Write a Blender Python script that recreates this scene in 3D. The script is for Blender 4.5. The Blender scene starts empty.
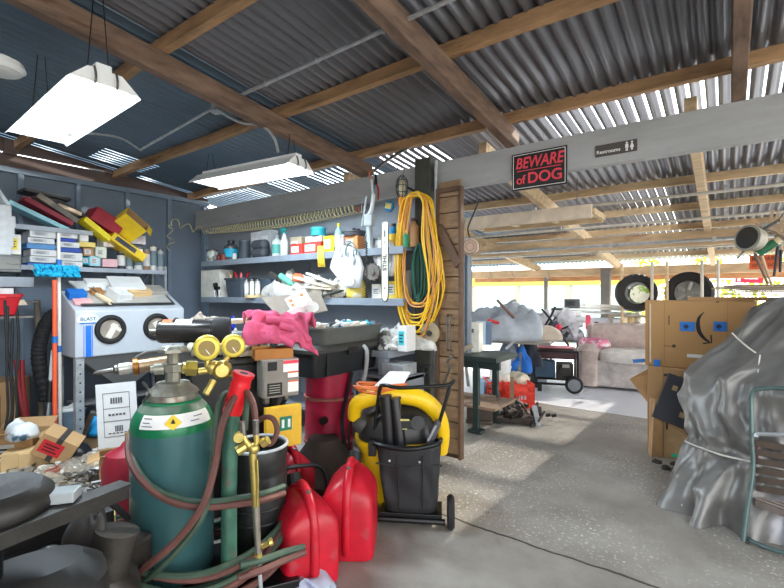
import bpy, bmesh, math, random
from mathutils import Vector, Matrix, Euler, noise
random.seed(7)
SC = bpy.context.scene
COL = SC.collection
PI = math.pi
CY, SY = math.cos(math.radians(36.7)), math.sin(math.radians(36.7))
F = 449.0
# ---------- pixel <-> place (used to measure the place from the photograph)
def dirs(px):
    r = (px-392)/F
    return -SY + CY*r, CY + SY*r
def onY(px, py, Y):
    dx, dy = dirs(px); d = Y/dy
    return Vector((dx*d, Y, 1.5+(294-py)*d/F))
def onX(px, py, X):
    dx, dy = dirs(px); d = X/dx
    return Vector((X, dy*d, 1.5+(294-py)*d/F))
def onD(px, py, d):
    dx, dy = dirs(px)
    return Vector((dx*d, dy*d, 1.5+(294-py)*d/F))
def onZ(px, py, Z):
    d = (Z-1.5)*F/(294-py)
    return onD(px, py, d)
# ---------- materials
def lin(c): return tuple((x/12.92 if x <= .04045 else ((x+.055)/1.055)**2.4) for x in (v/255 for v in c))
MATS = {}
def M(name, col=(128,128,128), rough=.6, metal=0., var=.18, scale=6., bump=.0, emit=0., spots=None, alpha=1., trans=0., stretch=None):
    if name in MATS: return MATS[name]
    m = bpy.data.materials.new(name); m.use_nodes = True
    nt = m.node_tree; b = nt.nodes['Principled BSDF']
    b.inputs['Roughness'].default_value = rough; b.inputs['Metallic'].default_value = metal
    c = lin(col)
    tc = nt.nodes.new('ShaderNodeTexCoord'); src = tc.outputs['Object']
    if stretch:
        mp = nt.nodes.new('ShaderNodeMapping'); mp.inputs['Scale'].default_value = stretch
        nt.links.new(src, mp.inputs['Vector']); src = mp.outputs['Vector']
    n = nt.nodes.new('ShaderNodeTexNoise'); n.inputs['Scale'].default_value = scale; n.inputs['Detail'].default_value = 6
    n.inputs['Roughness'].default_value = .65
    nt.links.new(src, n.inputs['Vector'])
    r = nt.nodes.new('ShaderNodeValToRGB'); nt.links.new(n.outputs['Fac'], r.inputs['Fac'])
    r.color_ramp.elements[0].position = .3; r.color_ramp.elements[1].position = .72
    r.color_ramp.elements[0].color = tuple(x*(1-var) for x in c)+(1,)
    r.color_ramp.elements[1].color = tuple(min(1, x*(1+var)) for x in c)+(1,)
    out = r.outputs['Color']
    if spots:
        sc, th, scol = spots
        n2 = nt.nodes.new('ShaderNodeTexNoise'); n2.inputs['Scale'].default_value = sc; n2.inputs['Detail'].default_value = 4
        nt.links.new(src, n2.inputs['Vector'])
        r2 = nt.nodes.new('ShaderNodeValToRGB'); nt.links.new(n2.outputs['Fac'], r2.inputs['Fac'])
        r2.color_ramp.elements[0].position = th; r2.color_ramp.elements[1].position = min(1, th+.08)
        mx = nt.nodes.new('ShaderNodeMix'); mx.data_type = 'RGBA'
        nt.links.new(r2.outputs['Color'], mx.inputs[0]); nt.links.new(out, mx.inputs[6]); mx.inputs[7].default_value = lin(scol)+(1,)
        out = mx.outputs[2]
    nt.links.new(out, b.inputs['Base Color'])
    if bump:
        bp = nt.nodes.new('ShaderNodeBump'); bp.inputs['Strength'].default_value = bump; bp.inputs['Distance'].default_value = .02
        nt.links.new(n.outputs['Fac'], bp.inputs['Height']); nt.links.new(bp.outputs['Normal'], b.inputs['Normal'])
    if emit:
        b.inputs['Emission Color'].default_value = c+(1,); b.inputs['Emission Strength'].default_value = emit
    if alpha < 1: b.inputs['Alpha'].default_value = alpha
    if trans: b.inputs['Transmission Weight'].default_value = trans
    MATS[name] = m; return m
def C(r, g, b, rough=.55, metal=0., **k):
    return M('paint_%d_%d_%d_%d_%d' % (r, g, b, rough*100, metal*100), (r, g, b), rough, metal, **k)
# ---------- mesh builder
class MB:
    def __init__(s): s.v = []; s.f = []
    def add(s, vs, fs, mtx=None):
        o = len(s.v)
        s.v += [tuple(mtx @ Vector(v)) if mtx else tuple(v) for v in vs]
        s.f += [tuple(i+o for i in f) for f in fs]; return s
    def box(s, c, d, rot=None):
        x, y, z = (t/2 for t in d)
        vs = [(-x,-y,-z),(x,-y,-z),(x,y,-z),(-x,y,-z),(-x,-y,z),(x,-y,z),(x,y,z),(-x,y,z)]
        m = Matrix.Translation(c)
        if rot: m = m @ Euler(rot).to_matrix().to_4x4()
        return s.add(vs, [(0,3,2,1),(4,5,6,7),(0,1,5,4),(1,2,6,5),(2,3,7,6),(3,0,4,7)], m)
    def bar(s, a, b, w, h=None, up=(0,0,1)):
        a, b = Vector(a), Vector(b); d = b-a; L = d.length; h = h or w
        x = d.normalized(); u = Vector(up)
        if abs(x.dot(u)) > .98: u = Vector((0,1,0))
        y = u.cross(x).normalized(); z = x.cross(y)
        m = Matrix((x, y, z)).transposed().to_4x4(); m.translation = (a+b)/2
        X, Y, Z = L/2, w/2, h/2
        vs = [(-X,-Y,-Z),(X,-Y,-Z),(X,Y,-Z),(-X,Y,-Z),(-X,-Y,Z),(X,-Y,Z),(X,Y,Z),(-X,Y,Z)]
        return s.add(vs, [(0,3,2,1),(4,5,6,7),(0,1,5,4),(1,2,6,5),(2,3,7,6),(3,0,4,7)], m)
    def tube(s, pts, r, n=8, closed=False):
        pts = [Vector(p) for p in pts]; k = len(pts)
        rs = r if isinstance(r, (list, tuple)) else [r]*k
        o = len(s.v); prev = None
        for i, p in enumerate(pts):
            if closed: t = pts[(i+1) % k]-pts[i-1]
            else: t = pts[min(i+1, k-1)]-pts[max(i-1, 0)]
            t.normalize()
            if prev is None:
                a = Vector((0,0,1)) if abs(t.z) < .9 else Vector((1,0,0)); u = t.cross(a).normalized()
            else:
                u = (prev-t*prev.dot(t))
                u = u.normalized() if u.length > 1e-6 else t.orthogonal().normalized()
            prev = u; w = t.cross(u)
            for j in range(n):
                a = 2*PI*j/n; s.v.append(tuple(p+(u*math.cos(a)+w*math.sin(a))*rs[i]))
        for i in range(k if closed else k-1):
            for j in range(n):
                a = o+i*n+j; b = o+i*n+(j+1) % n; i2 = (i+1) % k
                s.f.append((a, b, o+i2*n+(j+1) % n, o+i2*n+j))
        if not closed:
            s.f.append(tuple(o+j for j in reversed(range(n)))); s.f.append(tuple(o+(k-1)*n+j for j in range(n)))
        return s
    def cyl(s, a, b, r, r2=None, n=20):
        return s.tube([a, b], [r, r if r2 is None else r2], n)
    def lathe(s, prof, c=(0,0,0), n=24, axis='z'):
        # prof: (radius, height) bottom to top
        o = len(s.v); c = Vector(c)
        for (r, z) in prof:
            for j in range(n):
                a = 2*PI*j/n; x, y = max(r, 1e-4)*math.cos(a), max(r, 1e-4)*math.sin(a)
                p = {'z': (x, y, z), 'y': (x, -z, y), 'x': (z, x, y)}[axis]
                s.v.append(tuple(c+Vector(p)))
        k = len(prof)
        for i in range(k-1):
            for j in range(n):
                s.f.append((o+i*n+j, o+i*n+(j+1) % n, o+(i+1)*n+(j+1) % n, o+(i+1)*n+j))
        s.f.append(tuple(o+j for j in reversed(range(n)))); s.f.append(tuple(o+(k-1)*n+j for j in range(n)))
        return s
    def loft(s, levels, n=32, mtx=None):
        # levels: (z, cx, cy, hx, hy, exponent)
        vs = []; fs = []
        for (z, cx, cy, hx, hy, e) in levels:
            for j in range(n):
                a = 2*PI*j/n; ca, sa = math.cos(a), math.sin(a)
                vs.append((cx+hx*math.copysign(abs(ca)**(2/e), ca), cy+hy*math.copysign(abs(sa)**(2/e), sa), z))
        k = len(levels)
        for i in range(k-1):
            for j in range(n):
                fs.append((i*n+j, i*n+(j+1) % n, (i+1)*n+(j+1) % n, (i+1)*n+j))
        fs.append(tuple(reversed(range(n)))); fs.append(tuple((k-1)*n+j for j in range(n)))
        return s.add(vs, fs, mtx)
    def prism(s, poly, h, mtx=None):
        # poly in XZ, thickness h along Y, centred
        n = len(poly)
        vs = [(x, -h/2, z) for x, z in poly]+[(x, h/2, z) for x, z in poly]
        fs = [tuple(range(n)), tuple(reversed(range(n, 2*n)))]
        fs += [(i, i+n, (i+1) % n+n, (i+1) % n) for i in range(n)]
        return s.add(vs, fs, mtx)
    def ball(s, c, r, n=14, squash=(1,1,1)):
        k = n//2+1; prof = [(r*math.sin(PI*i/k), -r*math.cos(PI*i/k)) for i in range(k+1)]
        m = Matrix.Translation(c) @ Matrix.Diagonal(squash).to_4x4(); t = MB().lathe(prof, n=n)
        return s.add(t.v, t.f, m)
    def heap(s, c, rx, ry, h, amp=.25, freq=4., seed=0, n=28, rot=0.):
        # low rumpled mound with a flat underside
        rings = n//2; vs = []; fs = []
        for i in range(rings+1):
            q = i/rings; rr = math.sin(q*PI/2); z = math.cos(q*PI/2)**.7*h
            for j in range(n):
                a = 2*PI*j/n; x, y = rr*rx*math.cos(a), rr*ry*math.sin(a)
                w = 1+amp*noise.noise(Vector((x*freq+seed, y*freq, 3.1)))*1.2
                dz = amp*h*(1-q**3)*(noise.noise(Vector((x*freq, y*freq+seed, 1.7)))*1.3+.6*abs(noise.noise(Vector((x*freq*2.5, y*freq*2.5, seed)))))
                zz = max(0, z*1.0+dz) if i < rings else 0
                vs.append((x*w, y*w, zz))
        for i in range(rings):
            for j in range(n): fs.append((i*n+j, (i+1)*n+j, (i+1)*n+(j+1) % n, i*n+(j+1) % n))
        fs.append(tuple(rings*n+j for j in reversed(range(n))))
        fs.append(tuple(range(n)))
        return s.add(vs, fs, Matrix.Translation(c) @ Matrix.Rotation(rot, 4, 'Z'))
    def build(s, name, mat, parent=None, loc=None, rot=None, smooth=False, bevel=0., kind=None):
        me = bpy.data.meshes.new(name); me.from_pydata(s.v, [], s.f); me.validate(); me.update()
        bm = bmesh.new(); bm.from_mesh(me); bmesh.ops.recalc_face_normals(bm, faces=bm.faces); bm.to_mesh(me); bm.free()
        if isinstance(mat, (list, tuple)):
            for q in mat: me.materials.append(q)
        else: me.materials.append(mat)
        o = bpy.data.objects.new(name, me); COL.objects.link(o)
        if parent: o.parent = parent
        if loc is not None: o.location = loc
        if rot is not None: o.rotation_euler = rot
        if smooth:
            me.polygons.foreach_set('use_smooth', [True]*len(me.polygons))
            md = o.modifiers.new('edge', 'EDGE_SPLIT'); md.split_angle = math.radians(38)
        if bevel:
            md = o.modifiers.new('bevel', 'BEVEL'); md.width = bevel; md.segments = 2; md.limit_method = 'ANGLE'; md.angle_limit = math.radians(40)
        if kind: o['kind'] = kind
        return o
def tag(o, label, cat, group=None, kind=None):
    o['label'] = label; o['category'] = cat
    if group: o['group'] = group
    if kind: o['kind'] = kind
    return o
def T(name, label, cat, loc, rz=0., group=None, rot=None):
    o = bpy.data.objects.new(name, None); COL.objects.link(o); o.empty_display_size = .05
    o.location = loc; o.rotation_euler = rot if rot else (0, 0, rz)
    return tag(o, label, cat, group)
def S(mb, name, mat, **k): return mb.build(name, mat, kind='structure', **k)
def text(parent, s, size, mat, loc, rot=(PI/2,0,0), name='lettering', ext=.0012, ax='CENTER', sx=1., shear=0., bold=0.):
    cu = bpy.data.curves.new(name, 'FONT'); cu.body = s; cu.size = size; cu.extrude = ext; cu.align_x = ax; cu.align_y = 'CENTER'; cu.shear = shear; cu.bevel_depth = bold*size*.6; cu.bevel_resolution = 0
    t = bpy.data.objects.new(name, cu); COL.objects.link(t); bpy.context.view_layer.update()
    me = bpy.data.meshes.new_from_object(t.evaluated_get(bpy.context.evaluated_depsgraph_get()))
    bpy.data.objects.remove(t); me.materials.clear(); me.materials.append(mat)
    o = bpy.data.objects.new(name, me); COL.objects.link(o); o.parent = parent; o.location = loc; o.rotation_euler = rot; o.scale = (sx, 1, 1)
    return o
def curve(ctrl, n=10, closed=False):
    # catmull-rom through control points
    P = [Vector(p) for p in ctrl]; out = []; k = len(P)
    for i in range(k if closed else k-1):
        if closed: a, b, c, d = P[i-1], P[i], P[(i+1) % k], P[(i+2) % k]
        else: a, b, c, d = P[max(i-1,0)], P[i], P[i+1], P[min(i+2,k-1)]
        for j in range(n):
            t = j/n
            out.append(.5*((2*b)+(c-a)*t+(2*a-5*b+4*c-d)*t*t+(3*b-a-3*c+d)*t**3))
    if not closed: out.append(P[-1])
    return out
# ---------- common materials
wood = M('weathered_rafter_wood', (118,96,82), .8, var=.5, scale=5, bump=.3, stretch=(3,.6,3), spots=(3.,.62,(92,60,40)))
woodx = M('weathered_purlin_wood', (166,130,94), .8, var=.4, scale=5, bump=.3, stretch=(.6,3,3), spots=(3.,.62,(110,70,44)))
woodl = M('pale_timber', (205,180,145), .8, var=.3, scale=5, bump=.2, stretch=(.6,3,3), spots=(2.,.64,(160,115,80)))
galv = M('galvanised_steel', (178,184,188), .4, .45, var=.25, scale=14)
steel = M('worn_steel', (120,118,114), .4, .8, var=.3, scale=20)
dsteel = M('dark_oily_steel', (52,50,48), .5, .5, var=.4, scale=12, bump=.15)
black = M('black_plastic', (24,25,27), .45, var=.3, scale=8)
blackm = M('black_painted_metal', (20,21,23), .35, .2, var=.3)
rubber = M('black_rubber', (28,28,30), .75, var=.3, scale=20)
white = M('white_card', (225,226,226), .7, var=.06)
whitep = M('white_plastic', (222,226,226), .35, var=.08)
card = M('brown_cardboard', (186,148,104), .85, var=.1, scale=3)
cardl = M('pale_cardboard', (214,180,130), .85, var=.1, scale=3)
red = M('red_plastic', (188,16,40), .42, var=.25, scale=5, spots=(6,.68,(150,60,62)))
brass = M('brass', (200,180,104), .35, .75, var=.2, scale=20)
ink = M('black_ink', (30,30,34), .7, var=.05)
bluep = M('blue_plastic', (25,110,190), .4)
yellow = M('yellow_plastic', (240,190,20), .4, var=.12)
grey = M('grey_paint', (128,134,142), .5, var=.12, scale=5)
# ---------- camera and colour
cam = bpy.data.objects.new('camera', bpy.data.cameras.new('camera')); COL.objects.link(cam)
cam.location = (0,0,1.5); cam.rotation_euler = (PI/2, 0, math.radians(36.7)); cam.data.sensor_width = 36; cam.data.lens = 36*F/784
cam.data.clip_start = .05
SC.camera = cam
SC.view_settings.view_transform = 'Standard'; SC.view_settings.look = 'None'; SC.view_settings.gamma = 1
SC.view_settings.exposure = 0.0
w = bpy.data.worlds.new('sky'); SC.world = w; w.use_nodes = True
nt = w.node_tree; bg = nt.nodes['Background']
tc = nt.nodes.new('ShaderNodeTexCoord'); sp = nt.nodes.new('ShaderNodeSeparateXYZ'); nt.links.new(tc.outputs['Generated'], sp.inputs[0])
rp = nt.nodes.new('ShaderNodeValToRGB'); nt.links.new(sp.outputs['Z'], rp.inputs[0]); nt.links.new(rp.outputs[0], bg.inputs[0])
rp.color_ramp.elements[0].color = (1,.98,.94,1); rp.color_ramp.elements[1].color = (.72,.86,1,1)
bg.inputs[1].default_value = 5.0
sun = bpy.data.objects.new('sun', bpy.data.lights.new('sun', 'SUN')); COL.objects.link(sun)
sun.data.energy = 14; sun.data.angle = .03; sun.data.color = (1,.93,.82); sun.rotation_euler = (math.radians(-52), 0, math.radians(-14))

# ================= THE SETTING =================
def zr(y): return 2.72+(3.6-y)*.114          # underside of the rafters
def roofz(y): return zr(y)+.25
# floor: worn concrete with a rougher flecked pad beyond the joint
def floor_mat():
    m = bpy.data.materials.new('worn_concrete'); m.use_nodes = True; nt = m.node_tree; b = nt.nodes['Principled BSDF']
    N = nt.nodes.new; L = nt.links.new
    tc = N('ShaderNodeTexCoord')
    def noi(s, d=6):
        n = N('ShaderNodeTexNoise'); n.inputs['Scale'].default_value = s; n.inputs['Detail'].default_value = d; n.inputs['Roughness'].default_value = .6
        L(tc.outputs['Object'], n.inputs['Vector']); return n
    def ramp(src, stops):
        r = N('ShaderNodeValToRGB'); L(src, r.inputs[0])
        while len(r.color_ramp.elements) < len(stops): r.color_ramp.elements.new(.5)
        for e, (p, c) in zip(r.color_ramp.elements, stops): e.position = p; e.color = c if len(c) == 4 else lin(c)+(1,)
        return r
    a = noi(1.3, 8); base = ramp(a.outputs[0], [(.3, (126,120,112)), (.5, (152,147,139)), (.75, (178,174,168))])
    fl = noi(42, 3); fr = ramp(fl.outputs[0], [(.58, (0,0,0,1)), (.66, (1,1,1,1))])
    # patch mask: y beyond the joint, blotchy
    sp = N('ShaderNodeSeparateXYZ'); L(tc.outputs['Object'], sp.inputs[0])
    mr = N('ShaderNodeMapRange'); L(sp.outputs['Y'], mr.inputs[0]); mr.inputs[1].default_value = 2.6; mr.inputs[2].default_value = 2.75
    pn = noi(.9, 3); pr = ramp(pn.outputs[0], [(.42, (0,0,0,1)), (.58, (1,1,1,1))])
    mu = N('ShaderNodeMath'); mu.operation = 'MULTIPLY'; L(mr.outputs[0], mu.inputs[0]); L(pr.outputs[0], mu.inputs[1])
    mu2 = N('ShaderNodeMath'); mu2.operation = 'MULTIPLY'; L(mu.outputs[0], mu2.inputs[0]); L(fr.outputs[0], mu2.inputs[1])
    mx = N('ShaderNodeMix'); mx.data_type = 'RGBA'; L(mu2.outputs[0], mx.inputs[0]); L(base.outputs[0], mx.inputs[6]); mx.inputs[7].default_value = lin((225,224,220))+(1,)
    st = noi(5, 5); sr = ramp(st.outputs[0], [(.62, (0,0,0,1)), (.8, (1,1,1,1))])
    mx2 = N('ShaderNodeMix'); mx2.data_type = 'RGBA'; ms = N('ShaderNodeMath'); ms.operation = 'MULTIPLY'; ms.inputs[1].default_value = .5; L(sr.outputs[0], ms.inputs[0])
    L(ms.outputs[0], mx2.inputs[0]); L(mx.outputs[2], mx2.inputs[6]); mx2.inputs[7].default_value = lin((96,88,78))+(1,)
    # joints across the slab
    wob = noi(3, 3)
    def joint(y0):
        s1 = N('ShaderNodeMath'); s1.operation = 'MULTIPLY_ADD'; L(wob.outputs[0], s1.inputs[0]); s1.inputs[1].default_value = .07; s1.inputs[2].default_value = y0-.035
        s2 = N('ShaderNodeMath'); s2.operation = 'SUBTRACT'; L(sp.outputs['Y'], s2.inputs[0]); L(s1.outputs[0], s2.inputs[1])
        s3 = N('ShaderNodeMath'); s3.operation = 'ABSOLUTE'; L(s2.outputs[0], s3.inputs[0])
        s4 = N('ShaderNodeMath'); s4.operation = 'LESS_THAN'; L(s3.outputs[0], s4.inputs[0]); s4.inputs[1].default_value = .009; return s4
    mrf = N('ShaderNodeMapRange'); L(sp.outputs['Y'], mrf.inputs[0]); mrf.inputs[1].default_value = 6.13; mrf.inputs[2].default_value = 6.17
    mxf = N('ShaderNodeMix'); mxf.data_type = 'RGBA'; L(mrf.outputs[0], mxf.inputs[0]); L(mx2.outputs[2], mxf.inputs[6]); mxf.inputs[7].default_value = lin((222,224,230))+(1,); mx2 = mxf  # far floor painted paler to stand in for the bright daylight there
    j1, j2 = joint(2.65), joint(6.15); ja = N('ShaderNodeMath'); ja.operation = 'MAXIMUM'; L(j1.outputs[0], ja.inputs[0]); L(j2.outputs[0], ja.inputs[1])
    mx3 = N('ShaderNodeMix'); mx3.data_type = 'RGBA'; L(ja.outputs[0], mx3.inputs[0]); L(mx2.outputs[2], mx3.inputs[6]); mx3.inputs[7].default_value = lin((70,66,60))+(1,)
    L(mx3.outputs[2], b.inputs['Base Color'])
    b.inputs['Roughness'].default_value = .5
    bp = N('ShaderNodeBump'); bp.inputs['Strength'].default_value = .35; bp.inputs['Distance'].default_value = .01; L(fl.outputs[0], bp.inputs['Height']); L(bp.outputs[0], b.inputs['Normal'])
    return m
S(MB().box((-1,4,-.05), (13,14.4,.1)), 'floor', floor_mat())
S(MB().box((0,0,-.12), (120,120,.1)), 'yard_ground', M('pale_yard_gravel', (170,165,155), .9, scale=2))
# corrugated roof, with the gaps daylight comes through
def roof_sheet(name, X0, X1, ys, gaps, mat):
    pitch = .088; n = int((X1-X0)/pitch*6); vs = []; fs = []
    for y in ys:
        for i in range(n+1):
            x = X0+(X1-X0)*i/n; z = roofz(y)+.021*math.sin(2*PI*x/pitch)+.012*noise.noise(Vector((x*2, y*2, 0)))
            vs.append((x, y, z))
    for r in range(len(ys)-1):
        for i in range(n):
            x = X0+(X1-X0)*(i+.5)/n; y = (ys[r]+ys[r+1])/2
            ph = (x/pitch) % 1
            if any(a < x < b and c < y < d and lo < ph < hi for a, b, c, d, lo, hi in gaps): continue
            k = r*(n+1)+i; fs.append((k, k+1, k+n+2, k+n+1))
    m = MB(); m.v = vs; m.f = fs
    o = S(m, name, mat); o.data.polygons.foreach_set('use_smooth', [True]*len(o.data.polygons))
    md = o.modifiers.new('thick', 'SOLIDIFY'); md.thickness = .002
    return o
roofm = M('weathered_corrugated_iron', (116,117,124), .38, .5, var=.12, scale=2, stretch=(1,.4,1), spots=(1.6,.68,(150,150,156)))
ys = [-2.6,-1.5,-.5,.5,1.5,1.62,2.1,2.55,2.7,2.75,3.12,3.2,3.5,3.6,3.7,3.8,4.1,4.6,5.6,6.6,7.6,8.6,9.6,10.4]
gaps = [(-6.34,-6.12,.7,1.5,.7,.88),(-6.34,-6.12,1.62,2.55,.7,.88),(-6.34,-6.12,2.75,3.5,.7,.88),
        (-6.05,-5.5,2.1,2.7,.72,.88),(-6.4,-5.15,3.7,4.6,.7,.86),(-4.8,-4.4,3.7,4.6,.7,.86),(-4.1,-3.1,3.7,4.6,.68,.88),(-3.0,-2.3,3.7,4.6,.68,.88),(-2.2,2.5,3.7,4.6,.36,.55),(-2.2,.5,5.6,10.4,.44,.54)]
roofb = M('cool_lit_corrugated_iron', (98,116,132), .38, .5, var=.12, scale=2, stretch=(1,.4,1))  # same iron, with the cool lamp light mixed into its colour
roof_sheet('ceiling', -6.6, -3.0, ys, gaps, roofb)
roof_sheet('ceiling', -3.0, 3.2, ys, gaps, roofm)
# rafters run with the slope, purlins across them
for X, y0, y1 in ((-3.04,-2.5,3.68),(-1.44,-2.5,3.68),(.06,-2.5,3.68),(1.66,-2.5,3.68),
              (-3.4,3.7,10.2),(-1.75,3.7,10.2),(-.2,3.7,10.2),(1.4,3.7,10.2)):
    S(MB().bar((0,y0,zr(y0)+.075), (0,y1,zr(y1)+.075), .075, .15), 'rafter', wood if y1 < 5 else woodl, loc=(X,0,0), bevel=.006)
for Y in (-1.5,-.5,.5,1.5,2.5,3.5,4.6,5.6,6.6,7.6,8.6,9.6):
    x0, x1 = -6.5, 3.1
    m = MB(); pts = [x0+(x1-x0)*i/12 for i in range(13)]
    for a, b in zip(pts, pts[1:]): m.bar((a, .012*math.sin(a*3+Y), .045+.006*math.sin(a*5)), (b, .012*math.sin(b*3+Y), .045+.006*math.sin(b*5)), .06, .085)
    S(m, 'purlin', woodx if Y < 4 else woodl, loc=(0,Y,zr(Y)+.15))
# long painted header over the opening
hdr = M('grey_painted_header', (164,166,168), .6, var=.16, scale=3, bump=.15, stretch=(.5,2,2), spots=(3.,.7,(120,100,80)))
S(MB().box((-1.7,3.62,2.585), (9.2,.075,.27)), 'header_beam', hdr, bevel=.006)
# left wall: boards behind painted studs
wallb = M('blue_grey_wall_board', (116,130,147), .6, var=.1, scale=3)
S(MB().box((-6.36,.6,1.44), (.04,6.4,2.88)), 'wall_left', wallb)
studm = M('blue_grey_stud_paint', (118,136,154), .55, var=.1)
for k in range(10):
    S(MB().box((0,0,1.42), (.06,.05,2.84)), 'trim_1', studm, loc=(-6.31,3.2-.555*k,0), bevel=.004)
S(MB().box((-6.31,.6,2.86), (.065,6.4,.06)), 'trim_2', studm, bevel=.004)
umber = M('brown_stained_plate', (92,76,72), .7, var=.2, scale=4)
S(MB().box((-6.35,.6,2.97), (.05,6.4,.15)), 'trim_3', umber)
S(MB().box((-6.35,.6,3.165), (.05,6.4,.2)), 'trim_3', umber)
for k in range(6): S(MB().box((0,0,3.15), (.07,.11,.24)), 'trim_4', umber, loc=(-6.33,3.45-1.0*k,0))
# back wall
S(MB().box((-4.32,3.78,1.25), (4.16,.05,2.5)), 'wall_back', M('grey_wall_board', (138,146,156), .6, var=.1, scale=3))
S(MB().box((-6.27,3.72,1.4), (.08,.08,2.8)), 'trim_5', studm, bevel=.004)
S(MB().box((-2.9,-2.64,1.6), (7.0,.06,3.2)), 'light_block_wall', M('light_block_boards', (120,122,124), .7))  # unseen wall added behind the camera to cut the light from there
S(MB().box((-6.36,-2.6,1.44), (.04,.1,2.88)), 'trim_7', studm)
# square post carrying the header
S(MB().box((-2.26,3.58,1.38), (.17,.16,2.76)), 'post', M('dark_olive_post', (66,68,62), .6, var=.3, scale=8, bump=.2), bevel=.008)
# the slatted plank door beside it
plank = M('brown_planks', (138,112,84), .75, var=.35, scale=5, bump=.3, stretch=(1,1,4), spots=(2.5,.66,(86,60,42)))
d = T('door_1', 'brown plank door panel beside the dark post', 'door', (-1.965,3.5,0)); d['kind'] = 'structure'; d.scale = (.84,1,1)
m = MB()
for k in range(17): m.box((0,0,.16+k*.142), (.25,.03,.135))
m.build('planks', plank, d, bevel=.004)
MB().box((0,.02,1.25),(.26,.012,2.4)).build('backing_board', M('dark_backing',(70,56,46),.8), d)
m = MB().box((.135,-.01,1.25),(.03,.06,2.38)); m.box((-.135,-.01,1.25),(.03,.06,2.38)); m.box((0,-.01,2.42),(.26,.06,.04)); m.bar((-.12,-.03,2.1),(.12,-.03,1.75),.03,.09)
m.build('door_frame', M('dark_brown_frame', (96,72,56), .7, var=.3), d, bevel=.003)
m = MB(); 
for sx_ in (-.01,.03): m.tube([(sx_,-.02,1.0),(sx_,-.05,1.02),(sx_,-.05,1.3),(sx_,-.02,1.32)], .008)
m.build('door_handle', steel, d)
m = MB().tube(curve([(.03,-.03,.98),(.05,-.06,.95),(.0,-.06,.9),(.03,-.06,.85),(-.06,-.07,.66)], 6), .012); m.build('iron_hook', steel, d)
# far side of the open shed
gird = M('pale_girder_wood', (196,170,136), .8, var=.3, scale=4, bump=.2, stretch=(.5,2,2), spots=(1.6,.66,(150,100,66)))
for Y, z, h in ((7.2,2.28,.2),(9.9,1.98,.17)): S(MB().box((-.6,Y,z-h/2+.06), (9.,.08,h)), 'girder', gird, bevel=.006)
S(MB().box((-.8,10.15,1.86), (8.4,.04,.16)), 'fascia_board', M('pale_brown_fascia', (188,138,96), .8, var=.3, stretch=(.5,2,2)))
for px, Y, wd in ((606,9.8,.17),(468,9.3,.14),(546,10,.07)):
    p = onY(px, 300, Y); z = zr(Y)
    S(MB().box((0,0,z/2), (wd,wd,z)), 'shed_post', M('grey_post_wood', (120,116,112), .7, var=.25), loc=(p.x, Y, 0))
for px in (622,652,667,702,718):
    p = onY(px, 300, 8.9); S(MB().cyl((0,0,0),(0,0,2.05),.025,n=10), 'rack_upright', woodl if px in (622,667) else M('pale_pole',(200,196,186),.6), loc=(p.x,8.9,0))
# bright things beyond the shed
S(MB().box((-5.5,14,.9), (7.5,.1,1.8)), 'neighbour_wall', M('pale_aqua_boards', (190,228,226), .8, var=.06, stretch=(4,1,.3)))
S(MB().box((-5.5,13.9,1.95), (8.5,.1,.36)), 'neighbour_fascia', M('ochre_fascia', (238,196,80), .8, var=.1))
for k in range(5): S(MB().box((0,0,.9), (.14,.06,1.8)), 'neighbour_post', woodl, loc=(-8.6+k*1.6,13.9,0))
# ================= GENERATORS =================
def fY(px0, px1, yt, Y, zb):
    a, b = onY(px0, yt, Y), onY(px1, yt, Y)
    return (a.x+b.x)/2, abs(b.x-a.x), (a.z+b.z)/2-zb
def fX(px0, px1, yt, X, zb):
    a, b = onX(px0, yt, X), onX(px1, yt, X)
    return (a.y+b.y)/2, abs(b.y-a.y), (a.z+b.z)/2-zb
def carton(name, label, cat, loc, w, d, h, mat, rz=0., rot=None, group=None, band=None, lab=None, lid=None, flaps=False):
    mb = MB()
    if flaps:
        t = .004
        mb.box((0,0,t/2),(w,d,t)); mb.box((0,-d/2,h/2),(w,t,h)); mb.box((0,d/2,h/2),(w,t,h)); mb.box((-w/2,0,h/2),(t,d,h)); mb.box((w/2,0,h/2),(t,d,h))
    else: mb.box((0,0,h/2),(w,d,h))
    if not (band or lab or lid or flaps):
        o = mb.build(name, mat, loc=loc, rot=rot or (0,0,rz), bevel=min(.004, h*.15)); return tag(o, label, cat, group)
    r = T(name, label, cat, loc, rz, group, rot)
    mb.build('box_body', mat, r, bevel=0 if flaps else min(.004, h*.15))
    if band: MB().box((0,-d/2-.0008,h/2),(w*.16,.0016,h)).box((0,0,h+.0008),(w*.16,d,.0016)).build('tape_strip', band, r)
    if lab:
        p = MB().box((-w*.1,-d/2-.001,h*.52),(w*.6,.002,h*.55)).build('printed_label', lab, r)
        q = MB()
        for k in range(3): q.box((-w*.1-w*.04*(k % 2),-d/2-.0025,h*(.38+.13*k)),(w*(.4-.08*(k % 2)),.001,h*.05))
        q.build('print_lines', ink, p)
    if lid: MB().box((0,0,h-.01),(w+.012,d+.012,.03)).build('lid', lid, r, bevel=.004)
    if flaps:
        for s in (-1, 1):
            MB().bar((0,s*d/2,h),(0,s*(d/2+d*.42*.8),h+d*.2),w*.96,.004).build('flap', mat, r)
            MB().bar((s*w/2,0,h),(s*(w/2+w*.25),0,h-.02),d*.96,.004).build('flap', mat, r)
    return r
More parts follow.
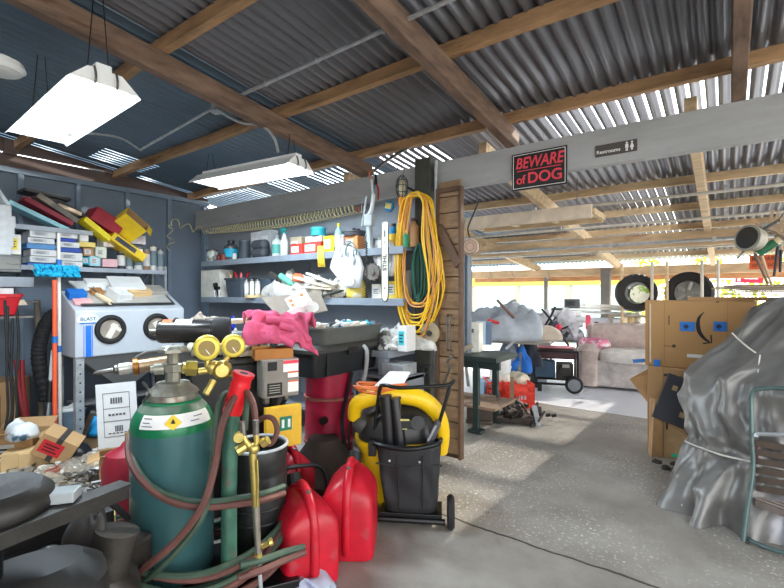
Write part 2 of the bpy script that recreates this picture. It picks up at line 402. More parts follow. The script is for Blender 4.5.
def bottle(name, label, loc, r, h, mat, cap=None, lab=None, cat='bottle', neck=.4, shoulder=.68, group=None, rot=None):
    t = T(name, label, cat, loc, 0, group, rot)
    MB().lathe([(r*.9,0),(r,.01),(r,h*shoulder),(r*.8,h*(shoulder+.07)),(r*neck,h*.86),(r*neck,h*.9)]).build('bottle_body', mat, t, smooth=True)
    MB().lathe([(r*(neck+.1),h*.88),(r*(neck+.1),h*.99),(r*neck*.7,h)]).build('cap', cap or black, t, smooth=True)
    if lab: MB().lathe([(r+.001,h*.18),(r+.0015,h*.2),(r+.0015,h*.56),(r+.001,h*.58)]).build('printed_label', lab, t, smooth=True)
    return t
def can(name, label, loc, r, h, mat, lid=None, lab=None, cat='can', group=None, rot=None):
    t = T(name, label, cat, loc, 0, group, rot)
    MB().lathe([(r*.96,0),(r,.006),(r*.985,h*.1),(r*.985,h*.9),(r,h-.006),(r*.97,h)]).build('can_body', mat, t, smooth=True)
    if lid: MB().lathe([(r*1.04,h-.012),(r*1.05,h+.004),(r*.9,h+.012),(r*.3,h+.013)]).build('lid', lid, t, smooth=True)
    if lab: MB().lathe([(r*.985+.0012,h*.2),(r*.985+.0012,h*.8)]).build('printed_label', lab, t, smooth=True)
    return t
def heap(name, label, cat, loc, rx, ry, h, mat, seed=0, amp=.3, freq=5., rz=0., group=None, kind=None, n=30):
    o = MB().heap((0,0,0), rx, ry, h, amp, freq, seed, n).build(name, mat, loc=loc, rot=(0,0,rz), smooth=True)
    for m in list(o.modifiers): o.modifiers.remove(m)
    return tag(o, label, cat, group, kind)
def cable(name, label, cat, pts, r, mat, n=8, group=None, seg=10):
    p0 = Vector(pts[0])
    o = MB().tube(curve([Vector(p)-p0 for p in pts], seg), r, n).build(name, mat, loc=p0, smooth=True)
    return tag(o, label, cat, group)

# ================= LIGHT FITTINGS =================
tubem = M('fluorescent_glow', (255,255,255), .4, var=0, emit=9)
hood = M('white_enamel', (235,238,240), .3, var=.04)
def shop_light(label, loc, rz, hang, watts):
    t = T('shop_light', label, 'ceiling light', loc, rz)
    L = 1.24
    prof = [(-.175,-.035),(-.08,.055),(.08,.055),(.175,-.035),(.172,-.037),(.078,.049),(-.078,.049),(-.172,-.037)]
    MB().prism(prof, L, Matrix.Rotation(PI/2, 4, 'Z')).build('reflector', hood, t, bevel=0)
    MB().box((0,0,.075),(L*.97,.075,.045)).build('ballast_cover', hood, t, bevel=.005)
    for s in (-1, 1):
        MB().prism([(-.16,-.02),(-.07,.055),(.07,.055),(.16,-.02)], .004, Matrix.Translation((s*L/2,0,0)) @ Matrix.Rotation(PI/2, 4, 'Z')).build('end_plate', hood, t)
        MB().cyl((-L/2+.03,s*.06,.012),(L/2-.03,s*.06,.012),.019,n=14).build('tube_lamp', tubem, t, smooth=True)
        m = MB()
        for q in (-.05,.05): m.tube([(s*L*.42,q,.09),(s*L*.42,q*.4,.09+hang)], .003, 6)
        m.build('chain', blackm, t)
        for q in (-.05,.05): MB().tube(curve([(s*L/2,q,.06),(s*(L/2+.015),q,.03),(s*(L/2+.02),q,-.01),(s*(L/2+.005),q,-.025)],5), .006, 6).build('wire_hook', steel, t)
    ld = bpy.data.lights.new('shop_light_lamp', 'AREA'); ld.shape = 'RECTANGLE'; ld.size = 1.15; ld.size_y = .16; ld.energy = watts; ld.color = (.76,.9,1)
    lo = bpy.data.objects.new('lamp', ld); COL.objects.link(lo); lo.parent = t; lo.location = (0,0,-.012)
    return t
shop_light('white hooded twin tube light, nearest the camera and largest, hung from the brown rafter', (-3.2,1.0,2.6), math.radians(-2), .42, 75)
shop_light('white hooded twin tube light farther back, above the coiled hose on the back wall', (-3.52,2.52,2.6), math.radians(7), .18, 55)
p = onD(-2, 67, 2.4)
t = T('round_lamp', 'round white lamp cut off by the left edge of the photo', 'ceiling light', p)
MB().lathe([(.1,-.02),(.12,0),(.11,.03),(.05,.06)]).build('shade', hood, t, smooth=True)
MB().lathe([(.02,-.03),(.07,-.03),(.09,-.018),(.09,0)]).build('bulb', whitep, t, smooth=True)
MB().cyl((0,0,.06),(0,0,.75),.006,n=8).build('stem', hood, t)

# conduit run under the roof, with its junction box and the whip to the second light
a_, b_ = onY(450, 0, 2.02), onY(217, 106, 2.15)
a_ = onD(450, 0, 2.3); b_ = onD(217, 106, 3.75); c_ = onD(140, 150, 4.4)
t = T('conduit', 'thin grey metal conduit running under the roof across the rafters', 'conduit', b_)
MB().tube([a_-b_+(a_-b_).normalized()*.4, a_-b_, (0,0,0)], .013, 8).tube([(0,0,0), c_-b_], .011, 8).build('pipe', galv, t, smooth=True)
m = MB()
for k in (.3,.55,.8): m.tube([(a_-b_)*k, (a_-b_)*(k+.006)], .019, 8)
m.build('clamp', galv, t)
bx_ = T('junction_box', 'small round metal junction box on the conduit at the brown rafter', 'junction box', b_+Vector((0,0,-.02)))
MB().lathe([(.045,-.02),(.05,-.015),(.05,.03),(.04,.035)], n=12).build('box_body', galv, bx_, smooth=True)
MB().box((0,0,-.03),(.1,.1,.006), (0,0,.4)).build('cover_plate', galv, bx_)
cable('light_cable', 'pale flexible cable from the junction box to the farther tube light', 'cable', [b_+Vector((0,0,-.03)), onD(240,122,3.75), onD(262,126,3.7), onD(274,138,3.65), onD(278,152,3.62)], .012, galv)
cable('light_cable', 'pale cable curling from the near tube light along the roof', 'cable', [onD(62,135,3.0), onD(85,133,3.3), onD(120,138,3.8), onD(140,150,4.4)], .009, galv)

# ================= SIGNS ON THE HEADER =================
redink = M('sign_red', (232,70,88), .6, var=.03); whink = M('sign_white', (236,236,236), .6, var=.02)
a_, b_ = onY(512,160,3.56), onY(567,160,3.56)
cx, wd = (a_.x+b_.x)/2, b_.x-a_.x
t = T('warning_sign', 'black sign with red lettering BEWARE of DOG hung on the grey header', 'sign', (cx,3.565,2.495), rot=(0,0,0))
MB().box((0,0,0),(wd,.012,.3)).build('sign_board', M('sign_black', (28,24,26), .4, var=.05), t, bevel=.003)
m = MB()
for z in (-.135,.135): m.box((0,-.008,z),(wd-.025,.003,.004))
for x in (-wd/2+.013, wd/2-.013): m.box((x,-.008,0),(.004,.003,.27))
m.build('border_line', whink, t)
text(t, 'BEWARE', .125, redink, (0,-.0075,.062), sx=.78, shear=.2, ext=.0016, bold=.03)
MB().box((0,-.0085,.004),(wd*.8,.003,.006)).build('underline', redink, t)
text(t, 'of', .1, redink, (-wd*.33,-.0075,-.07), sx=.9, ext=.0016, bold=.03); text(t, 'DOG', .12, redink, (wd*.11,-.0075,-.065), sx=1.0, ext=.0016, bold=.03)
a_, b_ = onY(595,150,3.56), onY(637,150,3.56); cx, wd = (a_.x+b_.x)/2, b_.x-a_.x
t = T('restroom_sign', 'small dark grey restrooms sign with man and woman symbols on the grey header', 'sign', (cx,3.575,2.555))
MB().box((0,0,0),(wd,.008,.085)).build('sign_board', M('sign_grey', (74,70,68), .4, var=.05), t, bevel=.003)
text(t, 'Restrooms', .036, whink, (-wd*.18,-.0045,-.012), bold=.02)
m = MB()
for x, fem in ((wd*.26,0),(wd*.38,1)):
    m.ball((x,-.005,.026), .007, 10, (1,.3,1))
    if fem: m.prism([(x-.014,-.012),(x+.014,-.012),(x+.005,.017),(x-.005,.017)], .002, Matrix.Translation((0,-.005,0))); m.box((x,-.005,-.02),(.012,.002,.02))
    else: m.box((x,-.005,.004),(.02,.002,.026)); m.box((x-.004,-.005,-.02),(.006,.002,.026)); m.box((x+.004,-.005,-.02),(.006,.002,.026))
m.build('restroom_symbol', whink, t)
for k, (px, py) in enumerate(((505,165),(583,143),(770,115),(560,184))): pass

# ================= BACK WALL SHELVES =================
shm = M('grey_shelf_paint', (132,142,154), .5, var=.1)
ZU, ZL, ZB = 1.935, 1.455, 1.0
def wall_shelf(label, x0, x1, z, depth=.4):
    t = T('wall_shelf', label, 'shelf', ((x0+x1)/2,3.75-depth/2,z-.03))
    w_ = x1-x0
    MB().box((0,0,.015),(w_,depth,.03)).build('shelf_board', shm, t)
    MB().box((0,-depth/2-.008,.0),(w_,.018,.07)).build('front_edge', shm, t, bevel=.003)
    for x in (-w_/2+.06, 0, w_/2-.1): MB().prism([(0,0),(0,-.2),(.0,-.22),(-.02,-.22),(-depth*.8,0)], .025, Matrix.Translation((x,depth/2,0)) @ Matrix.Rotation(-PI/2,4,'Z') @ Matrix.Scale(-1,4,(1,0,0)) @ Matrix.Rotation(PI,4,'Z')).build('bracket', shm, t)
    return t
wall_shelf('grey upper shelf of the back wall holding bottles and boxes', -5.72, -2.36, ZU)
wall_shelf('grey lower shelf of the back wall under the bottle shelf', -5.72, -2.36, ZL)
t = T('workbench', 'grey bench under the two back wall shelves buried in clutter', 'workbench', (-4.05,3.42,0))
MB().box((0,0,ZB-.03),(3.4,.64,.06)).build('bench_top', grey, t, bevel=.005)
for x in (-1.6,0,1.62):
    for y in (-.28,.28): MB().box((x,y,.47),(.07,.07,.94)).build('leg', grey, t)
MB().box((0,.05,.3),(3.3,.5,.03)).build('lower_shelf', grey, t)

P_ = lambda *c: C(*c)
cyan = P_(60,190,200); teal = P_(40,150,150)
x, wd, h = fY(205,220,242,3.42,ZU)
t = can('glass_jar', 'round clear screw jar at the far left end of the upper shelf', (x,3.42,ZU), .075, .15, M('cloudy_glass', (190,200,196), .15, var=.2, spots=(14,.5,(120,120,110))), steel, cat='jar')
x = onY(229,240,3.45).x
bottle('wine_jug', 'dark clear jug with a bright blue label on the upper shelf', (x,3.48,ZU), .09, .27, M('smoked_plastic', (74,78,82), .2), black, M('bright_blue_label', (30,180,215), .5))
for i, (px, c, l) in enumerate(((219,(120,50,40),'small brown bottle beside the round clear jar'),(224,(150,70,50),'rust red small bottle in front of the blue labelled jug'),(235,(215,220,215),'small white bottle right of the blue labelled jug'))):
    p = onY(px,260,3.38); bottle('small_bottle', l, (p.x,3.375,ZU), .028, .1, P_(*c), black if i else P_(60,60,60))
p = onY(244,250,3.45); can('canister', 'tall dark grey canister with a flat lid on the upper shelf', (p.x,3.46,ZU), .07, .24, P_(62,72,82), P_(90,98,104), cat='canister')
p = onY(259,250,3.42)
t = T('roll_pack', 'dark grey ribbed twin roll lying across the upper shelf', 'roll', (p.x,3.44,ZU))
for k in (0, 1):
    prof = [(.02,0)]+[(.062+.003*(j % 2),.01+.02*j) for j in range(11)]+[(.02,.23)]
    MB().lathe(prof, (-.11,0,.064+k*.1), axis='x').build('roll', P_(70,74,80), t, smooth=False)
for i,(px0,px1,yt,c,l) in enumerate(((252,262,232,(205,210,214),'white carton standing behind the grey ribbed roll'),(262,272,230,(190,196,200),'grey white carton behind the ribbed roll, right of its neighbour'))):
    x, wd, h = fY(px0,px1,yt,3.62,ZU); carton('carton', l, 'box', (x,3.66,ZU), wd, .12, h, P_(*c), lab=white)
p = onY(277,250,3.5); bottle('plastic_bottle', 'translucent white bottle with teal label left of the spray bottle', (p.x,3.5,ZU), .06, .27, P_(205,214,212), P_(150,160,160), P_(90,170,160))
def spray(label, loc, r, h, mat, head, rz=0):
    t = T('spray_bottle', label, 'spray bottle', loc, rz)
    MB().lathe([(r*.9,0),(r,.01),(r,h*.5),(r*.6,h*.66),(r*.35,h*.75),(r*.35,h*.8)]).build('bottle_body', mat, t, smooth=True)
    MB().lathe([(r*.45,h*.78),(r*.45,h*.85),(r*.3,h*.86)]).build('collar', head, t, smooth=True)
    MB().box((-.012,0,h*.93),(.085,.026,.035)).box((-.06,0,h*.93),(.02,.018,.02)).bar((-.04,0,h*.92),(-.05,0,h*.8),.012).build('trigger_head', head, t, bevel=.004)
p = onY(285,250,3.45); spray('white spray bottle with a teal trigger head on the upper shelf', (p.x,3.44,ZU), .045, .34, P_(222,226,222), P_(20,140,140))
for px0,px1,yt,Y,c,l,nm in ((290,302,237,3.55,(200,186,160),'tan carton behind the red boxes on the upper shelf','carton'),
        (291,303,244,3.4,(214,62,52),'left one of two red boxes on the upper shelf','carton'),(304,321,242,3.4,(220,66,54),'right one of two red boxes, under the cyan tin','carton'),
        (306,322,236,3.52,(228,222,214),'white box carrying the cyan round tin','carton'),
        (324,334,236,3.4,(238,206,40),'yellow box beside the red boxes on the upper shelf','carton'),
        (344,358,236,3.46,(226,150,90),'orange and white box under the dark round lid','carton')):
    x, wd, h = fY(px0,px1,yt,Y,ZU); carton(nm, l, 'box', (x,Y+.05,ZU), wd, .12, h, P_(*c), lab=white)
x, wd, h = fY(307,324,236,3.52,ZU)
t = can('round_tin', 'bright cyan round tin on top of the white box', (x+.01,3.56,ZU+h+.003), .085, .085, P_(50,186,206), P_(70,200,215), cat='tin')
bottle('glue_bottle', 'white glue bottle with a pointed yellow cap', (onY(338,250,3.4).x,3.41,ZU), .04, .3, P_(150,196,200), P_(235,214,60), white, neck=.3)
bottle('glue_bottle', 'small clear bottle with pink label beside the yellow capped glue', (onY(343,250,3.38).x,3.38,ZU), .026, .17, P_(200,180,190), white)
x, wd, h = fY(344,358,236,3.46,ZU)
t = T('plastic_tub', 'dark grey tub lid with tools on it, on the orange white box', 'tub', (x,3.51,ZU+h))
MB().lathe([(.1,0),(.11,.01),(.115,.035),(.125,.04),(.12,.055),(.02,.05)]).build('lid', P_(88,92,98), t, smooth=True)
MB().ball((0,0,.06),.03).ball((.04,.02,.06),.022).build('knob', black, t, smooth=True)
t = can('white_tub', 'white round tub behind the chainsaw bar', (onY(384,240,3.5).x,3.52,ZU), .075, .14, P_(214,218,214), P_(190,196,190), cat='tub')
bottle('shampoo_bottle', 'bright blue bottle right of the white round tub', (onY(393,240,3.45).x,3.46,ZU), .045, .24, P_(20,140,200), black, M('yellow_label', (240,200,60), .5))
bottle('shampoo_bottle', 'yellow bottle with a pink cap left of the yellow cord', (onY(400,240,3.42).x,3.42,ZU), .032, .26, P_(244,196,50), P_(230,120,160))
bottle('oil_bottle', 'tan bottle with a round brown cap beside the dark post', (onY(413,240,3.45).x,3.46,ZU), .05, .27, P_(170,130,90), P_(70,50,44))
bottle('oil_bottle', 'green yellow bottle between the blue and tan bottles', (onY(406,250,3.4).x,3.4,ZU), .028, .15, P_(40,140,100), P_(240,200,40))
# tools and things hung above and over the upper shelf
def hang(px, py, Y=3.7): return onY(px, py, Y)
p = hang(362, 207)
t = T('hanging_clamp', 'orange brown loop clamp hung above the upper shelf', 'clamp', p)
MB().tube([(.05*math.cos(a*PI/10),-.02,.085*math.sin(a*PI/10)) for a in range(-3,14)], .012).build('loop', P_(190,92,70), t, smooth=True)
p = onY(377,185,3.6)
t = T('hanging_pliers', 'pliers with one red and one teal grip hung on the wall', 'pliers', p)
MB().bar((-.012,-.02,0),(.0,-.02,.1),.02,.012).bar((.012,-.02,0),(0,-.02,.1),.02,.012).build('jaws', dsteel, t, bevel=.002)
MB().tube(curve([(-.01,-.02,0),(-.03,-.02,-.06),(-.02,-.02,-.16)],5),.01).build('grip', P_(60,150,160), t, smooth=True)
MB().tube(curve([(.01,-.02,0),(.035,-.02,-.06),(.03,-.02,-.16)],5),.01).build('grip', P_(170,50,50), t, smooth=True)
p = onY(389,206,3.74)
t = T('round_packet', 'blue and yellow round packet pinned to the grey wall', 'packet', p, rot=(0,.25,0))
MB().lathe([(.05,-.012),(.06,-.01),(.06,.01),(.05,.012)], axis='y').build('packet_body', P_(40,140,200), t)
MB().box((0,-.014,0),(.08,.004,.06)).build('printed_label', P_(246,226,130), t)
p = onY(402,186,3.4)
t = T('work_light', 'caged inspection lamp with an orange handle hung by the post', 'work light', p, rot=(0,.03,0))
MB().lathe([(.015,-.09),(.03,-.08),(.035,-.02),(.028,.04),(.01,.06)]).build('bulb', M('dusty_bulb', (196,190,160), .3, var=.2), t, smooth=True)
m = MB()
for k in range(8):
    a = k*PI/4; m.tube(curve([(.03*math.cos(a),.03*math.sin(a),-.11),(.055*math.cos(a),.055*math.sin(a),-.04),(.05*math.cos(a),.05*math.sin(a),.05),(.012*math.cos(a),.012*math.sin(a),.1)],5),.003,5)
for z, r in ((-.06,.052),(0,.056),(.05,.05)): m.tube([(r*math.cos(j*PI/8),r*math.sin(j*PI/8),z) for j in range(16)], .003, 5, closed=True)
m.build('wire_cage', dsteel, t)
MB().lathe([(.018,-.32),(.022,-.3),(.02,-.2),(.03,-.15),(.03,-.11),(.02,-.1)]).build('handle', P_(236,150,30), t, smooth=True)
MB().tube(curve([(0,0,.1),(.02,0,.13),(.03,0,.17)],4),.005,6).build('hook', steel, t)
# grey rag and white apparatus hanging in front of the shelf
p = onY(371,185,3.36)
t = T('hanging_tool', 'white and grey caulking tool hung head down before the shelf', 'hand tool', p, rot=(0,.06,0))
MB().tube(curve([(0,0,.05),(.02,0,-.05),(.035,0,-.12),(.02,0,-.24),(-.02,0,-.3)],6),[.012]*10+[.02]*15,8).build('barrel', P_(206,212,214), t, smooth=True)
MB().box((.0,0,-.34),(.1,.06,.12)).bar((0,0,-.4),(.03,0,-.62),.05).bar((-.05,0,-.1),(-.09,0,-.4),.02).build('tool_body', P_(170,180,184), t, bevel=.012)
MB().tube([(-.02,0,.06),(-.03,0,.13),(.02,0,.13)],.008).build('handle', P_(200,110,80), t)
p = onY(385,224,3.33)
t = T('chainsaw_bar', 'long white chainsaw bar hanging nose down before the back shelves', 'chainsaw bar', p)
wb = .036
nose = [(wb*math.cos(a), -.66+.06*math.sin(a)) for a in [-PI*k/10 for k in range(11)]]
MB().prism([(-wb,-.0),(-wb*.6,.02),(wb*.6,.02),(wb,0)]+nose, .006).build('bar_plate', M('bar_white', (226,224,212), .4, var=.08), t)
MB().tube([(-wb-.004,0,0),(-wb-.004,0,-.66)]+[(x*1.1,0,z-.003) for x, z in reversed(nose)]+[(wb+.004,0,0)], .004, 6).build('chain_rail', dsteel, t)
text(t, 'STIHL', .062, ink, (0,-.0035,-.36), rot=(PI/2,-PI/2,0), ext=.0006, bold=.03)
MB().box((0,-.0036,-.09),(.012,.001,.06)).cyl((0,-.0036,-.17),(0,-.003,-.17),.007,n=10).cyl((0,-.0036,-.6),(0,-.003,-.6),.007,n=10).build('slot', ink, t)
p = onY(366.5,242,3.22)
t = T('saw_chain', 'loop of dark saw chain hanging before the back shelves', 'chain', p)
m = MB()
for k in range(44): m.box(((.006 if k % 2 else -.006),0,-.012*k),(.014,.01,.011))
m.build('chain_links', dsteel, t)
MB().tube(curve([(0,0,0),(-.02,0,.03),(0,0,.06)],4),.004).build('wire_hook', steel, t)
def wavy(name, label, cat, pts, Y, mat, depth=.05, seed=0, extra=None, th=.004):
    # a hanging sheet of given outline (photo px) with real folds; n strips between left and right edges
    t = onY(pts[0][0], pts[0][1], Y); vs = []; fs = []
    n = 14; rows = len(pts)
    for (l, y, r) in pts:
        for j in range(n+1):
            q = onY(l+(r-l)*j/n, y, Y); vs.append((q.x-t.x, depth*noise.noise(Vector((j*.45+seed, y*.04, seed))), q.z-t.z))
    for i in range(rows-1):
        for j in range(n): k = i*(n+1)+j; fs.append((k,k+1,k+n+2,k+n+1))
    m = MB(); m.v = vs; m.f = fs
    o = m.build(name, mat, loc=t, smooth=True)
    for md in list(o.modifiers): o.modifiers.remove(md)
    md = o.modifiers.new('thick','SOLIDIFY'); md.thickness = th
    return tag(o, label, cat)
wavy('plastic_bag', 'white plastic sack draped under the upper shelf beside the saw chain', 'bag', [(340,246,352),(336,252,358),(333,260,362),(331,268,364),(336,276,362),(342,282,360),(346,288,358)], 3.32, M('pearly_plastic', (214,218,224), .35, var=.15, scale=12), .1, 2)
wavy('plastic_bag', 'white crumpled bag hung behind the chainsaw bar', 'bag', [(376,240,392),(371,252,399),(373,264,398),(377,276,395)], 3.4, M('pearly_plastic_b', (224,226,230), .35, var=.12, scale=12), .08, 5)
wavy('note', 'yellow paper tag hanging from the upper shelf edge', 'tag', [(318,246,324),(317.5,256,324),(318,267,325)], 3.325, P_(240,210,70), .015, 1)
p = onY(351,262,3.29)
t = T('strip_gauge', 'white strip gauge hung over the white plastic sack', 'gauge', p)
MB().box((0,0,0),(.05,.006,.28)).build('strip', white, t, bevel=.004)
MB().lathe([(.02,-.01),(.045,-.01),(.045,.01),(.02,.01)],(0.01,-.01,-.19),axis='y').build('tape_roll', whitep, t)
MB().tube([(.07*math.cos(a*PI/8),0,.1+.09*math.sin(a*PI/8)) for a in range(-1,10)], .007).build('wire_loop', P_(70,110,96), t, smooth=True)
p = onY(351,298,3.4)
t = heap('yellow_sack', 'yellow and white bag slumped on the lower shelf below the plastic sack', 'bag', (p.x,3.5,ZL), .12, .1, .2, M('yellow_sack', (236,212,96), .5, spots=(9,.56,(236,236,226))), 4)
p = onY(373,272,3.36)
t = T('gear_wheel', 'dark grey toothed gear hanging between the saw chain and white bar', 'gear', p, rot=(0,.3,.2))
g = []
for k in range(36):
    a = 2*PI*k/36; r = .075 if k % 3 else .088; g.append((r*math.cos(a), r*math.sin(a)))
MB().prism(g, .04).build('toothed_wheel', P_(110,104,100), t)
MB().cyl((0,-.035,0),(0,.02,0),.03,n=14).build('hub', steel, t)
for px0,px1,yt,c,l in ((371,382,284,(228,222,206),'cream carton at the right end of the lower shelf'),(386,397,281,(226,200,90),'yellow and white carton behind the hanging yellow cord'),(397,404,270,(230,230,226),'tall white carton behind the hanging yellow cord')):
    x, wd, h = fY(px0,px1,yt,3.45,ZL); carton('carton', l, 'box', (x,3.52,ZL), wd, .12, h, P_(*c), lab=white)
# lower shelf, left to right
x, wd, h = fY(203,222,270,3.42,ZL)
t = carton('pegboard_case', 'cream perforated case at the left end of the lower shelf', 'case', (x-.02,3.5,ZL), wd, .2, h, P_(226,224,214))
x = onY(217,290,3.37).x
t = T('spray_gun', 'black spray gun with white straps before the perforated case', 'spray gun', (x,3.37,ZL))
MB().box((0,0,.12),(.1,.04,.05)).bar((.02,0,.12),(.05,0,.02),.04).bar((-.03,0,.14),(-.05,0,.19),.05).build('gun_body', black, t, bevel=.01)
MB().bar((-.04,-.02,.1),(-.02,-.02,0),.02).bar((.08,-.02,.1),(.09,-.02,0),.02).build('strap', white, t)
x, wd, h = fY(225,240,278,3.36,ZL)
t = T('storage_bin', 'dark blue grey bin full of red handled tools on the lower shelf', 'bin', (x+.02,3.47,ZL))
MB().loft([(0,0,0,wd*.5,.1,8),(h*.9,0,0,wd*.58,.12,8),(h*.9,0,0,wd*.63,.13,8),(h,0,0,wd*.63,.13,8)]).build('bin_body', P_(70,80,92), t, smooth=True)
for i,(px,c,l) in enumerate(((230,(222,190,150),'tan handle sticking up from the dark blue grey bin'),(235,(210,30,50),'red handle sticking up from the dark blue grey bin'),(240,(225,110,120),'pink handle sticking up from the dark blue grey bin'),(246,(150,30,40),'dark red handle leaning out of the dark blue grey bin'))):
    q = onY(px,275,3.46); o = MB().tube([(0,0,-.05),(.012,0,.03),(.03*(i-1.5),0,.08)],[.014,.018,.013]).build('hand_tool', P_(*c), loc=(q.x,3.47,ZL+h), smooth=True); tag(o, l, 'tool')
for i, px in enumerate((246,251.5,257)):
    q = onY(px,285,3.4); can('spray_can', ('silver spray can beside the dark blue grey bin','silver white spray can, middle of three','silver spray can, rightmost of three, beside the dark box')[i], (q.x,3.41,ZL+.015), .03, .2, P_(190,194,194) if i != 1 else P_(225,225,220), steel, P_(236,236,230))
x, wd, h = fY(259,270,279,3.45,ZL); carton('carton', 'dark slate box behind the spray cans on the lower shelf', 'box', (x,3.52,ZL), wd, .12, h, P_(72,86,100))
o = MB().lathe([(.03,0),(.11,0),(.11,.035),(.03,.035)]).build('tape_roll', P_(206,180,130), loc=(onY(253,295,3.36).x,3.37,ZL), smooth=True); tag(o, 'tan tape roll lying at the front of the lower shelf', 'tape')
p = onY(272,274,3.36)
t = T('flashlight', 'silver flashlight lying on the clutter of the lower shelf', 'flashlight', (p.x,3.42,ZL+.25), rot=(0,math.radians(118),0.2))
MB().lathe([(.02,-.1),(.022,-.09),(.02,.06),(.034,.09),(.034,.12)]).build('barrel', steel, t, smooth=True)
MB().lathe([(.0,.121),(.028,.121),(.028,.123)]).build('lens', whitep, t)
bottle('mint_bottle', 'mint green bottle lying tilted on the lower shelf pile', (onY(278,272,3.35).x,3.38,ZL+.26), .035, .24, P_(110,206,176), steel, rot=(0,math.radians(122),.3))
heap('orange_cloth', 'small orange cloth on the lower shelf pile', 'cloth', (onY(296,277,3.42).x,3.45,ZL+.19), .08,.07,.1, P_(240,120,80), 3)
heap('cloth_pile', 'heap of white and grey rags on the lower shelf', 'rags', (onY(290,290,3.45).x,3.52,ZL), .42,.16,.23, M('white_grey_rags', (205,202,196), .9, var=.3, scale=9, spots=(6,.58,(110,108,104))), 9, .5, 7, n=44)
heap('paper_pile', 'heap of papers and brushes at the right of the lower shelf', 'papers', (onY(326,292,3.45).x,3.5,ZL), .3,.15,.2, M('paper_pile', (224,218,206), .9, var=.2, scale=14, spots=(10,.56,(90,84,80))), 21, .6, 8, n=44)
for i,(px,py,a,L,c) in enumerate(((312,282,-12,.5,(232,222,204)),(318,288,-4,.42,(222,206,184)),(330,294,14,.3,(60,66,62)),(322,279,-20,.36,(238,236,230)))):
    q = onY(px,py,3.34); o = MB().box((0,0,0),(L,.09,.018)).build('paint_stick', P_(*c), loc=q, rot=(0,math.radians(-a),.1*i), bevel=.003)
    tag(o, ('long cream slat sticking out of the papers on the lower shelf','tan slat below the long cream slat','short dark green slat on the papers','white slat topmost on the papers')[i], 'slat')

# coiled air hose along the back wall
pts = []
path = [onX(170,250,-6.22), onX(171,238,-6.22), onX(169,226,-6.22), onX(174,222,-6.2), onX(190,228,-6.15), onX(204,230,-6.1), onY(215,229,3.66), onY(250,226,3.66), onY(290,221,3.66), onY(330,213,3.66), onY(360,207,3.66)]
cp = curve(path, 60); nA = 5*60
L_ = [0.]
for a, b in zip(cp, cp[1:]): L_.append(L_[-1]+(b-a).length)
ph = 0.
for i, c in enumerate(cp):
    tdir = (cp[min(i+1,len(cp)-1)]-cp[max(i-1,0)]).normalized()
    u = tdir.cross(Vector((.3,.3,1))).normalized(); v_ = tdir.cross(u)
    pitch = .17 if i < nA else .06
    if i: ph += 2*PI*(L_[i]-L_[i-1])/pitch
    pts.append(None); 
# denser resample for a round helix
dense = []; ph = 0.; tot = L_[-1]; s = 0.; k = 0
while s < tot:
    while k < len(L_)-2 and L_[k+1] < s: k += 1
    f_ = (s-L_[k])/max(1e-6, L_[k+1]-L_[k]); c = cp[k].lerp(cp[k+1], f_)
    td = (cp[min(k+2,len(cp)-1)]-cp[max(k-1,0)]).normalized(); u = td.cross(Vector((.2,.25,1))).normalized(); v_ = td.cross(u)
    pitch = .17 if k < nA else .058; R_ = .048 if k < nA else .062
    ds = pitch/12; ph += 2*PI/12; s += ds
    dense.append(c+u*R_*math.cos(ph)+v_*R_*math.sin(ph))
o = MB().tube([q-dense[0] for q in dense], .0065, 6).build('coiled_air_hose', M('hose_amber', (206,200,160), .35, var=.1), loc=dense[0], smooth=True)
for md in list(o.modifiers): o.modifiers.remove(md)
tag(o, 'pale yellow coiled air hose strung along the back wall under the header', 'hose')

# yellow extension cord hanging from a peg on the post
pk = onY(417,195,3.44)
t = T('extension_cord', 'big hank of yellow extension cord hanging on the dark post', 'cord', pk)
ycord = M('yellow_cord', (238,192,40), .45, var=.12); ocord = M('faded_orange_cord', (216,150,80), .5, var=.12)
rnd = random.Random(3)
for k in range(15):
    l = onY(395+rnd.uniform(-2,10),262,3.4).x-pk.x; r_ = onY(442-rnd.uniform(-2,14),262,3.4).x-pk.x
    bot = onY(418,rnd.uniform(302,337),3.4).z-pk.z; yy = rnd.uniform(-.07,.02); o1 = rnd.uniform(-.03,.03)
    c = [(o1*.5,yy,0.0+rnd.uniform(-.02,.03)),(l*rnd.uniform(.35,.7),yy-.01,-.09+o1),(l*.95,yy,bot*.42),(l*(.9+o1),yy,bot*.75),(l*.45,yy-.01,bot*.96),((l+r_)*.4,yy-.02,bot),(r_*.5,yy,bot*.95),(r_*.95,yy-.01,bot*.7),(r_*rnd.uniform(.5,.95),yy,bot*.35),(r_*rnd.uniform(.3,.6),yy,-.08)]
    MB().tube(curve(c, 8, closed=True), .0075, 7, closed=True).build('cord_loop', ocord if k in (4,9,13) else ycord, t, smooth=True)
MB().tube([(0,.07,.02),(-.03,-.1,.05)], .012, 8).build('peg', blackm, t)
c0 = onY(418,243,3.4)
t = T('string_hank', 'dark green string hank hanging behind the yellow cord', 'cord', c0)
gc = M('green_cord', (34,86,72), .6, var=.25)
for k in range(14):
    l = -.1+rnd.uniform(0,.07); r_ = .09-rnd.uniform(0,.07); bot = -.48-rnd.uniform(-.03,.09); yy = rnd.uniform(0,.06)
    MB().tube(curve([(0,yy,0),(l*.8,yy,-.1),(l,yy,bot*.5),(l*.6,yy,bot*.92),(0,yy,bot),(r_*.8,yy,bot*.85),(r_,yy,bot*.45),(r_*.5,yy,-.07)],6,closed=True), .006, 6, closed=True).build('cord_loop', gc, t, smooth=True)
o = MB().tube([(0,0,-.1),(.0,0,2.72-.1)], .018, 10).build('conduit_pipe', galv, loc=(-2.13,3.53,.1), smooth=True); tag(o, 'grey vertical conduit pipe strapped beside the dark post', 'conduit')
q = onY(362,180,3.6)
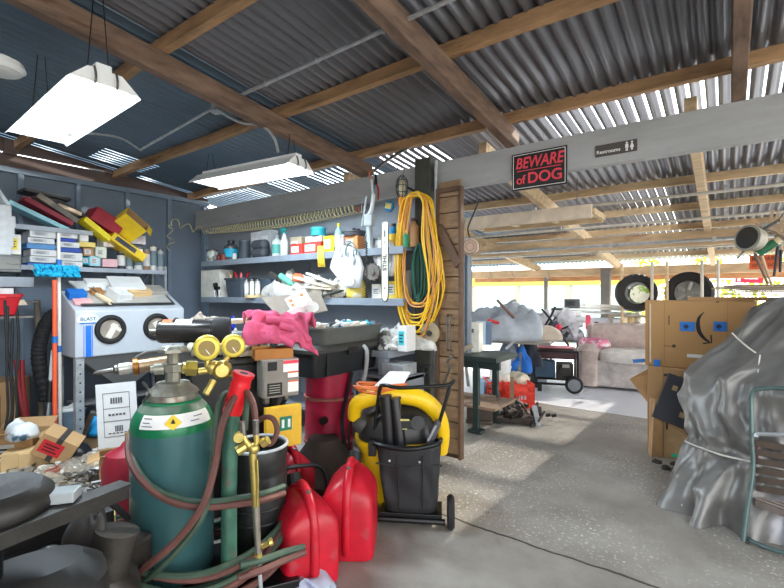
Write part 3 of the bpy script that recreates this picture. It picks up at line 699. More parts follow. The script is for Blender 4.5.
t = T('cable_conduit', 'grey pipe elbow running from the wall up and over to the post', 'conduit', q)
MB().tube(curve([(0,0,-.35),(0,0,-.05),(.03,0,.0),(.35,-.05,.12),(.7,-.1,.2)],6), .014, 8).build('pipe', steel, t, smooth=True)
q = onY(430,333,3.42)
t = T('round_disc', 'round tan disc hanging on the dark post below the yellow cord', 'disc', q)
MB().lathe([(.02,-.02),(.09,-.012),(.1,0),(.09,.01)],axis='y').build('disc', M('tan_disc',(150,136,110),.7), t, smooth=True)
MB().cyl((0,-.03,0),(0,0,0),.025,n=12).build('hub', dsteel, t)
q = onY(428,372,3.46)
t = T('outlet_box', 'dark metal outlet box low on the dark post', 'outlet', q)
MB().box((0,0,0),(.08,.06,.12)).build('box_body', P_(60,62,62), t, bevel=.006)
for z in (-.025,.025): MB().box((0,-.032,z),(.035,.006,.03)).build('socket', black, t)
# ================= LEFT WALL SHELVES =================
XL = -5.9
def left_shelf(label, px0, px1, z, X0=-6.3, X1=-5.88):
    y0, y1 = onX(px0,250,XL).y, onX(px1,250,XL).y
    t = T('wall_shelf', label, 'shelf', ((X0+X1)/2,(y0+y1)/2,z-.03))
    MB().box((0,0,.015),(X1-X0,y1-y0,.03)).build('shelf_board', shm, t)
    MB().box(((X1-X0)/2+.006,0,.005),(.014,y1-y0,.05)).build('front_edge', M('light_grey_edge',(170,178,190),.5), t)
    for s in (-.4,.4): MB().bar((-.18,s*(y1-y0),-.2),(.12,s*(y1-y0),0),.02,.03).build('bracket', shm, t)
    return y0, y1
Z1, Z2 = 2.225, 1.805
left_shelf('short grey top shelf of the left wall with leaning boxes', 8, 92, Z1)
left_shelf('long grey shelf of the left wall with stacked white boxes', 5, 165, Z2)
m = MB(); y0 = onX(166,300,-5.9).y
t = T('lattice_stand', 'grey lattice upright at the right end of the left wall shelves', 'upright', (-5.92,y0,0))
MB().box((0,0,.93),(.03,.03,1.86)).box((-.35,0,.93),(.03,.03,1.86)).build('post', galv, t)
for k in range(14): MB().bar((0,0,.2+k*.115),(-.35,0,.2+(k+(1 if k % 2 else -1)*.9)*.115+.05),.012,.012).build('brace', galv, t)
# stacked cartons, two columns
def lx(px0, px1, yt, yb, c, label, name='carton', d=.26, X=XL, lab=None, cat='box', tilt=0, group=None, zb=None):
    y, w_, h = fX(px0, px1, yt, X, 0); zb_ = onX((px0+px1)/2, yb, X).z if zb is None else zb
    h = h-zb_
    mat = P_(*c) if isinstance(c, tuple) else c
    return carton(name, label, cat, (X-d/2-.01, y, zb_), w_, d, h, mat, rot=(tilt,0,PI/2) if not isinstance(tilt, tuple) else tilt, lab=lab, group=group)
cols = [((30,56),(230.5,237.5),(228,230,232)),((28,55),(238,243.5),(232,234,236)),((27,56),(244,249),(90,150,210)),((31,57),(249.5,256),(236,236,236)),((30,57),(256.5,262.5),(226,230,232)),((28,54),(263,266),(60,110,190)),
        ((59,78),(233,238),(236,236,234)),((61,76),(238.5,241.5),(40,70,190)),((60,80),(242,247.5),(230,232,236)),((60,82),(248,252),(40,84,180)),((59,83),(252.5,261),(232,234,234)),((60,83),(261.5,266.5),(240,240,238))]
names_ = ['white carton topmost of the left stack','white carton second from the top of the left stack','pale blue carton in the middle of the left stack','white carton under the pale blue one in the left stack','white carton second from the bottom of the left stack','dark blue flat carton at the bottom of the left stack',
   'white carton topmost of the right stack','thin royal blue carton near the top of the right stack','white carton between two blue ones in the right stack','blue carton in the middle of the right stack','white carton second from the bottom of the right stack','white carton at the bottom of the right stack']
for (pxs, ysx, c), l in zip(cols, names_): lx(pxs[0],pxs[1],ysx[0],ysx[1],c,l+' behind the mop',lab=P_(205,210,216) if c[0]>200 else None, group='stacked cartons behind the mop')
for a in ((80,89,234,241.5,(238,238,236),'small white carton on the tan one, right of the stacks'),(80,96,242,247,(240,214,120),'flat yellow carton right of the white stacks'),
          (84,94,248,256,(186,140,100),'small brown carton below the flat yellow one'),(83,90,257,264.5,(30,160,190),'small teal carton at the shelf front right of the stacks'),
          (90,101,256,266,(176,220,236),'pale blue carton beside the small teal one'),(96,107,247,258,(222,232,214),'white and green printed carton beside the mop stacks'),
          (103,118,259,267,(240,190,200),'pink and white carton on the long left shelf')):
    lx(a[0],a[1],a[2],a[3],a[4],a[5],lab=white if a[4][0] < 230 else None)
lx(104,120,236,247,(236,232,226),'white crumpled carton under the yellow box', d=.2)
for i,(px,yt,r,c,l) in enumerate(((122,252,.045,(60,66,74),'dark can on the long left shelf under the yellow boxes'),(130,254,.04,(200,204,206),'pale can beside the dark can under the yellow boxes'),(139,248,.05,(216,220,222),'white jar on the long left shelf'),
     (147,250,.045,(150,120,100),'brown jar on the long left shelf'),(154,246,.04,(226,226,222),'tall white can near the shelf upright'),(161,250,.04,(180,184,186),'grey can at the right end of the long left shelf'))):
    p = onX(px,yt,-5.95); can('can', l, (-5.97,p.y,Z2), r, max(.07,p.z-Z2), P_(*c), steel, white if i in (0,3) else P_(120,140,150))
lx(131,146,235,244,(240,230,236),'white carton with a magenta top near the yellow boxes', d=.14, X=-5.98)
p = onX(117,243,-5.9)
# leaning boxes on the top shelf: (centre px, y, length, height, tilt)
def leaner(label, px, py, L, D, H, tilt, c, X=-5.98, name='carton', lab=None, cat='box'):
    p = onX(px, py, X)
    return carton(name, label, cat, (X, p.y, p.z-H/2), L, D, H, P_(*c) if isinstance(c, tuple) else c, rot=(0, math.radians(tilt), PI/2), lab=lab)
leaner('light blue game box leaning at the left end of the top shelf', 36,217, .58,.22,.045, 24, (150,206,220))
leaner('dark red game box with white lettering leaning on the top shelf', 45,212, .48,.24,.05, 27, (140,34,52), X=-5.93)
leaner('grey binder leaning over the dark red game box', 53,209, .44,.26,.06, 33, (112,108,100), X=-5.97)
leaner('black flat case on top of the leaning boxes', 44,196, .42,.28,.035, 6, (50,52,54), X=-6.03)
leaner('charcoal hardback box with pale edge leaning on the grey binder', 60,206, .46,.26,.05, 26, (66,66,70), X=-6.08)
leaner('narrow cream box leaning beside the charcoal box', 67,210, .24,.16,.04, 18, (226,206,180), X=-6.0)
leaner('crimson carton tipping off the right end of the top shelf', 99,221, .34,.3,.17, 30, (158,22,44), X=-5.95)
leaner('bright yellow flat carton sliding under the crimson carton', 93,229, .34,.2,.06, 38, (248,220,30), X=-5.86)
# open yellow cartons
def open_carton(label, px, py, w_, d_, h_, rot, c, X):
    p = onX(px, py, X); r = carton('open_carton', label, 'box', p, w_, d_, h_, [P_(*c)][0], rot=rot, flaps=True)
    m = MB(); a, b, q = w_/2-.006, d_/2-.006, h_
    for c_, d2 in (((0,0,.008),(2*a,2*b,.003)),((0,-b,q/2),(2*a,.003,q)),((0,b,q/2),(2*a,.003,q)),((-a,0,q/2),(.003,2*b,q)),((a,0,q/2),(.003,2*b,q))): m.box(c_, d2)
    m.build('brown_inside', card, r)
    for fl in [c_ for c_ in r.children if c_.name.startswith('flap')][:3]: bpy.data.objects.remove(fl)
    return r
open_carton('open yellow carton with its brown inside showing, leaning by the crimson carton', 121,231, .3,.16,.26, (math.radians(48),math.radians(38),PI/2), (246,206,40), -5.92)
leaner('yellow carton with a grey band slumped below the crimson carton', 122,247, .44,.26,.1, 34, (248,204,40), X=-5.88, lab=P_(80,80,84))
MB_ = MB
# papers and things at the photo's left edge
X = -5.6
for i,(y0,y1,w1) in enumerate(((205,216,15),(216,226,19),(226,236,18),(236,246,17),(246,254,15))):
    a = onX(-14,y1,X); b = onX(w1-3,y0,X)
    o = MB().box((0,0,(b.z-a.z)/2),(.3,b.y-a.y,(b.z-a.z)*.96)).build('paper_bundle', M('newsprint',(214,218,222),.9,var=.12,scale=12,bump=.2), loc=(X-.15,(a.y+b.y)/2,a.z), bevel=.012)
    tag(o, ('topmost','second from top','third from top','fourth from top','lowest')[i]+' white paper bundle in the stack at the left edge', 'paper bundle', 'paper bundles at the left edge')
leaner('blue and white folder leaning by the paper bundles', -2,196, .2,.2,.03, 60, (220,230,236), X=-5.8)
a, b = onX(-14,262,X), onX(21,262,X)
t = T('metal_cabinet', 'grey metal drawer unit below the paper bundles', 'drawer', (X-.17,(a.y+b.y)/2,onX(10,272,X).z))
hh = onX(10,255,X).z-onX(10,272,X).z
MB().box((0,0,hh/2),(.36,b.y-a.y,hh)).build('drawer_body', P_(120,122,120), t, bevel=.004)
MB().box((.185,0,hh*.5),(.01,b.y-a.y-.03,hh*.7)).build('drawer_front', P_(140,140,136), t, bevel=.003)
MB().bar((.2,.02,hh*.5),(.2,.12,hh*.5),.012).build('handle', steel, t)
carton('small_box', 'white and yellow carton wedged beside the paper bundles', 'box', (X-.15,onX(17,246,X).y,onX(17,254,X).z), .1,.16,.2, P_(232,230,220), rz=PI/2, lab=P_(240,214,60))
zz = onX(10,287,X).z
t = T('wall_shelf', 'short grey shelf at the left edge above the red bin', 'shelf', (X-.2,onX(0,280,X).y-.05,zz))
MB().box((0,0,.05),(.44,.62,.1)).build('shelf_board', P_(160,170,180), t, bevel=.004)
MB().bar((0,.2,-.25),(.1,.2,0),.02,.03).build('bracket', shm, t)
lx(-8,14,288,296,(236,238,238),'white slab box hung under the short left shelf', X=-5.6, d=.3)
t = T('red_bin', 'red plastic bin at the left edge below the white slab box', 'bin', (-5.62,onX(-2,310,-5.5).y,onX(2,315,-5.5).z))
MB().loft([(0,0,0,.1,.14,8),(.17,0,0,.13,.18,8),(.17,0,0,.14,.195,8),(.2,0,0,.14,.195,8)]).build('bin_body', P_(196,16,34), t, smooth=True)
MB().box((.145,0,.17),(.01,.1,.02)).build('lip', P_(220,40,50), t)
zz = onX(2,315,-5.5).z
t = T('wall_shelf', 'small steel ledge under the red bin at the left edge', 'shelf', (-5.95,onX(2,310,-5.5).y,zz-.02)); MB().box((.15,0,0),(.9,.4,.02)).build('shelf_board', steel, t)
p = onX(17,303,-5.6)
t = T('trowel', 'steel trowel with a cream blade lying beside the red bin', 'trowel', p)
MB().prism([(-.07,-.02),(.07,-.02),(.04,.035),(-.07,.02)], .12, Matrix.Rotation(PI/2,4,'Z')).build('blade', P_(220,200,176), t)
MB().cyl((0,.07,.0),(0,.16,.01),.012).build('handle', steel, t)
# hanging cables
for i,(x0,x1,yb) in enumerate(((13,11,425),(17,16,440),(8,7,300+130),(5,12,438))):
    X = -5.1
    cable('hanging_cable', ('black cable hanging at the left edge, leftmost strand','black cable hanging at the left edge, curving strand beside the red bin','short black cable hanging at the left edge','black cable hanging at the left edge, lowest hanging strand')[i], 'cable',
      [onX(x0,318-6*i,X), onX(x0+(2 if i % 2 else -1),345,X), onX(x1,380,X), onX(x1+1,410,X), onX(x1-2,yb,X)], .011, black)
# long handled tools against the left wall
def pole(name, label, cat, a, b, r, mat, parts=()):
    a, b = Vector(a), Vector(b); t = T(name, label, cat, a)
    MB().tube([(0,0,0), b-a], r, 10).build('handle', mat, t, smooth=True)
    for nm, f0, f1, rr, mm in parts: MB().tube([(b-a)*f0, (b-a)*f1], rr, 12).build(nm, mm, t, smooth=True)
    return t
X = -5.25
t = pole('mop', 'bright orange handled mop with a fluffy blue head, standing upright', 'mop', onX(55,445,X), onX(54.5,280,X), .02, M('orange_pole',(242,96,60),.35,var=.06), (('pole_sleeve',.62,.66,.024,bluep),))
hp = onX(57,271,X)-onX(55,445,X)
m = MB(); rr = random.Random(5)
for i in range(26):
    for j in range(7):
        y = -.17+.34*i/25; z = -.045+.015*j
        m.ball((hp.x+rr.uniform(-.03,.06), hp.y+y+rr.uniform(-.01,.01), hp.z+z), .017, 6)
m.build('mop_head', M('blue_chenille',(30,176,220),.9,var=.15,scale=30), t, smooth=True)
MB().box((hp.x,hp.y,hp.z-.02),(.05,.32,.03)).build('head_plate', black, t)
pole('broom', 'white handled pole standing right beside the orange mop handle', 'broom', onX(60.5,445,-5.3), onX(58.5,233,-5.3), .016, M('white_pole',(232,228,220),.35,var=.06), (('blue_collar',.44,.47,.02,bluep),('pole_cap',.84,.875,.024,bluep)))
pole('wooden_pole', 'worn wooden plank handle leaning behind the black flexible duct', 'tool handle', onX(43,450,-5.7), onX(37,300,-5.9), .03, M('grey_wood_handle',(120,110,98),.8))
pole('pressure_lance', 'black and silver lance with a white sleeve leaning by the orange mop', 'tool', onX(46,440,-5.4), onX(52,365,-5.45), .014, galv, (('black_grip',.5,.78,.03,black),('white_sleeve',.8,1.2,.02,whitep)))
b0 = onX(28,415,-5.5); b0.z = .18
t = T('bolt_cutter', 'bolt cutter with two dark red handles leaning on the left wall', 'bolt cutter', b0)
for dx_ in (16,22):
    e = onX(dx_,360,-5.6)-b0; MB().tube(curve([(0,0,0),e*.5+Vector((0,-.01,0)),e],5),[.03]*5+[.02]*6,8).build('handle', P_(128,26,30), t, smooth=True)
MB().bar((0,0,0),(0,.03,-.16),.05).build('jaws', black, t, bevel=.01)
# black flexible duct
t = T('flexible_duct', 'fat black ribbed duct hose curving behind the mop', 'hose', onX(62,312,-5.6))
pd = curve([Vector((0,0,0)), onX(50,318,-5.6)-onX(62,312,-5.6), onX(42,335,-5.6)-onX(62,312,-5.6), onX(39,360,-5.6)-onX(62,312,-5.6), onX(46,400,-5.6)-onX(62,312,-5.6)], 14)
MB().tube(pd, [.062+.006*(i % 2) for i in range(len(pd))], 14).build('ribbed_hose', rubber, t)
MB().cyl((0,.0,0),(0,.07,0),.05,n=14).build('cuff', black, t)

# ================= BLAST CABINET =================
cabm = M('cabinet_grey_enamel', (186,192,200), .4, var=.06, scale=3); cabd = M('hopper_grey', (116,118,120), .5, .2, var=.1)
yA, yB = 1.665, 2.765; XF = -5.1; cyy = (yA+yB)/2; W_ = yB-yA
t = T('blast_cabinet', 'pale grey sandblasting cabinet with two round arm ports on legs', 'cabinet', (XF-.3,cyy,0))
prof = [(-.3,.87),(.3,.87),(.3,1.33),(.27,1.345),(-.1,1.53),(-.3,1.53)]
MB().prism(prof, W_).build('cabinet_body', cabm, t, bevel=.012)
MB().bar((.24,0,1.385),(-.08,0,1.543),W_*.86,.008).build('window_frame', M('dark_gasket',(52,54,56),.5), t)
MB().bar((.215,0,1.405),(-.055,0,1.54),W_*.8,.006).build('window_glass', M('dusty_window',(176,174,168),.15,var=.1), t)
for s in (-1, 1):
    pt = MB().tube([(.305,s*.235+.125*math.cos(a*PI/16),1.135+.125*math.sin(a*PI/16)) for a in range(32)], .026, 10, closed=True).build('arm_port', rubber, t, smooth=True)
    bm_ = MB().lathe([(.02,-.05),(.1,.002),(.112,.004)], (.302,s*.235,1.135), axis='x').build('port_membrane', M('dusty_membrane',(150,140,128),.6,var=.35,scale=9), pt, smooth=True)
    MB().box((.309,s*.235+.01,1.12),(.012,.06,.16),(.5*s,0,0)).box((.309,s*.235+.05,1.15),(.01,.04,.12),(.9,0,0)).build('glove_fold', P_(214,208,196), pt, bevel=.005)
zl = 1.25
t2 = MB().prism([(.1*math.cos(a*PI/12),.055*math.sin(a*PI/12)) for a in range(24)], .004, Matrix.Translation((.303,-.44,zl)) @ Matrix.Rotation(PI/2,4,'Z')).build('maker_plate', P_(214,226,240), t)
text(t2, 'BLAST', .05, ink, (.3065,-.44,zl), rot=(PI/2,0,PI/2))
MB().prism([(-.08,-.035),(.08,-.035),(.06,-.048),(-.06,-.048)], .003, Matrix.Translation((.306,-.44,zl)) @ Matrix.Rotation(PI/2,4,'Z')).build('blue_swoosh', bluep, t2)
MB().box((.302,-.435,1.03),(.003,.05,.31)).build('blue_stripe', M('stripe_blue',(26,110,220),.4), t)
m = MB()
for dy in (-.475,-.4): m.box((.302,dy,1.03),(.003,.006,.31))
m.build('thin_stripe', M('stripe_blue',(26,110,220),.4), t)
MB().lathe([(.03,0),(.03,.008),(.01,.012)], (.3,.45,1.2), axis='x').box((.31,.45,1.19),(.02,.05,.02)).build('latch', steel, t)
vs = [(-.28,-.52,.87),(.28,-.52,.87),(.28,.52,.87),(-.28,.52,.87),(-.08,-.08,.5),(.08,-.08,.5),(.08,.08,.5),(-.08,.08,.5)]
MB().add(vs, [(0,1,5,4),(1,2,6,5),(2,3,7,6),(3,0,4,7),(4,5,6,7)]).build('hopper', cabd, t)
for sx_ in (-1,1):
    for sy_ in (-1,1):
        m = MB().box((sx_*.28,sy_*.5,.44),(.006,.07,.88)).box((sx_*.28-sx_*.03,sy_*.535,.44),(.06,.006,.88)); lg = m.build('leg', galv, t)
        if sx_ > 0:
            for k in range(9): MB().cyl((sx_*.28+.003*sx_,sy_*.5,.08+k*.09),(sx_*.28+.005*sx_,sy_*.5,.08+k*.09),.009,n=8).build('bolt_hole', ink, lg)
MB().box((-.1,0,.35),(.3,.9,.02)).build('lower_tray', cabd, t)
# on the cabinet top (sloping about 27 degrees towards the room)
SL = math.atan2(.185,.37)
def oncab(name, label, cat, py_, u, w_, d_, h_, mat, rz=0., lab=None, lift=0.):
    # u: 0 front edge .. 1 back edge of the slope
    x = XF-.03-.37*u; z = 1.345+.185*u+.008+lift
    r = carton(name, label, cat, (x, cyy+py_, z), w_, d_, h_, mat, rot=(SL,0,PI/2+rz), lab=lab)
    return r
oncab('brush_block', 'bright blue sponge block at the left of the cabinet top', 'sponge', -.46, .62, .16,.12,.07, P_(16,110,200))
oncab('foam_pad', 'pink foam pad under the blue sponge block', 'foam', -.44, .3, .16,.1,.03, P_(236,176,176))
oncab('white_carton', 'white small carton tilted on the cabinet window', 'box', -.08, .5, .17,.2,.1, white, .35)
oncab('tan_carton', 'tan open carton on the cabinet window right of the white one', 'box', .14, .8, .26,.24,.09, cardl, .1)
oncab('paper_stack', 'stack of white printed sheets lying over the tan carton', 'papers', .06, .85, .34,.3,.03, white, -.15, lift=.1)
oncab('flat_case', 'grey flat case with clips at the right of the cabinet top', 'case', .36, .85, .24,.2,.06, P_(160,156,150), .1)
oncab('wood_block', 'brown wooden block near the paint roller on the cabinet', 'block', -.26, .75, .12,.12,.06, P_(176,120,70))
oncab('magazine', 'white magazine lying at the back of the cabinet top', 'magazine', -.3, 1.0, .3,.2,.02, P_(222,226,226), .2, lift=.04)
oncab('white_slab', 'white slab box at the back left of the cabinet top', 'box', -.2, 1.15, .24,.12,.09, white, 0)
t = T('paint_roller', 'cream roller lying pointing down the cabinet window', 'roller', (XF-.12,cyy-.25,1.43), rot=(0,.4,.3))
MB().cyl((-.12,0,.02),(.1,0,.02),.026,n=14).build('roller_sleeve', P_(232,214,178), t, smooth=True)
MB().tube([(.1,0,.02),(.13,0,.02),(-.2,.0,.05),(-.26,.05,.05)],.006).build('wire_handle', steel, t)
# instruction booklet standing before the cabinet
pb = onD(118,415,3.55)
t = T('instruction_sheet', 'white printed instruction sheet propped up before the cabinet', 'sheet', onD(119,446,3.55), rot=(-.06,-.07,math.radians(48)))
MB().box((0,0,.245),(.29,.012,.5)).build('sheet_board', white, t)
m = MB()
for z in (.08,.2,.3,.42): m.box((0,-.0075,z),(.19,.002,.003))
for x in (-.095,.095): m.box((x,-.0075,.25),(.003,.002,.34))
m.build('frame_line', ink, t)
m = MB()
for x, z, w1, h1 in ((.0,.36,.09,.045),(0,.25,.13,.016),(.01,.14,.06,.045),(0,.105,.14,.01)):
    for k in range(5): m.box((x-w1/2+w1*(k+.5)/5,-.0075,z),(w1/7,.002,h1))
m.build('printed_marks', M('grey_ink',(90,90,96),.7), t)
# ================= FLOOR CLUTTER ON THE LEFT =================
def fbox(label, px, py, w_, d_, h_, c, rz, z=0., flaps=False, band=None, lab=None, rot=None, name='cardboard_box'):
    p = onZ(px, py, z); return carton(name, label, 'box', p, w_, d_, h_, c, rz=rz, flaps=flaps, band=band, lab=lab, rot=rot)
A = math.radians(60)
fbox('tall brown cardboard box with a dark blue band behind the hanging cables', -2,440,.42,.4,.62,card,A,0,lab=P_(30,44,60))
fbox('brown cardboard box with white stickers standing behind the cables', 15,462,.44,.34,.26,card,A-.2,0,lab=white,flaps=True)
fbox('small pale box at the front, next to another pale box', 20,468,.2,.2,.16,cardl,A,0.02)
fbox('small pale box right of its twin at the left edge', 36,466,.2,.22,.15,cardl,A+.1,0.02)
p = onZ(52,455,.12)
carton('cardboard_box', 'brown box with a red sticker tipped on its corner by the mop', 'box', p, .28,.24,.2, card, rot=(.1,math.radians(32),A), band=P_(60,56,52), lab=P_(214,40,50))
fbox('brown open carton lying on its side behind the red tank', 122,485,.3,.22,.26,card,math.radians(70),0,flaps=True)
fbox('small dusty brown box under the light blue bag', 95,450,.16,.18,.14,P_(122,100,76),.8,0)
p = onZ(98,437,.12); heap('blue_bag', 'bright light blue bag on the small dusty box', 'bag', (p.x,p.y,.16), .13,.11,.17, P_(30,140,200), 3)
p = onZ(68,440,0); t = T('bucket', 'blue grey bucket full of rags behind the slotted cabinet leg', 'bucket', p)
MB().lathe([(.11,0),(.12,.01),(.15,.3),(.158,.3),(.158,.32),(.14,.32),(.13,.28)]).build('bucket_body', P_(96,116,132), t, smooth=True)
MB().heap((0,0,.27),.13,.13,.08,.4,9,3,18).build('rags', P_(190,190,186), t, smooth=True)
pole('iron_pipe', 'dark iron pipe leaning against the slotted cabinet leg', 'pipe', onZ(78,452,0), onD(93,412,4.15), .022, steel)
p = onZ(75,462,0); heap('black_bag', 'black crumpled bag on the floor by the iron pipe', 'bag', p, .16,.13,.2, M('black_poly',(26,24,28),.4,var=.3), 8)
p = onZ(25,415,.2)
heap('white_wrapper', 'white plastic wrapper stuffed into the brown box behind the cables', 'wrapper', (onZ(20,440,.24).x,onZ(20,440,.24).y,.27), .15,.12,.17, M('white_poly',(226,230,232),.4,var=.12,scale=10,spots=(9,.6,(70,100,120))), 5, .5, 6)
# litter on the floor: counted pieces
litter_m = [P_(150,134,112), P_(196,180,150), P_(96,92,90), P_(170,96,80), P_(214,212,206), P_(120,118,116)]
heap('litter_bed', 'dusty heap of shavings and scraps on the floor left of the cylinder', 'scraps', onZ(80,478,0), .85,.5,.07, M('scrap_dust',(142,132,118),.9,var=.4,scale=18,bump=.4,spots=(16,.56,(214,206,192))), 2, .6, 9, kind='stuff', n=60)
rr = random.Random(11)
words_ = ('tan','cream','dark grey','reddish','white','mid grey')
shapes_ = ('strap','offcut','bolt','rag strip','peg','coil')
places_ = ('by the small pale boxes','below the tipped brown box','in front of the slotted leg','by the open carton','behind the dark bench beam','in the middle of the floor scraps')
for i in range(30):
    px, py = rr.uniform(45,112), rr.uniform(458,500); p = onZ(px, py, .05); k = i % 6; j = (i//6+i) % 6
    m = MB()
    if j == 0: m.tube(curve([(rr.uniform(-.1,.1),rr.uniform(-.1,.1),.02+.02*q) for q in range(4)],5),.008,6)
    elif j == 1: m.box((0,0,.02),(.12,.05,.03))
    elif j == 2: m.cyl((0,0,.015),(.09,0,.015),.01,n=8).cyl((.09,0,.015),(.1,0,.015),.02,n=6)
    elif j == 3: m.heap((0,0,0),.1,.06,.05,.5,12,i,16)
    elif j == 4: m.box((0,0,.02),(.14,.02,.02)).box((.03,0,.03),(.02,.04,.02))
    else: m.tube([(.05*math.cos(a*.7),.05*math.sin(a*.7),.02+.002*a) for a in range(20)],.007,6)
    o = m.build(('strap','offcut','bolt','rag_strip','clothes_peg','wire_coil')[j], litter_m[k], loc=(p.x,p.y,.05), rot=(0,rr.uniform(-.2,.2),rr.uniform(0,6)), bevel=0)
    tag(o, words_[k]+' '+shapes_[j]+' lying in the litter on the floor '+places_[(i//6) % 6 if i < 30 else 5], 'scrap', 'scraps on the floor left of the cylinder')
p = onZ(103,472,.08); o = MB().lathe([(.02,0),(.08,.004),(.1,.02),(.09,.02),(.02,.008)]).build('plate', P_(220,222,226), loc=(p.x,p.y,.08), smooth=True); tag(o, 'white and blue round plate on the floor scraps by the open carton', 'plate')
# steel chain heap in front of the litter
t = T('chain_heap', 'heap of grey steel chain on the floor behind the dark bench beam', 'chain', onZ(95,492,.03))
m = MB()
for i in range(90):
    a = rr.uniform(0,2*PI); x, y, z = rr.uniform(-.34,.34), rr.uniform(-.1,.1), rr.uniform(.0,.1)
    th, ta = rr.uniform(0,PI), rr.uniform(-.8,.8)
    R3 = Euler((ta,ta*.5,th)).to_matrix(); m.tube([Vector((x,y,z))+R3 @ Vector((.026*math.cos(b*PI/4),.015*math.sin(b*PI/4),0)) for b in range(8)], .005, 5, closed=True)
m.build('chain_links', steel, t)
# ================= CYLINDER, CART AND HOSES =================
D0 = 2.25; c1 = onD(173,400,D0); c1.z = 0; c2 = onD(258,400,2.42); c2.z = 0
FC = math.radians(36.7)
def fc(px): return math.radians(36.7)-math.atan((px-392)/F)      # turned to face the photographer
t = T('cylinder_cart', 'low black gas cylinder cart with a green upright and a red grip', 'cart', c1+Vector((.1,.05,0)), fc(200))
MB().box((.08,0,.09),(.8,.5,.04)).build('base_plate', blackm, t, bevel=.005)
for s in (-1,1): 
    wl = MB().lathe([(.03,-.03),(.085,-.03),(.095,-.015),(.095,.015),(.085,.03),(.03,.03)], (.08+s*.36,.3,.095), axis='x').build('wheel', rubber, t, smooth=True)
    MB().cyl((.08+s*.36-.035,.3,.095),(.08+s*.36+.035,.3,.095),.03).build('wheel_hub', galv, wl)
inv = (Matrix.Translation(t.location) @ Matrix.Rotation(fc(200),4,'Z')).inverted()
g = lambda px, py, d: inv @ onD(px, py, d)
MB().tube([g(229,575,2.12),g(229,500,2.14),g(230,450,2.16),g(233,412,2.18)],[.036,.036,.036,.034],16).build('green_upright', M('scuffed_green_tube',(60,104,88),.5,.2,var=.35,scale=9,spots=(8,.6,(96,88,78))), t, smooth=True)
pts = [g(232,413,2.18)+(g(244,373,2.18)-g(232,413,2.18))*k/16 for k in range(17)]
MB().tube(pts, [.045+(.004 if (k % 2 and 3 < k < 13) else 0)+(.008 if k > 14 else 0) for k in range(17)], 18).build('red_grip', M('red_grip',(218,28,40),.35,var=.08), t, smooth=True)
MB().cyl(pts[-1], pts[-1]+(pts[-1]-pts[-2])*.12, .02, n=12).build('grip_hole', ink, t)
# the cylinder itself
t = T('gas_cylinder', 'big blue green gas cylinder with a grey neck, white label and hand wheel', 'gas cylinder', c1+Vector((0,0,.125)), fc(172))
R = .19
zs = lambda y: 1.5-(y-294)*D0/F-.125
gb = M('cylinder_teal', (64,106,110), .32, .15, var=.12, scale=4, spots=(5,.7,(96,120,118)))
gg = M('cylinder_green', (24,118,78), .3, .1, var=.15, scale=6, spots=(7,.66,(120,130,118)))
gn = M('cylinder_grey_neck', (142,142,132), .35, .4, var=.35, scale=9, spots=(6,.6,(110,80,60)))
Zb = lambda z: z-.125
MB().lathe([(R*.94,0),(R,.02),(R,Zb(.835))], n=48).build('lower_body', gb, t, smooth=True)
MB().lathe([(R*.999,Zb(.83)),(R*1.002,Zb(.845)),(R*.99,Zb(.873)),(R*.955,Zb(.896)),(R*.9,Zb(.918)),(R*.83,Zb(.938))], n=48).build('green_band', gg, t, smooth=True)
MB().lathe([(R*.835,Zb(.937)),(R*.74,Zb(.958)),(R*.66,Zb(.972)),(R*.62,Zb(.98))], n=48).build('dusty_shoulder', M('dusty_green_grey',(112,132,116),.4,.2,var=.3,scale=8,spots=(6,.6,(60,120,90))), t, smooth=True)
MB().lathe([(R*.62,Zb(.975)),(R*.6,Zb(1.005)),(R*.64,Zb(1.01)),(R*.6,Zb(1.022)),(R*.44,Zb(1.045)),(R*.4,Zb(1.06)),(R*.18,Zb(1.065))], n=40).build('grey_neck', gn, t, smooth=True)
MB().lathe([(R*.7,Zb(.967)),(R*.69,Zb(.975)),(R*.66,Zb(.98)),(R*.6,Zb(.98))], n=40).build('neck_ring', gg, t, smooth=True)
# label band wrapped on the shoulder
def wrap(z0, z1, r0, r1, a0, a1, name, mat, par, n=20, off=.003):
    vs = []; fs = []
    for i in range(n+1):
        a = math.radians(a0+(a1-a0)*i/n)-PI/2
        vs += [((r0+off)*math.cos(a),(r0+off)*math.sin(a),z0),((r1+off)*math.cos(a),(r1+off)*math.sin(a),z1)]
    for i in range(n): fs.append((2*i,2*i+2,2*i+3,2*i+1))
    m = MB(); m.v = vs; m.f = fs; o = m.build(name, mat, par, smooth=True)
    md = o.modifiers.new('s','SOLIDIFY'); md.thickness = .001; return o
PR = [(.875,.988),(.896,.955),(.918,.9),(.934,.843)]
def shr(z):
    for (a, b), (c, d) in zip(PR, PR[1:]):
        if z <= c: return b+(d-b)*(z-a)/(c-a)
    return PR[-1][1]
def wrapm(zl_, a0, a1, name, mat, par, off, n=24):
    vs = []; fs = []; k = len(zl_)
    for i in range(n+1):
        a = math.radians(a0+(a1-a0)*i/n)-PI/2
        for z in zl_: r = R*shr(z)+off; vs.append((r*math.cos(a), r*math.sin(a), Zb(z)))
    for i in range(n):
        for j in range(k-1): fs.append((i*k+j,(i+1)*k+j,(i+1)*k+j+1,i*k+j+1))
    m = MB(); m.v = vs; m.f = fs; return m.build(name, mat, par, smooth=True)
lb = wrapm([.875,.885,.896,.907,.918,.926,.934], -48, 62, 'paper_label', whink, t, .003)
yz = Zb(.9)
MB().add([(-.0,-R*1.0-.006,yz-.03),(.038,-R*.945-.006,yz),(0,-R*.84-.008,yz+.036),(-.038,-R*.945-.006,yz)],[(0,1,2,3)]).build('hazard_diamond', M('hazard_yellow',(240,206,50),.5,var=.04), lb, loc=(-.0,0,0))
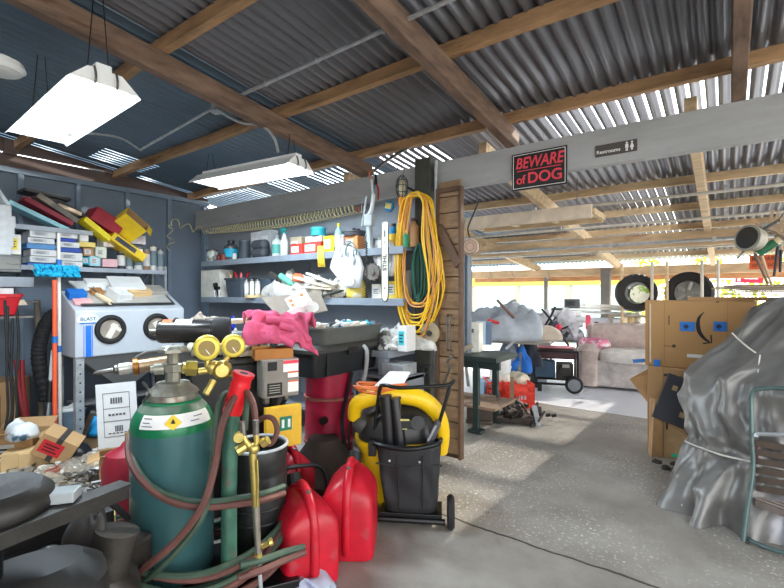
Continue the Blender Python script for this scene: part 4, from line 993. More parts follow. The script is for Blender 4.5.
MB().add([(-.01,-R*.955-.014,yz),(.01,-R*.955-.014,yz),(.0,-R*.9-.014,yz+.022)],[(0,1,2)]).build('flame_mark', ink, lb)
for k,(a0,a1,f) in enumerate(((-44,-30,.75),(-44,-32,.45),(-44,-28,.2),(24,38,.35),(30,46,.65))):
    z = .875+.059*f; wrapm([z,z+.004], a0, a1, 'print_line', M('grey_ink',(90,90,96),.7), lb, .0045, 10)
zv = zs(381)
MB().lathe([(.035,zv-.01),(.035,zs(372)),(.05,zs(371)),(.05,zs(364)),(.03,zs(363)),(.026,zs(352)),(.035,zs(351))], n=8).build('valve_body', gn, t, smooth=False)
MB().cyl((-.04,0,zs(368)),(-.085,0,zs(368)),.028,n=12).cyl((-.085,0,zs(368)),(-.1,0,zs(368)),.018,n=12).build('safety_plug', gn, t, smooth=True)
MB().cyl((.04,0,zs(368)),(.06,0,zs(369)),.028,n=8).cyl((.06,-.0,zs(369)),(.11,0,zs(370)),.04,n=6).build('brass_nut', brass, t)
pr = []
m = MB()
for k in range(36):
    a = 2*PI*k/36; r = .062+.006*math.cos(6*a); pr.append((r*math.cos(a), r*math.sin(a)))
m.add([(x,y,zs(352)) for x,y in pr]+[(x*1.03,y*1.03,zs(349)) for x,y in pr]+[(x*.8,y*.8,zs(346)) for x,y in pr]+[(x*.3,y*.3,zs(347.5)) for x,y in pr],
  [(i+36*r,(i+1)%36+36*r,(i+1)%36+36*(r+1),i+36*(r+1)) for r in range(3) for i in range(36)]+[tuple(range(108,144)),tuple(reversed(range(36)))])
m.build('hand_wheel', M('cast_alloy',(186,184,172),.35,.7), t, smooth=True)
MB().tube(curve([(-.09,.04,zs(392)),(-.13,-.02,zs(398)),(-.1,-.07,zs(388)),(-.13,-.05,zs(378))],6),.007,6).build('neck_wire', steel, t)
# regulator with two gauges
rg = onD(220,371,2.2)
t = T('pressure_regulator', 'brass pressure regulator with two round yellow ringed gauges on the cylinder valve', 'regulator', rg, fc(220))
q = lambda px, py, dd=0: Vector(((px-220)*2.2/F, dd, (371-py)*2.2/F))
MB().lathe([(.03,.02),(.036,0),(.047,-.015),(.047,-.028),(.03,-.04),(.018,-.043),(.018,-.052),(.004,-.053)], q(222,370,-.0)+Vector((0,-.015,0)), n=24, axis='y').build('bonnet', brass, t, smooth=True)
# lathe axis y maps height to -y: facing outwards
MB().ball(q(214,368,.02),.035,14,(1.2,.8,1)).cyl(q(200,371,.02),q(212,370,.02),.017,n=12).cyl(q(208,366,.02),q(208,356,.02),.013,n=10).cyl(q(222,366,.02),q(231,353,.02),.012,n=10).build('regulator_body', brass, t, smooth=True)
MB().cyl(q(214,380,0),q(207,392,-.03),.017,n=6).build('outlet_fitting', brass, t)
MB().cyl(q(230,374,.0),q(237,380,0),.014,n=8).build('outlet_fitting', brass, t)
for gx, gy, R_, l in ((208,347,.061,0),(232.5,346,.056,1)):
    gm = MB().lathe([(R_*.8,-.02),(R_,-.015),(R_,.025),(R_*.9,.034),(R_*.82,.036)], q(gx,gy), n=28, axis='y').build('gauge_case', M('gauge_yellow',(226,206,84),.35,.25), t, smooth=True)
    for o in (gm,): o.rotation_euler = (0,0,0)
    MB().lathe([(.001,-.034),(R_*.56,-.034),(R_*.6,-.0345)][::-1] and [(R_*.62,.033),(R_*.62,.0375),(R_*.1,.0376)], q(gx,gy), n=28, axis='y').build('dial_face', M('amber_dial',(140,116,40),.2,var=.1), gm)
    MB().bar(q(gx-1,gy+1,-.04),q(gx+2.5,gy+6,-.04),.004).build('needle', whink, gm)
# hose runs
hred = M('dusty_red_hose', (98,60,54), .6, var=.25, scale=12); hgrn = M('dusty_green_hose', (56,78,64), .6, var=.25, scale=12)
DF = 2.0
cable('red_hose', 'faded red hose slung across the front of the big cylinder', 'hose', [onD(150,418,2.6),onD(136,424,2.45),onD(129,438,2.25),onD(130,460,2.08),onD(143,482,2.0),onD(168,500,1.98),onD(198,507,1.99),onD(232,505,2.05),onD(262,500,2.12),onD(284,493,2.25)], .0155, hred, seg=8)
cable('green_hose', 'green grey hose running just above the faded red one across the cylinder', 'hose', [onD(133,440,2.2),onD(136,465,2.06),onD(150,485,2.0),onD(172,496,1.99),onD(200,502,2.0),onD(232,499,2.06),onD(264,493,2.14),onD(284,486,2.26)], .013, hgrn, seg=8)
cable('red_hose', 'faded red hose sweeping from the red grip down across the lower cylinder', 'hose', [onD(247,392,2.24),onD(236,396,2.15),onD(228,410,2.1),onD(221,430,2.06),onD(214,470,2.0),onD(203,505,1.95),onD(180,537,1.93),onD(152,562,1.92),onD(128,578,2.0),onD(116,570,2.15)], .0165, hred, seg=8)
cable('green_hose', 'green hose arching left of the red grip down behind the first red hose', 'hose', [onD(240,398,2.26),onD(227,393,2.22),onD(219,405,2.14),onD(216,425,2.1),onD(211,470,2.04),onD(205,510,1.97),onD(188,538,1.95),onD(162,566,1.94),onD(138,586,2.0)], .015, hgrn, seg=8)
cable('red_hose', 'faded red hose hooping right over the torch handle', 'hose', [onD(256,430,2.1),onD(254,408,2.12),onD(249,395,2.14),onD(243,391,2.18),onD(238,400,2.2)], .015, hred)
cable('green_hose', 'green hose dropping to the left side of the torch handle', 'hose', [onD(245,430,2.1),onD(246,410,2.13),onD(248,396,2.16),onD(244,393,2.24)], .014, hgrn)
cable('red_hose', 'small ring of faded red hose before the yellow panel', 'hose', [onD(258,440,2.12),onD(270,444,2.12),onD(277,432,2.14),onD(274,420,2.15),onD(266,417,2.16),onD(258,421,2.18)], .013, hred)
mid = (c1*.55+c2*.45)
ax = (c2-c1).normalized(); ay = Vector((-ax.y, ax.x, 0))
for i in range(9):
    zz = .08+.018*i; A_ = .46+rnd.uniform(-.06,.03); B_ = .30+rnd.uniform(-.03,.05); off = Vector((rnd.uniform(-.03,.04),rnd.uniform(-.03,.04),0))
    cen = c1+ax*.13+off; ph = rnd.uniform(0,6)
    ctrl = [cen+ax*A_*math.cos(k*PI/6)+ay*B_*math.sin(k*PI/6)+Vector((0,0,zz+.17*math.cos(k*PI/6)**2+.015*math.sin(k*PI/3+ph))) for k in range(12)]
    p0 = ctrl[0]
    o = MB().tube(curve([c-p0 for c in ctrl], 7, closed=True), .0165 if i % 2 else .0155, 8, closed=True).build('hose_coil', hred if i % 2 else hgrn, loc=p0, smooth=True)
    tag(o, ('faded red' if i % 2 else 'green grey')+' hose coil wound round the foot of the big cylinder', 'hose', 'red coils at the cylinder foot' if i % 2 else 'green coils at the cylinder foot')
cable('green_hose', 'green hose end poking right out of the coils above the plastic bag', 'hose', [onD(240,565,1.95),onD(262,560,2.0),onD(285,552,2.08),onD(304,547,2.15)], .016, hgrn)
cable('red_hose', 'red hose end poking right out of the coils beside the green one', 'hose', [onD(238,578,1.93),onD(262,570,1.98),onD(285,560,2.06),onD(305,552,2.13)], .016, hred)
t = T('cutting_torch', 'brass and steel cutting torch hanging head down before the black cylinder', 'torch', onD(259,440,2.0), fc(259))
q = lambda px, py, dd=0: Vector(((px-259)*2.0/F, dd, (440-py)*2.0/F))
MB().tube([q(244,434),q(246,440),q(253,449)],[.013,.013,.014],10).tube([q(256,434),q(257,441),q(254,449)],[.013,.013,.014],10).ball(q(254,448),.026,12).ball(q(263,442),.018).build('valve_block', brass, t, smooth=True)
MB().cyl(q(238,449,-.01),q(246,445),.021,n=10).build('valve_knob', brass, t)
MB().cyl(q(262,444),q(268,440,-.01),.02,n=10).build('valve_knob', brass, t)
MB().cyl(q(240,435,-.02),q(240,435,.01),.022,n=12).build('valve_knob', brass, t)
MB().cyl(q(244,434),q(243,420),.014,n=8).cyl(q(256,434),q(256,420),.014,n=8).build('hose_ferrule', steel, t)
MB().tube([q(253,452),q(256,505)],.0165,12).build('brass_handle', brass, t, smooth=True)
MB().tube([q(256,505),q(257,530),q(259,556)],[.018,.015,.012],12).build('steel_sleeve', M('satin_steel',(170,166,156),.3,.8), t, smooth=True)
MB().tube([q(259,556),q(261,595)],.0095,10).build('lower_tube', galv, t, smooth=True)
MB().tube([q(257,505,-.02),q(258,480,-.022),q(257,458,-.02)],.005,6).build('lever', brass, t)
MB().cyl(q(262,547),q(269,543,-.01),.012,n=8).cyl(q(269,543,-.01),q(272,542,-.01),.017,n=10).cyl(q(258,553),q(259,560),.017,n=8).build('needle_valve', brass, t)
t = T('black_cylinder', 'scuffed black steel cylinder with an open collar right of the big cylinder', 'gas cylinder', c2+Vector((0,0,.12)), 0)
bm2 = M('scuffed_black', (36,38,38), .4, .3, var=.4, scale=9, spots=(8,.68,(96,98,96)))
MB().lathe([(.14,0),(.152,.02),(.152,.42),(.148,.43),(.15,.44),(.15,.5)], n=36).build('cylinder_body', bm2, t, smooth=True)
MB().lathe([(.15,.49),(.155,.56),(.15,.57),(.138,.565),(.135,.5),(.05,.48)], n=36).build('collar', bm2, t, smooth=True)
MB().tube([(.153*math.cos(k*PI/16),.153*math.sin(k*PI/16),.572) for k in range(32)], .009, 8, closed=True).build('collar_rim', galv, t, smooth=True)
for z in (.2,.27): MB().tube([(.155*math.cos(k*PI/16),.155*math.sin(k*PI/16),z) for k in range(32)], .006, 6, closed=True).build('band', bm2, t, smooth=True)

# ================= WELDER AND MACHINES BEHIND =================
wl = onD(228,400,3.15); wl.z = 0
t = T('welding_machine', 'black welding machine body behind the gauges, topped with clutter', 'machine', wl, math.radians(72))
MB().box((0,0,.6),(.62,.6,.9)).build('machine_body', M('machine_black',(26,27,29),.5,var=.3), t, bevel=.015)
MB().box((0,0,1.065),(.68,.66,.03)).build('top_plate', dsteel, t, bevel=.006)
m = MB()
for k in range(8): m.box((-.1,-.302,.35+k*.05),(.3,.006,.02))
m.build('vent_slats', dsteel, t)
for sx_ in (-1,1):
    for sy_ in (-1,1): MB().cyl((sx_*.26,sy_*.25,0),(sx_*.26,sy_*.25,.16),.03).build('foot', rubber, t)
cb = onD(281,378,2.85)
t = T('switch_box', 'grey metal switch box with warning labels above the yellow panel', 'control box', cb, math.radians(70))
w1, h1 = .235, .24
MB().box((0,.06,0),(w1,.13,h1)).build('box_body', M('dirty_grey_box',(158,156,148),.5,.2,var=.25,scale=9), t, bevel=.006)
MB().box((0,-.008,0),(w1-.01,.008,h1-.01)).build('door_panel', M('box_door_grey',(132,126,120),.5,.2,var=.2), t, bevel=.003)
lb1 = MB().box((.06,-.0135,.075),(.1,.002,.075)).build('warning_label', whink, t); MB().box((.06,-.0148,.1),(.1,.002,.022)).build('red_heading', redink, lb1)
for z in (.03,-.045): 
    l2 = MB().box((.075,-.0135,z-.01),(.07,.002,.04 if z > 0 else .075)).build('warning_label', whink, t); MB().box((.075,-.0148,z+(.004 if z > 0 else .022)),(.07,.002,.01)).build('orange_heading', P_(220,90,40), l2)
MB().box((-.06,-.0135,.08),(.06,.002,.055)).build('black_plate', ink, t)
MB().box((-.045,-.0135,-.065),(.095,.002,.08)).build('black_plate', ink, t)
m = MB()
for k in range(4): m.box((-.045,-.015,-.04-.015*k),(.07,.001,.004))
m.build('plate_lines', P_(170,170,160), t)
for a_, b_, r_ in (((-.08,.05,-.12),(-.08,.05,-.16),.025),((.05,.05,-.12),(.05,.05,-.15),.02),((.0,.05,.12),(.0,.05,.145),.016),((.04,.05,.12),(.04,.05,.14),.016)): MB().cyl(a_,b_,r_,n=12).build('cable_gland', steel, t)
MB().tube(curve([(-.08,.05,-.16),(-.08,.06,-.3),(-.06,.1,-.5)],5),.014,8).tube(curve([(.05,.05,-.15),(.0,.08,-.25),(.02,.12,-.4)],5),.012,8).build('cable', rubber, t, smooth=True)
MB().box((0,.14,-.3),(.04,.04,1.2)).build('stand_post', blackm, t)
yp = onD(283,426,2.75)
t = T('machine_panel', 'yellow metal panel with a green label under the grey switch box', 'panel', yp, math.radians(70))  # yellow panel is part of the welding machine, built on its own
MB().box((0,0,0),(.225,.04,.25)).build('panel_body', M('dirty_yellow',(222,176,36),.5,var=.15,scale=6), t, bevel=.004)
l1 = MB().box((.01,-.0215,.02),(.075,.003,.085)).build('green_label', P_(10,120,90), t)
MB().box((-.008,-.024,.02),(.016,.002,.05)).box((.03,-.024,.02),(.016,.002,.05)).build('white_figure', whink, l1)
MB().box((0,.05,-.35),(.03,.03,.5)).build('stand_post', blackm, t)
q0 = onD(193,331,3.0)
t = T('air_tank', 'black cylindrical canister with an orange and white label lying on the machine', 'canister', q0, 0, rot=(PI/2,0,math.radians(50)+PI/2))
MB().lathe([(.03,-.22),(.07,-.21),(.078,-.19),(.078,.12),(.082,.125),(.082,.2),(.074,.21),(.03,.212)], n=28).build('tank_body', M('satin_black',(52,50,50),.25,.2,var=.2), t, smooth=True)
def patch(zA, zB, aA, aB, r, mat, nm='printed_label'):
    vs = []; fs = []
    for i in range(9):
        a = aA+(aB-aA)*i/8; vs += [(r*math.cos(a),r*math.sin(a),zA),(r*math.cos(a),r*math.sin(a),zB)]
    for i in range(8): fs.append((2*i,2*i+2,2*i+3,2*i+1))
    m = MB(); m.v = vs; m.f = fs; o = m.build(nm, mat, t); md = o.modifiers.new('s','SOLIDIFY'); md.thickness = .001
    return o
for A0 in (0, PI/2, PI, -PI/2): pass
patch(-.1,-.0,.6,2.5,.0795,M('label_sticker',(232,226,220),.4)); patch(-.18,-.12,.9,2.3,.0796,P_(200,90,50))
MB().cyl((0,0,-.22),(0,0,-.26),.022,n=10).cyl((0,0,.21),(0,0,.23),.03,n=12).build('end_fitting', steel, t, smooth=True)
q0 = onD(205,331,2.9)
o = MB().lathe([(.02,-.05),(.075,-.05),(.08,-.03),(.08,.03),(.075,.05),(.02,.05)], axis='x').build('black_pulley', rubber, loc=onD(222,330,2.8), rot=(0,0,.9), smooth=True); tag(o, 'black round pulley at the right end of the lying canister', 'pulley')
t = T('air_drill', 'bronze tubed air tool with a silver chuck lying left of the hand wheel', 'air tool', onD(140,366,2.75), fc(140), rot=(0,math.radians(-6),fc(140)))
MB().cyl((-.02,0,0),(.17,0,0),.043,n=20).build('bronze_tube', M('bronze',(158,134,108),.35,.5,var=.3,scale=8), t, smooth=True)
MB().lathe([(.03,-.04),(.052,-.035),(.052,-.01),(.045,-.005)], axis='x').build('collar', P_(150,100,50,.4,.6), t, smooth=True)
MB().lathe([(.02,-.12),(.035,-.11),(.035,-.06),(.03,-.04)], axis='x').build('chuck', P_(206,204,198,.3,.4), t, smooth=True)
MB().lathe([(.003,-.24),(.013,-.22),(.016,-.14),(.03,-.13),(.03,-.12)], axis='x').build('bit', steel, t, smooth=True)
MB().tube(curve([(-.02,0,.05),(.04,0,.075),(.14,.0,.07),(.2,0,.1)],5),.01,8).build('lever', steel, t, smooth=True)
MB().box((.22,.12,-.32),(.3,.2,.55)).build('mount_block', blackm, t, bevel=.01)
# clutter on the machine
pt = onD(281,349,3.1); zt = 1.085
t = T('pink_towel', 'bright pink crumpled towel draped over the pile by the black tote', 'towel', (onD(280,330,3.05).x,onD(280,330,3.05).y,1.17), fc(282)); t.scale = (.85,.85,.85)
pink = M('pink_towel', (198,84,118), .95, var=.25, scale=12, bump=.4)
m = MB(); n, rws = 40, 26; vs = []; fs = []
for i in range(rws+1):
    for j in range(n+1):
        u, v = j/n-.5, i/rws-.5
        prof_ = math.cos(min(1,abs(v)*2.05)*PI/2)**.6*.2
        fold = .03*math.sin(26*v+5*u+3*noise.noise(Vector((u*3,v*3,0))))+.05*noise.noise(Vector((u*7,v*9,2)))
        vs.append((u*.5*(1+.15*math.sin(v*9)), v*.42+.02*math.sin(u*20), max(0,prof_*(1-.25*u)+fold*(.3+prof_*4)+.02)-(.12*max(0,u-.25)*4 if v < -.2 else 0)))
for i in range(rws):
    for j in range(n): k = i*(n+1)+j; fs.append((k,k+1,k+n+2,k+n+1))
m.v, m.f = vs, fs; o = m.build('cloth', pink, t, smooth=True); o.modifiers.clear(); md = o.modifiers.new('s','SOLIDIFY'); md.thickness = .012
for k,(a,b,c_) in enumerate((((-.1,-.1,.19),(.1,-.13,.16),(.22,-.16,.02)),((.0,-.15,.15),(.12,-.17,.1),(.18,-.19,-.02)),((-.2,-.12,.1),(-.05,-.16,.08),(.1,-.2,.0)))):
    MB().tube(curve([a,b,c_],8),[.03]*16+[.026],10).build('rolled_fold', pink, t, smooth=True)
p = onD(272,350,2.95); carton('wooden_case', 'amber brown wooden case under the pink towel', 'case', (p.x,p.y,1.08), .24,.2,.07, P_(170,106,36), rz=math.radians(60))
p = onD(233,322,3.3); 
t = T('blue_funnel', 'royal blue funnel standing in the clutter below the lower shelf', 'funnel', (p.x,p.y,1.12))
MB().lathe([(.075,0),(.07,.02),(.035,.1),(.016,.16),(.008,.22)]).build('cone', M('royal_blue',(20,60,210),.35), t, smooth=True)
MB().lathe([(.076,0),(.082,.005),(.076,.012)]).build('rim', M('royal_blue',(20,60,210),.35), t, smooth=True)
for i,(px,py,w2,h2,c,l,a) in enumerate(((228,332,.14,.08,(40,100,190),'blue and white carton in front of the blue funnel',.4),(244,331,.2,.1,(200,212,224),'pale blue carton left of the pink towel',.7),
      (236,319,.3,.03,(236,224,196),'cream strip box lying behind the pink towel',.9),(256,315,.16,.05,(216,192,140),'tan flat carton on the clutter behind the pink towel',.6),(215,318,.12,.09,(86,70,58),'brown black box left of the blue funnel',.3),
      (250,340,.16,.05,(226,206,150),'small cream carton at the towel edge',.2),(262,352,.2,.04,(40,38,36),'black flat box under the amber wooden case',1.0))):
    p = onD(px,py,3.05+.03*i); carton('carton', l, 'box', p-Vector((0,0,h2)), w2, .12, h2, P_(*c), rz=fc(px)+a*.4, lab=white if i < 2 else None)
heap('rag_heap', 'brown and grey rag heap behind the lying black canister', 'rags', onD(208,326,3.25)-Vector((0,0,.08)), .2,.14,.13, M('grey_brown_rag',(146,136,124),.9,var=.4,scale=12), 14, .6, 9)
heap('parts_heap', 'heap of mixed cream and dark small parts on the bench left of the towel', 'parts', onD(235,338,3.15)-Vector((0,0,.1)), .3,.2,.1, M('mixed_parts',(190,182,160),.8,var=.4,scale=20,spots=(14,.52,(50,50,56))), 6, .7, 12)
# cardboard lid and price panel leaning by the towel
p = onD(292,312,3.55); t = T('catalog_card', 'white card with orange printed squares leaning on the pile above the towel', 'card', onD(298,300,3.4), rot=(-.5,-.5,fc(298)))
MB().box((0,0,0),(.17,.008,.12)).build('card_board', white, t)
m = MB()
for i in range(3):
    for j in range(2): m.box((-.05+.045*i,-.006,-.02+.04*j),(.025,.004,.022))
m.build('orange_square', P_(226,140,60), t)
o = carton('white_box', 'white blank box lying under the orange printed card', 'box', onD(303,312,3.35), .2,.12,.06, white, rot=(0,-.5,fc(300)))
o = MB().add([(-.24,0,.0),(.22,0,.05),(.28,0,-.12),(-.08,0,-.2)],[(0,1,2,3)]).build('grey_board', P_(160,152,142), loc=onD(292,298,3.6), rot=(-.5,0,fc(296))); md = o.modifiers.new('s','SOLIDIFY'); md.thickness=.012; tag(o, 'large grey beige board leaning behind the orange printed card', 'board')
for i,(px,py) in enumerate(((312,307),(300,302))):
    o = MB().lathe([(.015,0),(.05,0),(.05,.004),(.015,.004)], n=24).build('disc', white, loc=onD(px,py,3.3-.05*i), rot=(.9,.2,.8)); tag(o, ('white round disc with a hole beside the printed card','second white disc half behind the printed card')[i], 'disc')
# tote and tray
near = onD(313,356,3.4)
tx, ty = .52, .9
cx_, cy_ = near.x-tx/2, near.y+ty/2
t = T('storage_tote', 'black plastic tote with a dusty lid sitting above the red drum', 'tote', (cx_,cy_,.84))
MB().loft([(0,0,0,tx*.42,ty*.43,9),(.2,0,0,tx*.47,ty*.47,9)],n=40).build('tote_body', M('tote_black',(34,36,38),.4,var=.2), t, smooth=True)
MB().loft([(.195,0,0,tx*.5,ty*.5,10),(.225,0,0,tx*.51,ty*.51,10),(.235,0,0,tx*.49,ty*.49,10),(.25,0,0,tx*.45,ty*.45,9)],n=40).build('lid', M('dusty_black_lid',(66,66,64),.5,var=.25,scale=4), t, smooth=True)
for k in range(2): MB().box((tx*.46,-ty*.3+k*ty*.5,.1),(.01,.03,.17)).build('rib', M('tote_black',(34,36,38),.4,var=.2), t)
MB().box((tx*.5,0,.19),(.03,.12,.06)).build('latch', black, t, bevel=.004)
MB().box((-.1,-ty*.47,.09),(.05,.006,.03)).build('embossed_mark', P_(120,120,120), t)
t = T('parts_tray', 'dark grey open tray of white fittings on the tote lid', 'tray', (cx_+.02,cy_+.08,1.092))
MB().loft([(0,0,0,.2,.36,9),(.12,0,0,.22,.39,9),(.12,0,0,.235,.405,9),(.135,0,0,.235,.405,9),(.135,0,0,.21,.37,9),(.11,0,0,.2,.36,9)],n=40).build('tray_body', P_(84,86,84), t, smooth=True)
for i in range(26):
    px_, py_ = rr.uniform(-.17,.17), rr.uniform(-.33,.33); c = rr.choice([(226,228,230),(206,210,214),(60,170,190),(210,40,60),(236,236,232),(120,150,170),(214,206,190)])
    m = MB()
    if i % 3 == 0: m.lathe([(.02,0),(.035,.004),(.035,.03),(.02,.034)], n=14)
    elif i % 3 == 1: m.box((0,0,.02),(.09,.03,.03))
    else: m.cyl((-.04,0,.02),(.05,0,.03),.014,n=10)
    o = m.build('fitting', P_(*c), loc=(t.location.x+px_,t.location.y+py_,t.location.z+.12), rot=(rr.uniform(-.4,.4),rr.uniform(-.4,.4),rr.uniform(0,6)))
    nm = {(226,228,230):'white',(206,210,214):'pale grey',(60,170,190):'teal',(210,40,60):'red',(236,236,232):'off white',(120,150,170):'blue grey',(214,206,190):'beige'}[c]
    tag(o, nm+' small '+('round cap','flat block','short tube')[i % 3]+' lying in the dark grey tray', 'fitting', 'small fittings in the grey tray')
# bench clutter right of the tote
zb = ZB
for i in range(24):
    px = rr.uniform(368,405); p = onY(px, 330, 3.2+rr.uniform(-.05,.3)); k = i % 4
    m = MB(); c = [(232,232,230),(206,204,198),(120,116,112),(186,172,158)][(i//4) % 4]
    if k == 0: m.box((0,0,.04),(.16,.08,.06))
    elif k == 1: m.tube(curve([(-.08,0,.02),(0,.03,.05),(.08,-.02,.03),(.12,.03,.06)],5),.016,7)
    elif k == 2: m.lathe([(.04,0),(.05,.01),(.05,.06),(.03,.08)],n=16)
    else: m.bar((-.1,0,.02),(.1,.03,.06),.03,.02)
    o = m.build(('small_box','hose_piece','small_jar','bracket')[k], P_(*c), loc=(p.x,p.y,zb+.03*(i//8)), rot=(rr.uniform(-.5,.5),rr.uniform(-.4,.4),rr.uniform(0,6)))
    tag(o, ('white','light grey','dark grey','tan')[(i//4) % 4]+' '+('small box','bent hose piece','small jar','flat bracket')[k]+' in the clutter on the bench behind the tote', 'part', 'clutter on the bench end by the post')
heap('clutter_bed', 'heap of white and grey odds and ends at the bench end under the saw chain', 'parts', (onY(385,330,3.3).x,3.4,ZB), .34,.2,.15, M('odds_and_ends',(200,200,196),.8,var=.35,scale=18,spots=(12,.55,(70,70,72))), 31, .7, 10, kind='stuff', n=44)
x, wd, h = fY(399,408,326,3.2,ZB); carton('tissue_box', 'white and cyan printed carton at the right end of the bench clutter', 'box', (x,3.25,ZB), wd,.14,h, white, lab=P_(60,190,206))
x, wd, h = fY(385,407,355,3.15,.78); carton('steel_box', 'flat steel box on the shelf under the bench end', 'box', (x,3.2,.8), wd,.2,.1, galv)
t = T('electric_motor', 'dark motor with coils under the bench end behind the yellow vacuum', 'motor', (onY(388,372,3.2).x,3.25,.62))
MB().cyl((-.1,0,.06),(.1,0,.06),.07).build('motor_body', dsteel, t, smooth=True)
for s in (-.06,0,.06): MB().cyl((s,0,.06),(s+.012,0,.06),.08).build('winding', P_(60,80,66), t, smooth=True)
t = T('side_shelf', 'grey stand under the bench end holding the steel box', 'shelf', (onY(390,380,3.2).x,3.22,0))
for z in (.58,.78): MB().box((0,0,z),(.5,.34,.025)).build('shelf_board', grey, t)
for s in (-1,1): MB().box((s*.24,0,.4),(.02,.3,.8)).build('side_panel', grey, t)
# red drum
dp = onD(329,400,4.0); dp.z = 0
t = T('steel_drum', 'red steel drum with rusty rings standing under the black tote', 'drum', dp)
dred = M('drum_red', (176,24,62), .45, .1, var=.25, scale=5, spots=(7,.66,(110,60,60)))
MB().lathe([(.2,0),(.215,.02),(.21,.3),(.215,.32),(.21,.34),(.208,.55),(.2,.82),(.19,.83)], n=40).build('drum_body', dred, t, smooth=True)
for z in (.22,.6): MB().lathe([(.21,z-.016),(.222,z-.01),(.222,z+.01),(.21,z+.016)], n=40).build('ring', M('dusty_ring',(160,92,84),.6), t, smooth=True)
MB().cyl((.15,-.2,.45),(.17,-.25,.45),.03).build('bung', dsteel, t)
cp_ = onZ(322,484,0)
t = T('rubber_base', 'grey brown cone shaped rubber base between the drum and the gas cans', 'base', cp_+Vector((-.1,.12,0)))
MB().loft([(0,0,0,.3,.3,5),(.05,0,0,.3,.3,5),(.08,0,0,.26,.26,3),(.3,0,0,.13,.13,2),(.32,0,0,.12,.12,2)],n=36).build('cone_body', P_(86,78,72,.8), t, smooth=True)
MB().box((.2,-.2,.06),(.06,.06,.02)).build('corner_cap', P_(70,64,60,.8), t)
# hose left of the vacuum
cable('black_hose', 'black cables looping down between the drum and the yellow vacuum', 'cable', [onD(352,372,3.9),onD(347,395,3.85),onD(342,420,3.8),onD(345,445,3.75),onD(352,462,3.7)], .016, rubber)
cable('black_hose', 'thin black cable falling beside the drum, right of its twin', 'cable', [onD(358,380,3.8),onD(356,405,3.75),onD(349,430,3.7),onD(350,455,3.65)], .01, rubber)
cable('grey_hose', 'pale grey hose hanging down the right end of the black tote', 'hose', [onD(364,346,3.7),onD(367,352,3.6),onD(366,370,3.6),onD(363,384,3.6)], .016, P_(150,150,150))
cable('grey_hose', 'grey pipe bending behind the small gas can', 'hose', [onD(276,470,2.9),onD(300,466,2.95),onD(318,466,3.0),onD(326,476,3.0),onD(328,500,2.95)], .014, black)

# ================= GAS CANS =================
def gas_can(label, px, py, w_, h_, rz, tilt=0.):
    t = T('gas_can', label, 'gas can', onZ(px,py,0), 0, rot=(0,tilt,rz))
    hx, hy = w_/2, w_*.62
    L_ = [(0,0,0,hx*.9,hy*.9,7),(.012,0,0,hx*.98,hy*.98,7),(h_*.2,0,0,hx,hy,7),(h_*.58,0,0,hx,hy,7),(h_*.68,0,0,hx*.97,hy*.98,6),(h_*.76,0,0,hx*.82,hy*.94,5),(h_*.84,0,.01,hx*.58,hy*.84,4),(h_*.9,0,.02,hx*.32,hy*.66,3),(h_*.92,0,.02,hx*.14,hy*.45,2.4)]
    MB().loft(L_, n=44).build('can_body', red, t, smooth=True)
    pts = [(0,-hy*.96,h_*.5),(0,-hy*.93,h_*.7),(0,-hy*.68,h_*.88),(0,-hy*.2,h_*.985),(0,hy*.25,h_*.97),(0,hy*.5,h_*.82)]
    MB().tube(curve(pts,7),[.026]*36,12).build('carry_handle', red, t, smooth=True)
    MB().tube(curve([(0,-hy*.95,h_*.1),(0,-hy*1.0,h_*.2),(0,-hy*1.0,h_*.42),(0,-hy*.95,h_*.56)],6),.026,10).build('pouring_grip', red, t, smooth=True)
    for s in (-1,1): MB().ball((s*hx*.5,-hy*.96,h_*.33),hx*.4,14,(.85,.12,1.3)).build('side_dimple', M('dusty_red',(170,44,56),.5,var=.3), t, smooth=True)
    cp = MB().cyl((0,hy*.55,h_*.76),(0,hy*.8,h_*.9),.034).build('filler_neck', red, t, smooth=True)
    MB().cyl((0,hy*.78,h_*.89),(0,hy*.95,h_*.99),.042,n=14).build('cap', black, cp, smooth=False)
    MB().lathe([(.012,0),(.012,.008),(.004,.012)],(.0,-hy*.5,h_*.945+.02)).build('vent_button', steel, t, smooth=True)
    return t
gas_can('red gas can nearest the yellow vacuum, standing upright and fully visible', 351,545, .3,.5, math.radians(34))
gas_can('red gas can half hidden by the hose coils, beside the plastic bag', 303,572, .3,.47, math.radians(66))
gas_can('small red gas can deepest back, beside the black cylinder', 291,505, .26,.42, math.radians(70))
t = T('red_tank', 'dark red tank peeking out left of the big cylinder', 'tank', onZ(128,515,0)+Vector((0,0,0)))
MB().lathe([(.12,0),(.15,.03),(.155,.35),(.13,.43),(.05,.47),(.03,.5)], n=28).build('tank_body', P_(150,22,44), t, smooth=True)
MB().cyl((0,0,.5),(0,0,.56),.02).build('valve', brass, t, smooth=True)
p = onZ(302,585,0)
heap('plastic_bag', 'clear and blue plastic bag crumpled on the floor by the hose coils', 'bag', (p.x,p.y,.0), .17,.13,.09, M('clear_poly',(200,214,236),.15,var=.2,scale=10,alpha=.72,spots=(7,.6,(110,140,230))), 17, .8, 12, n=40)
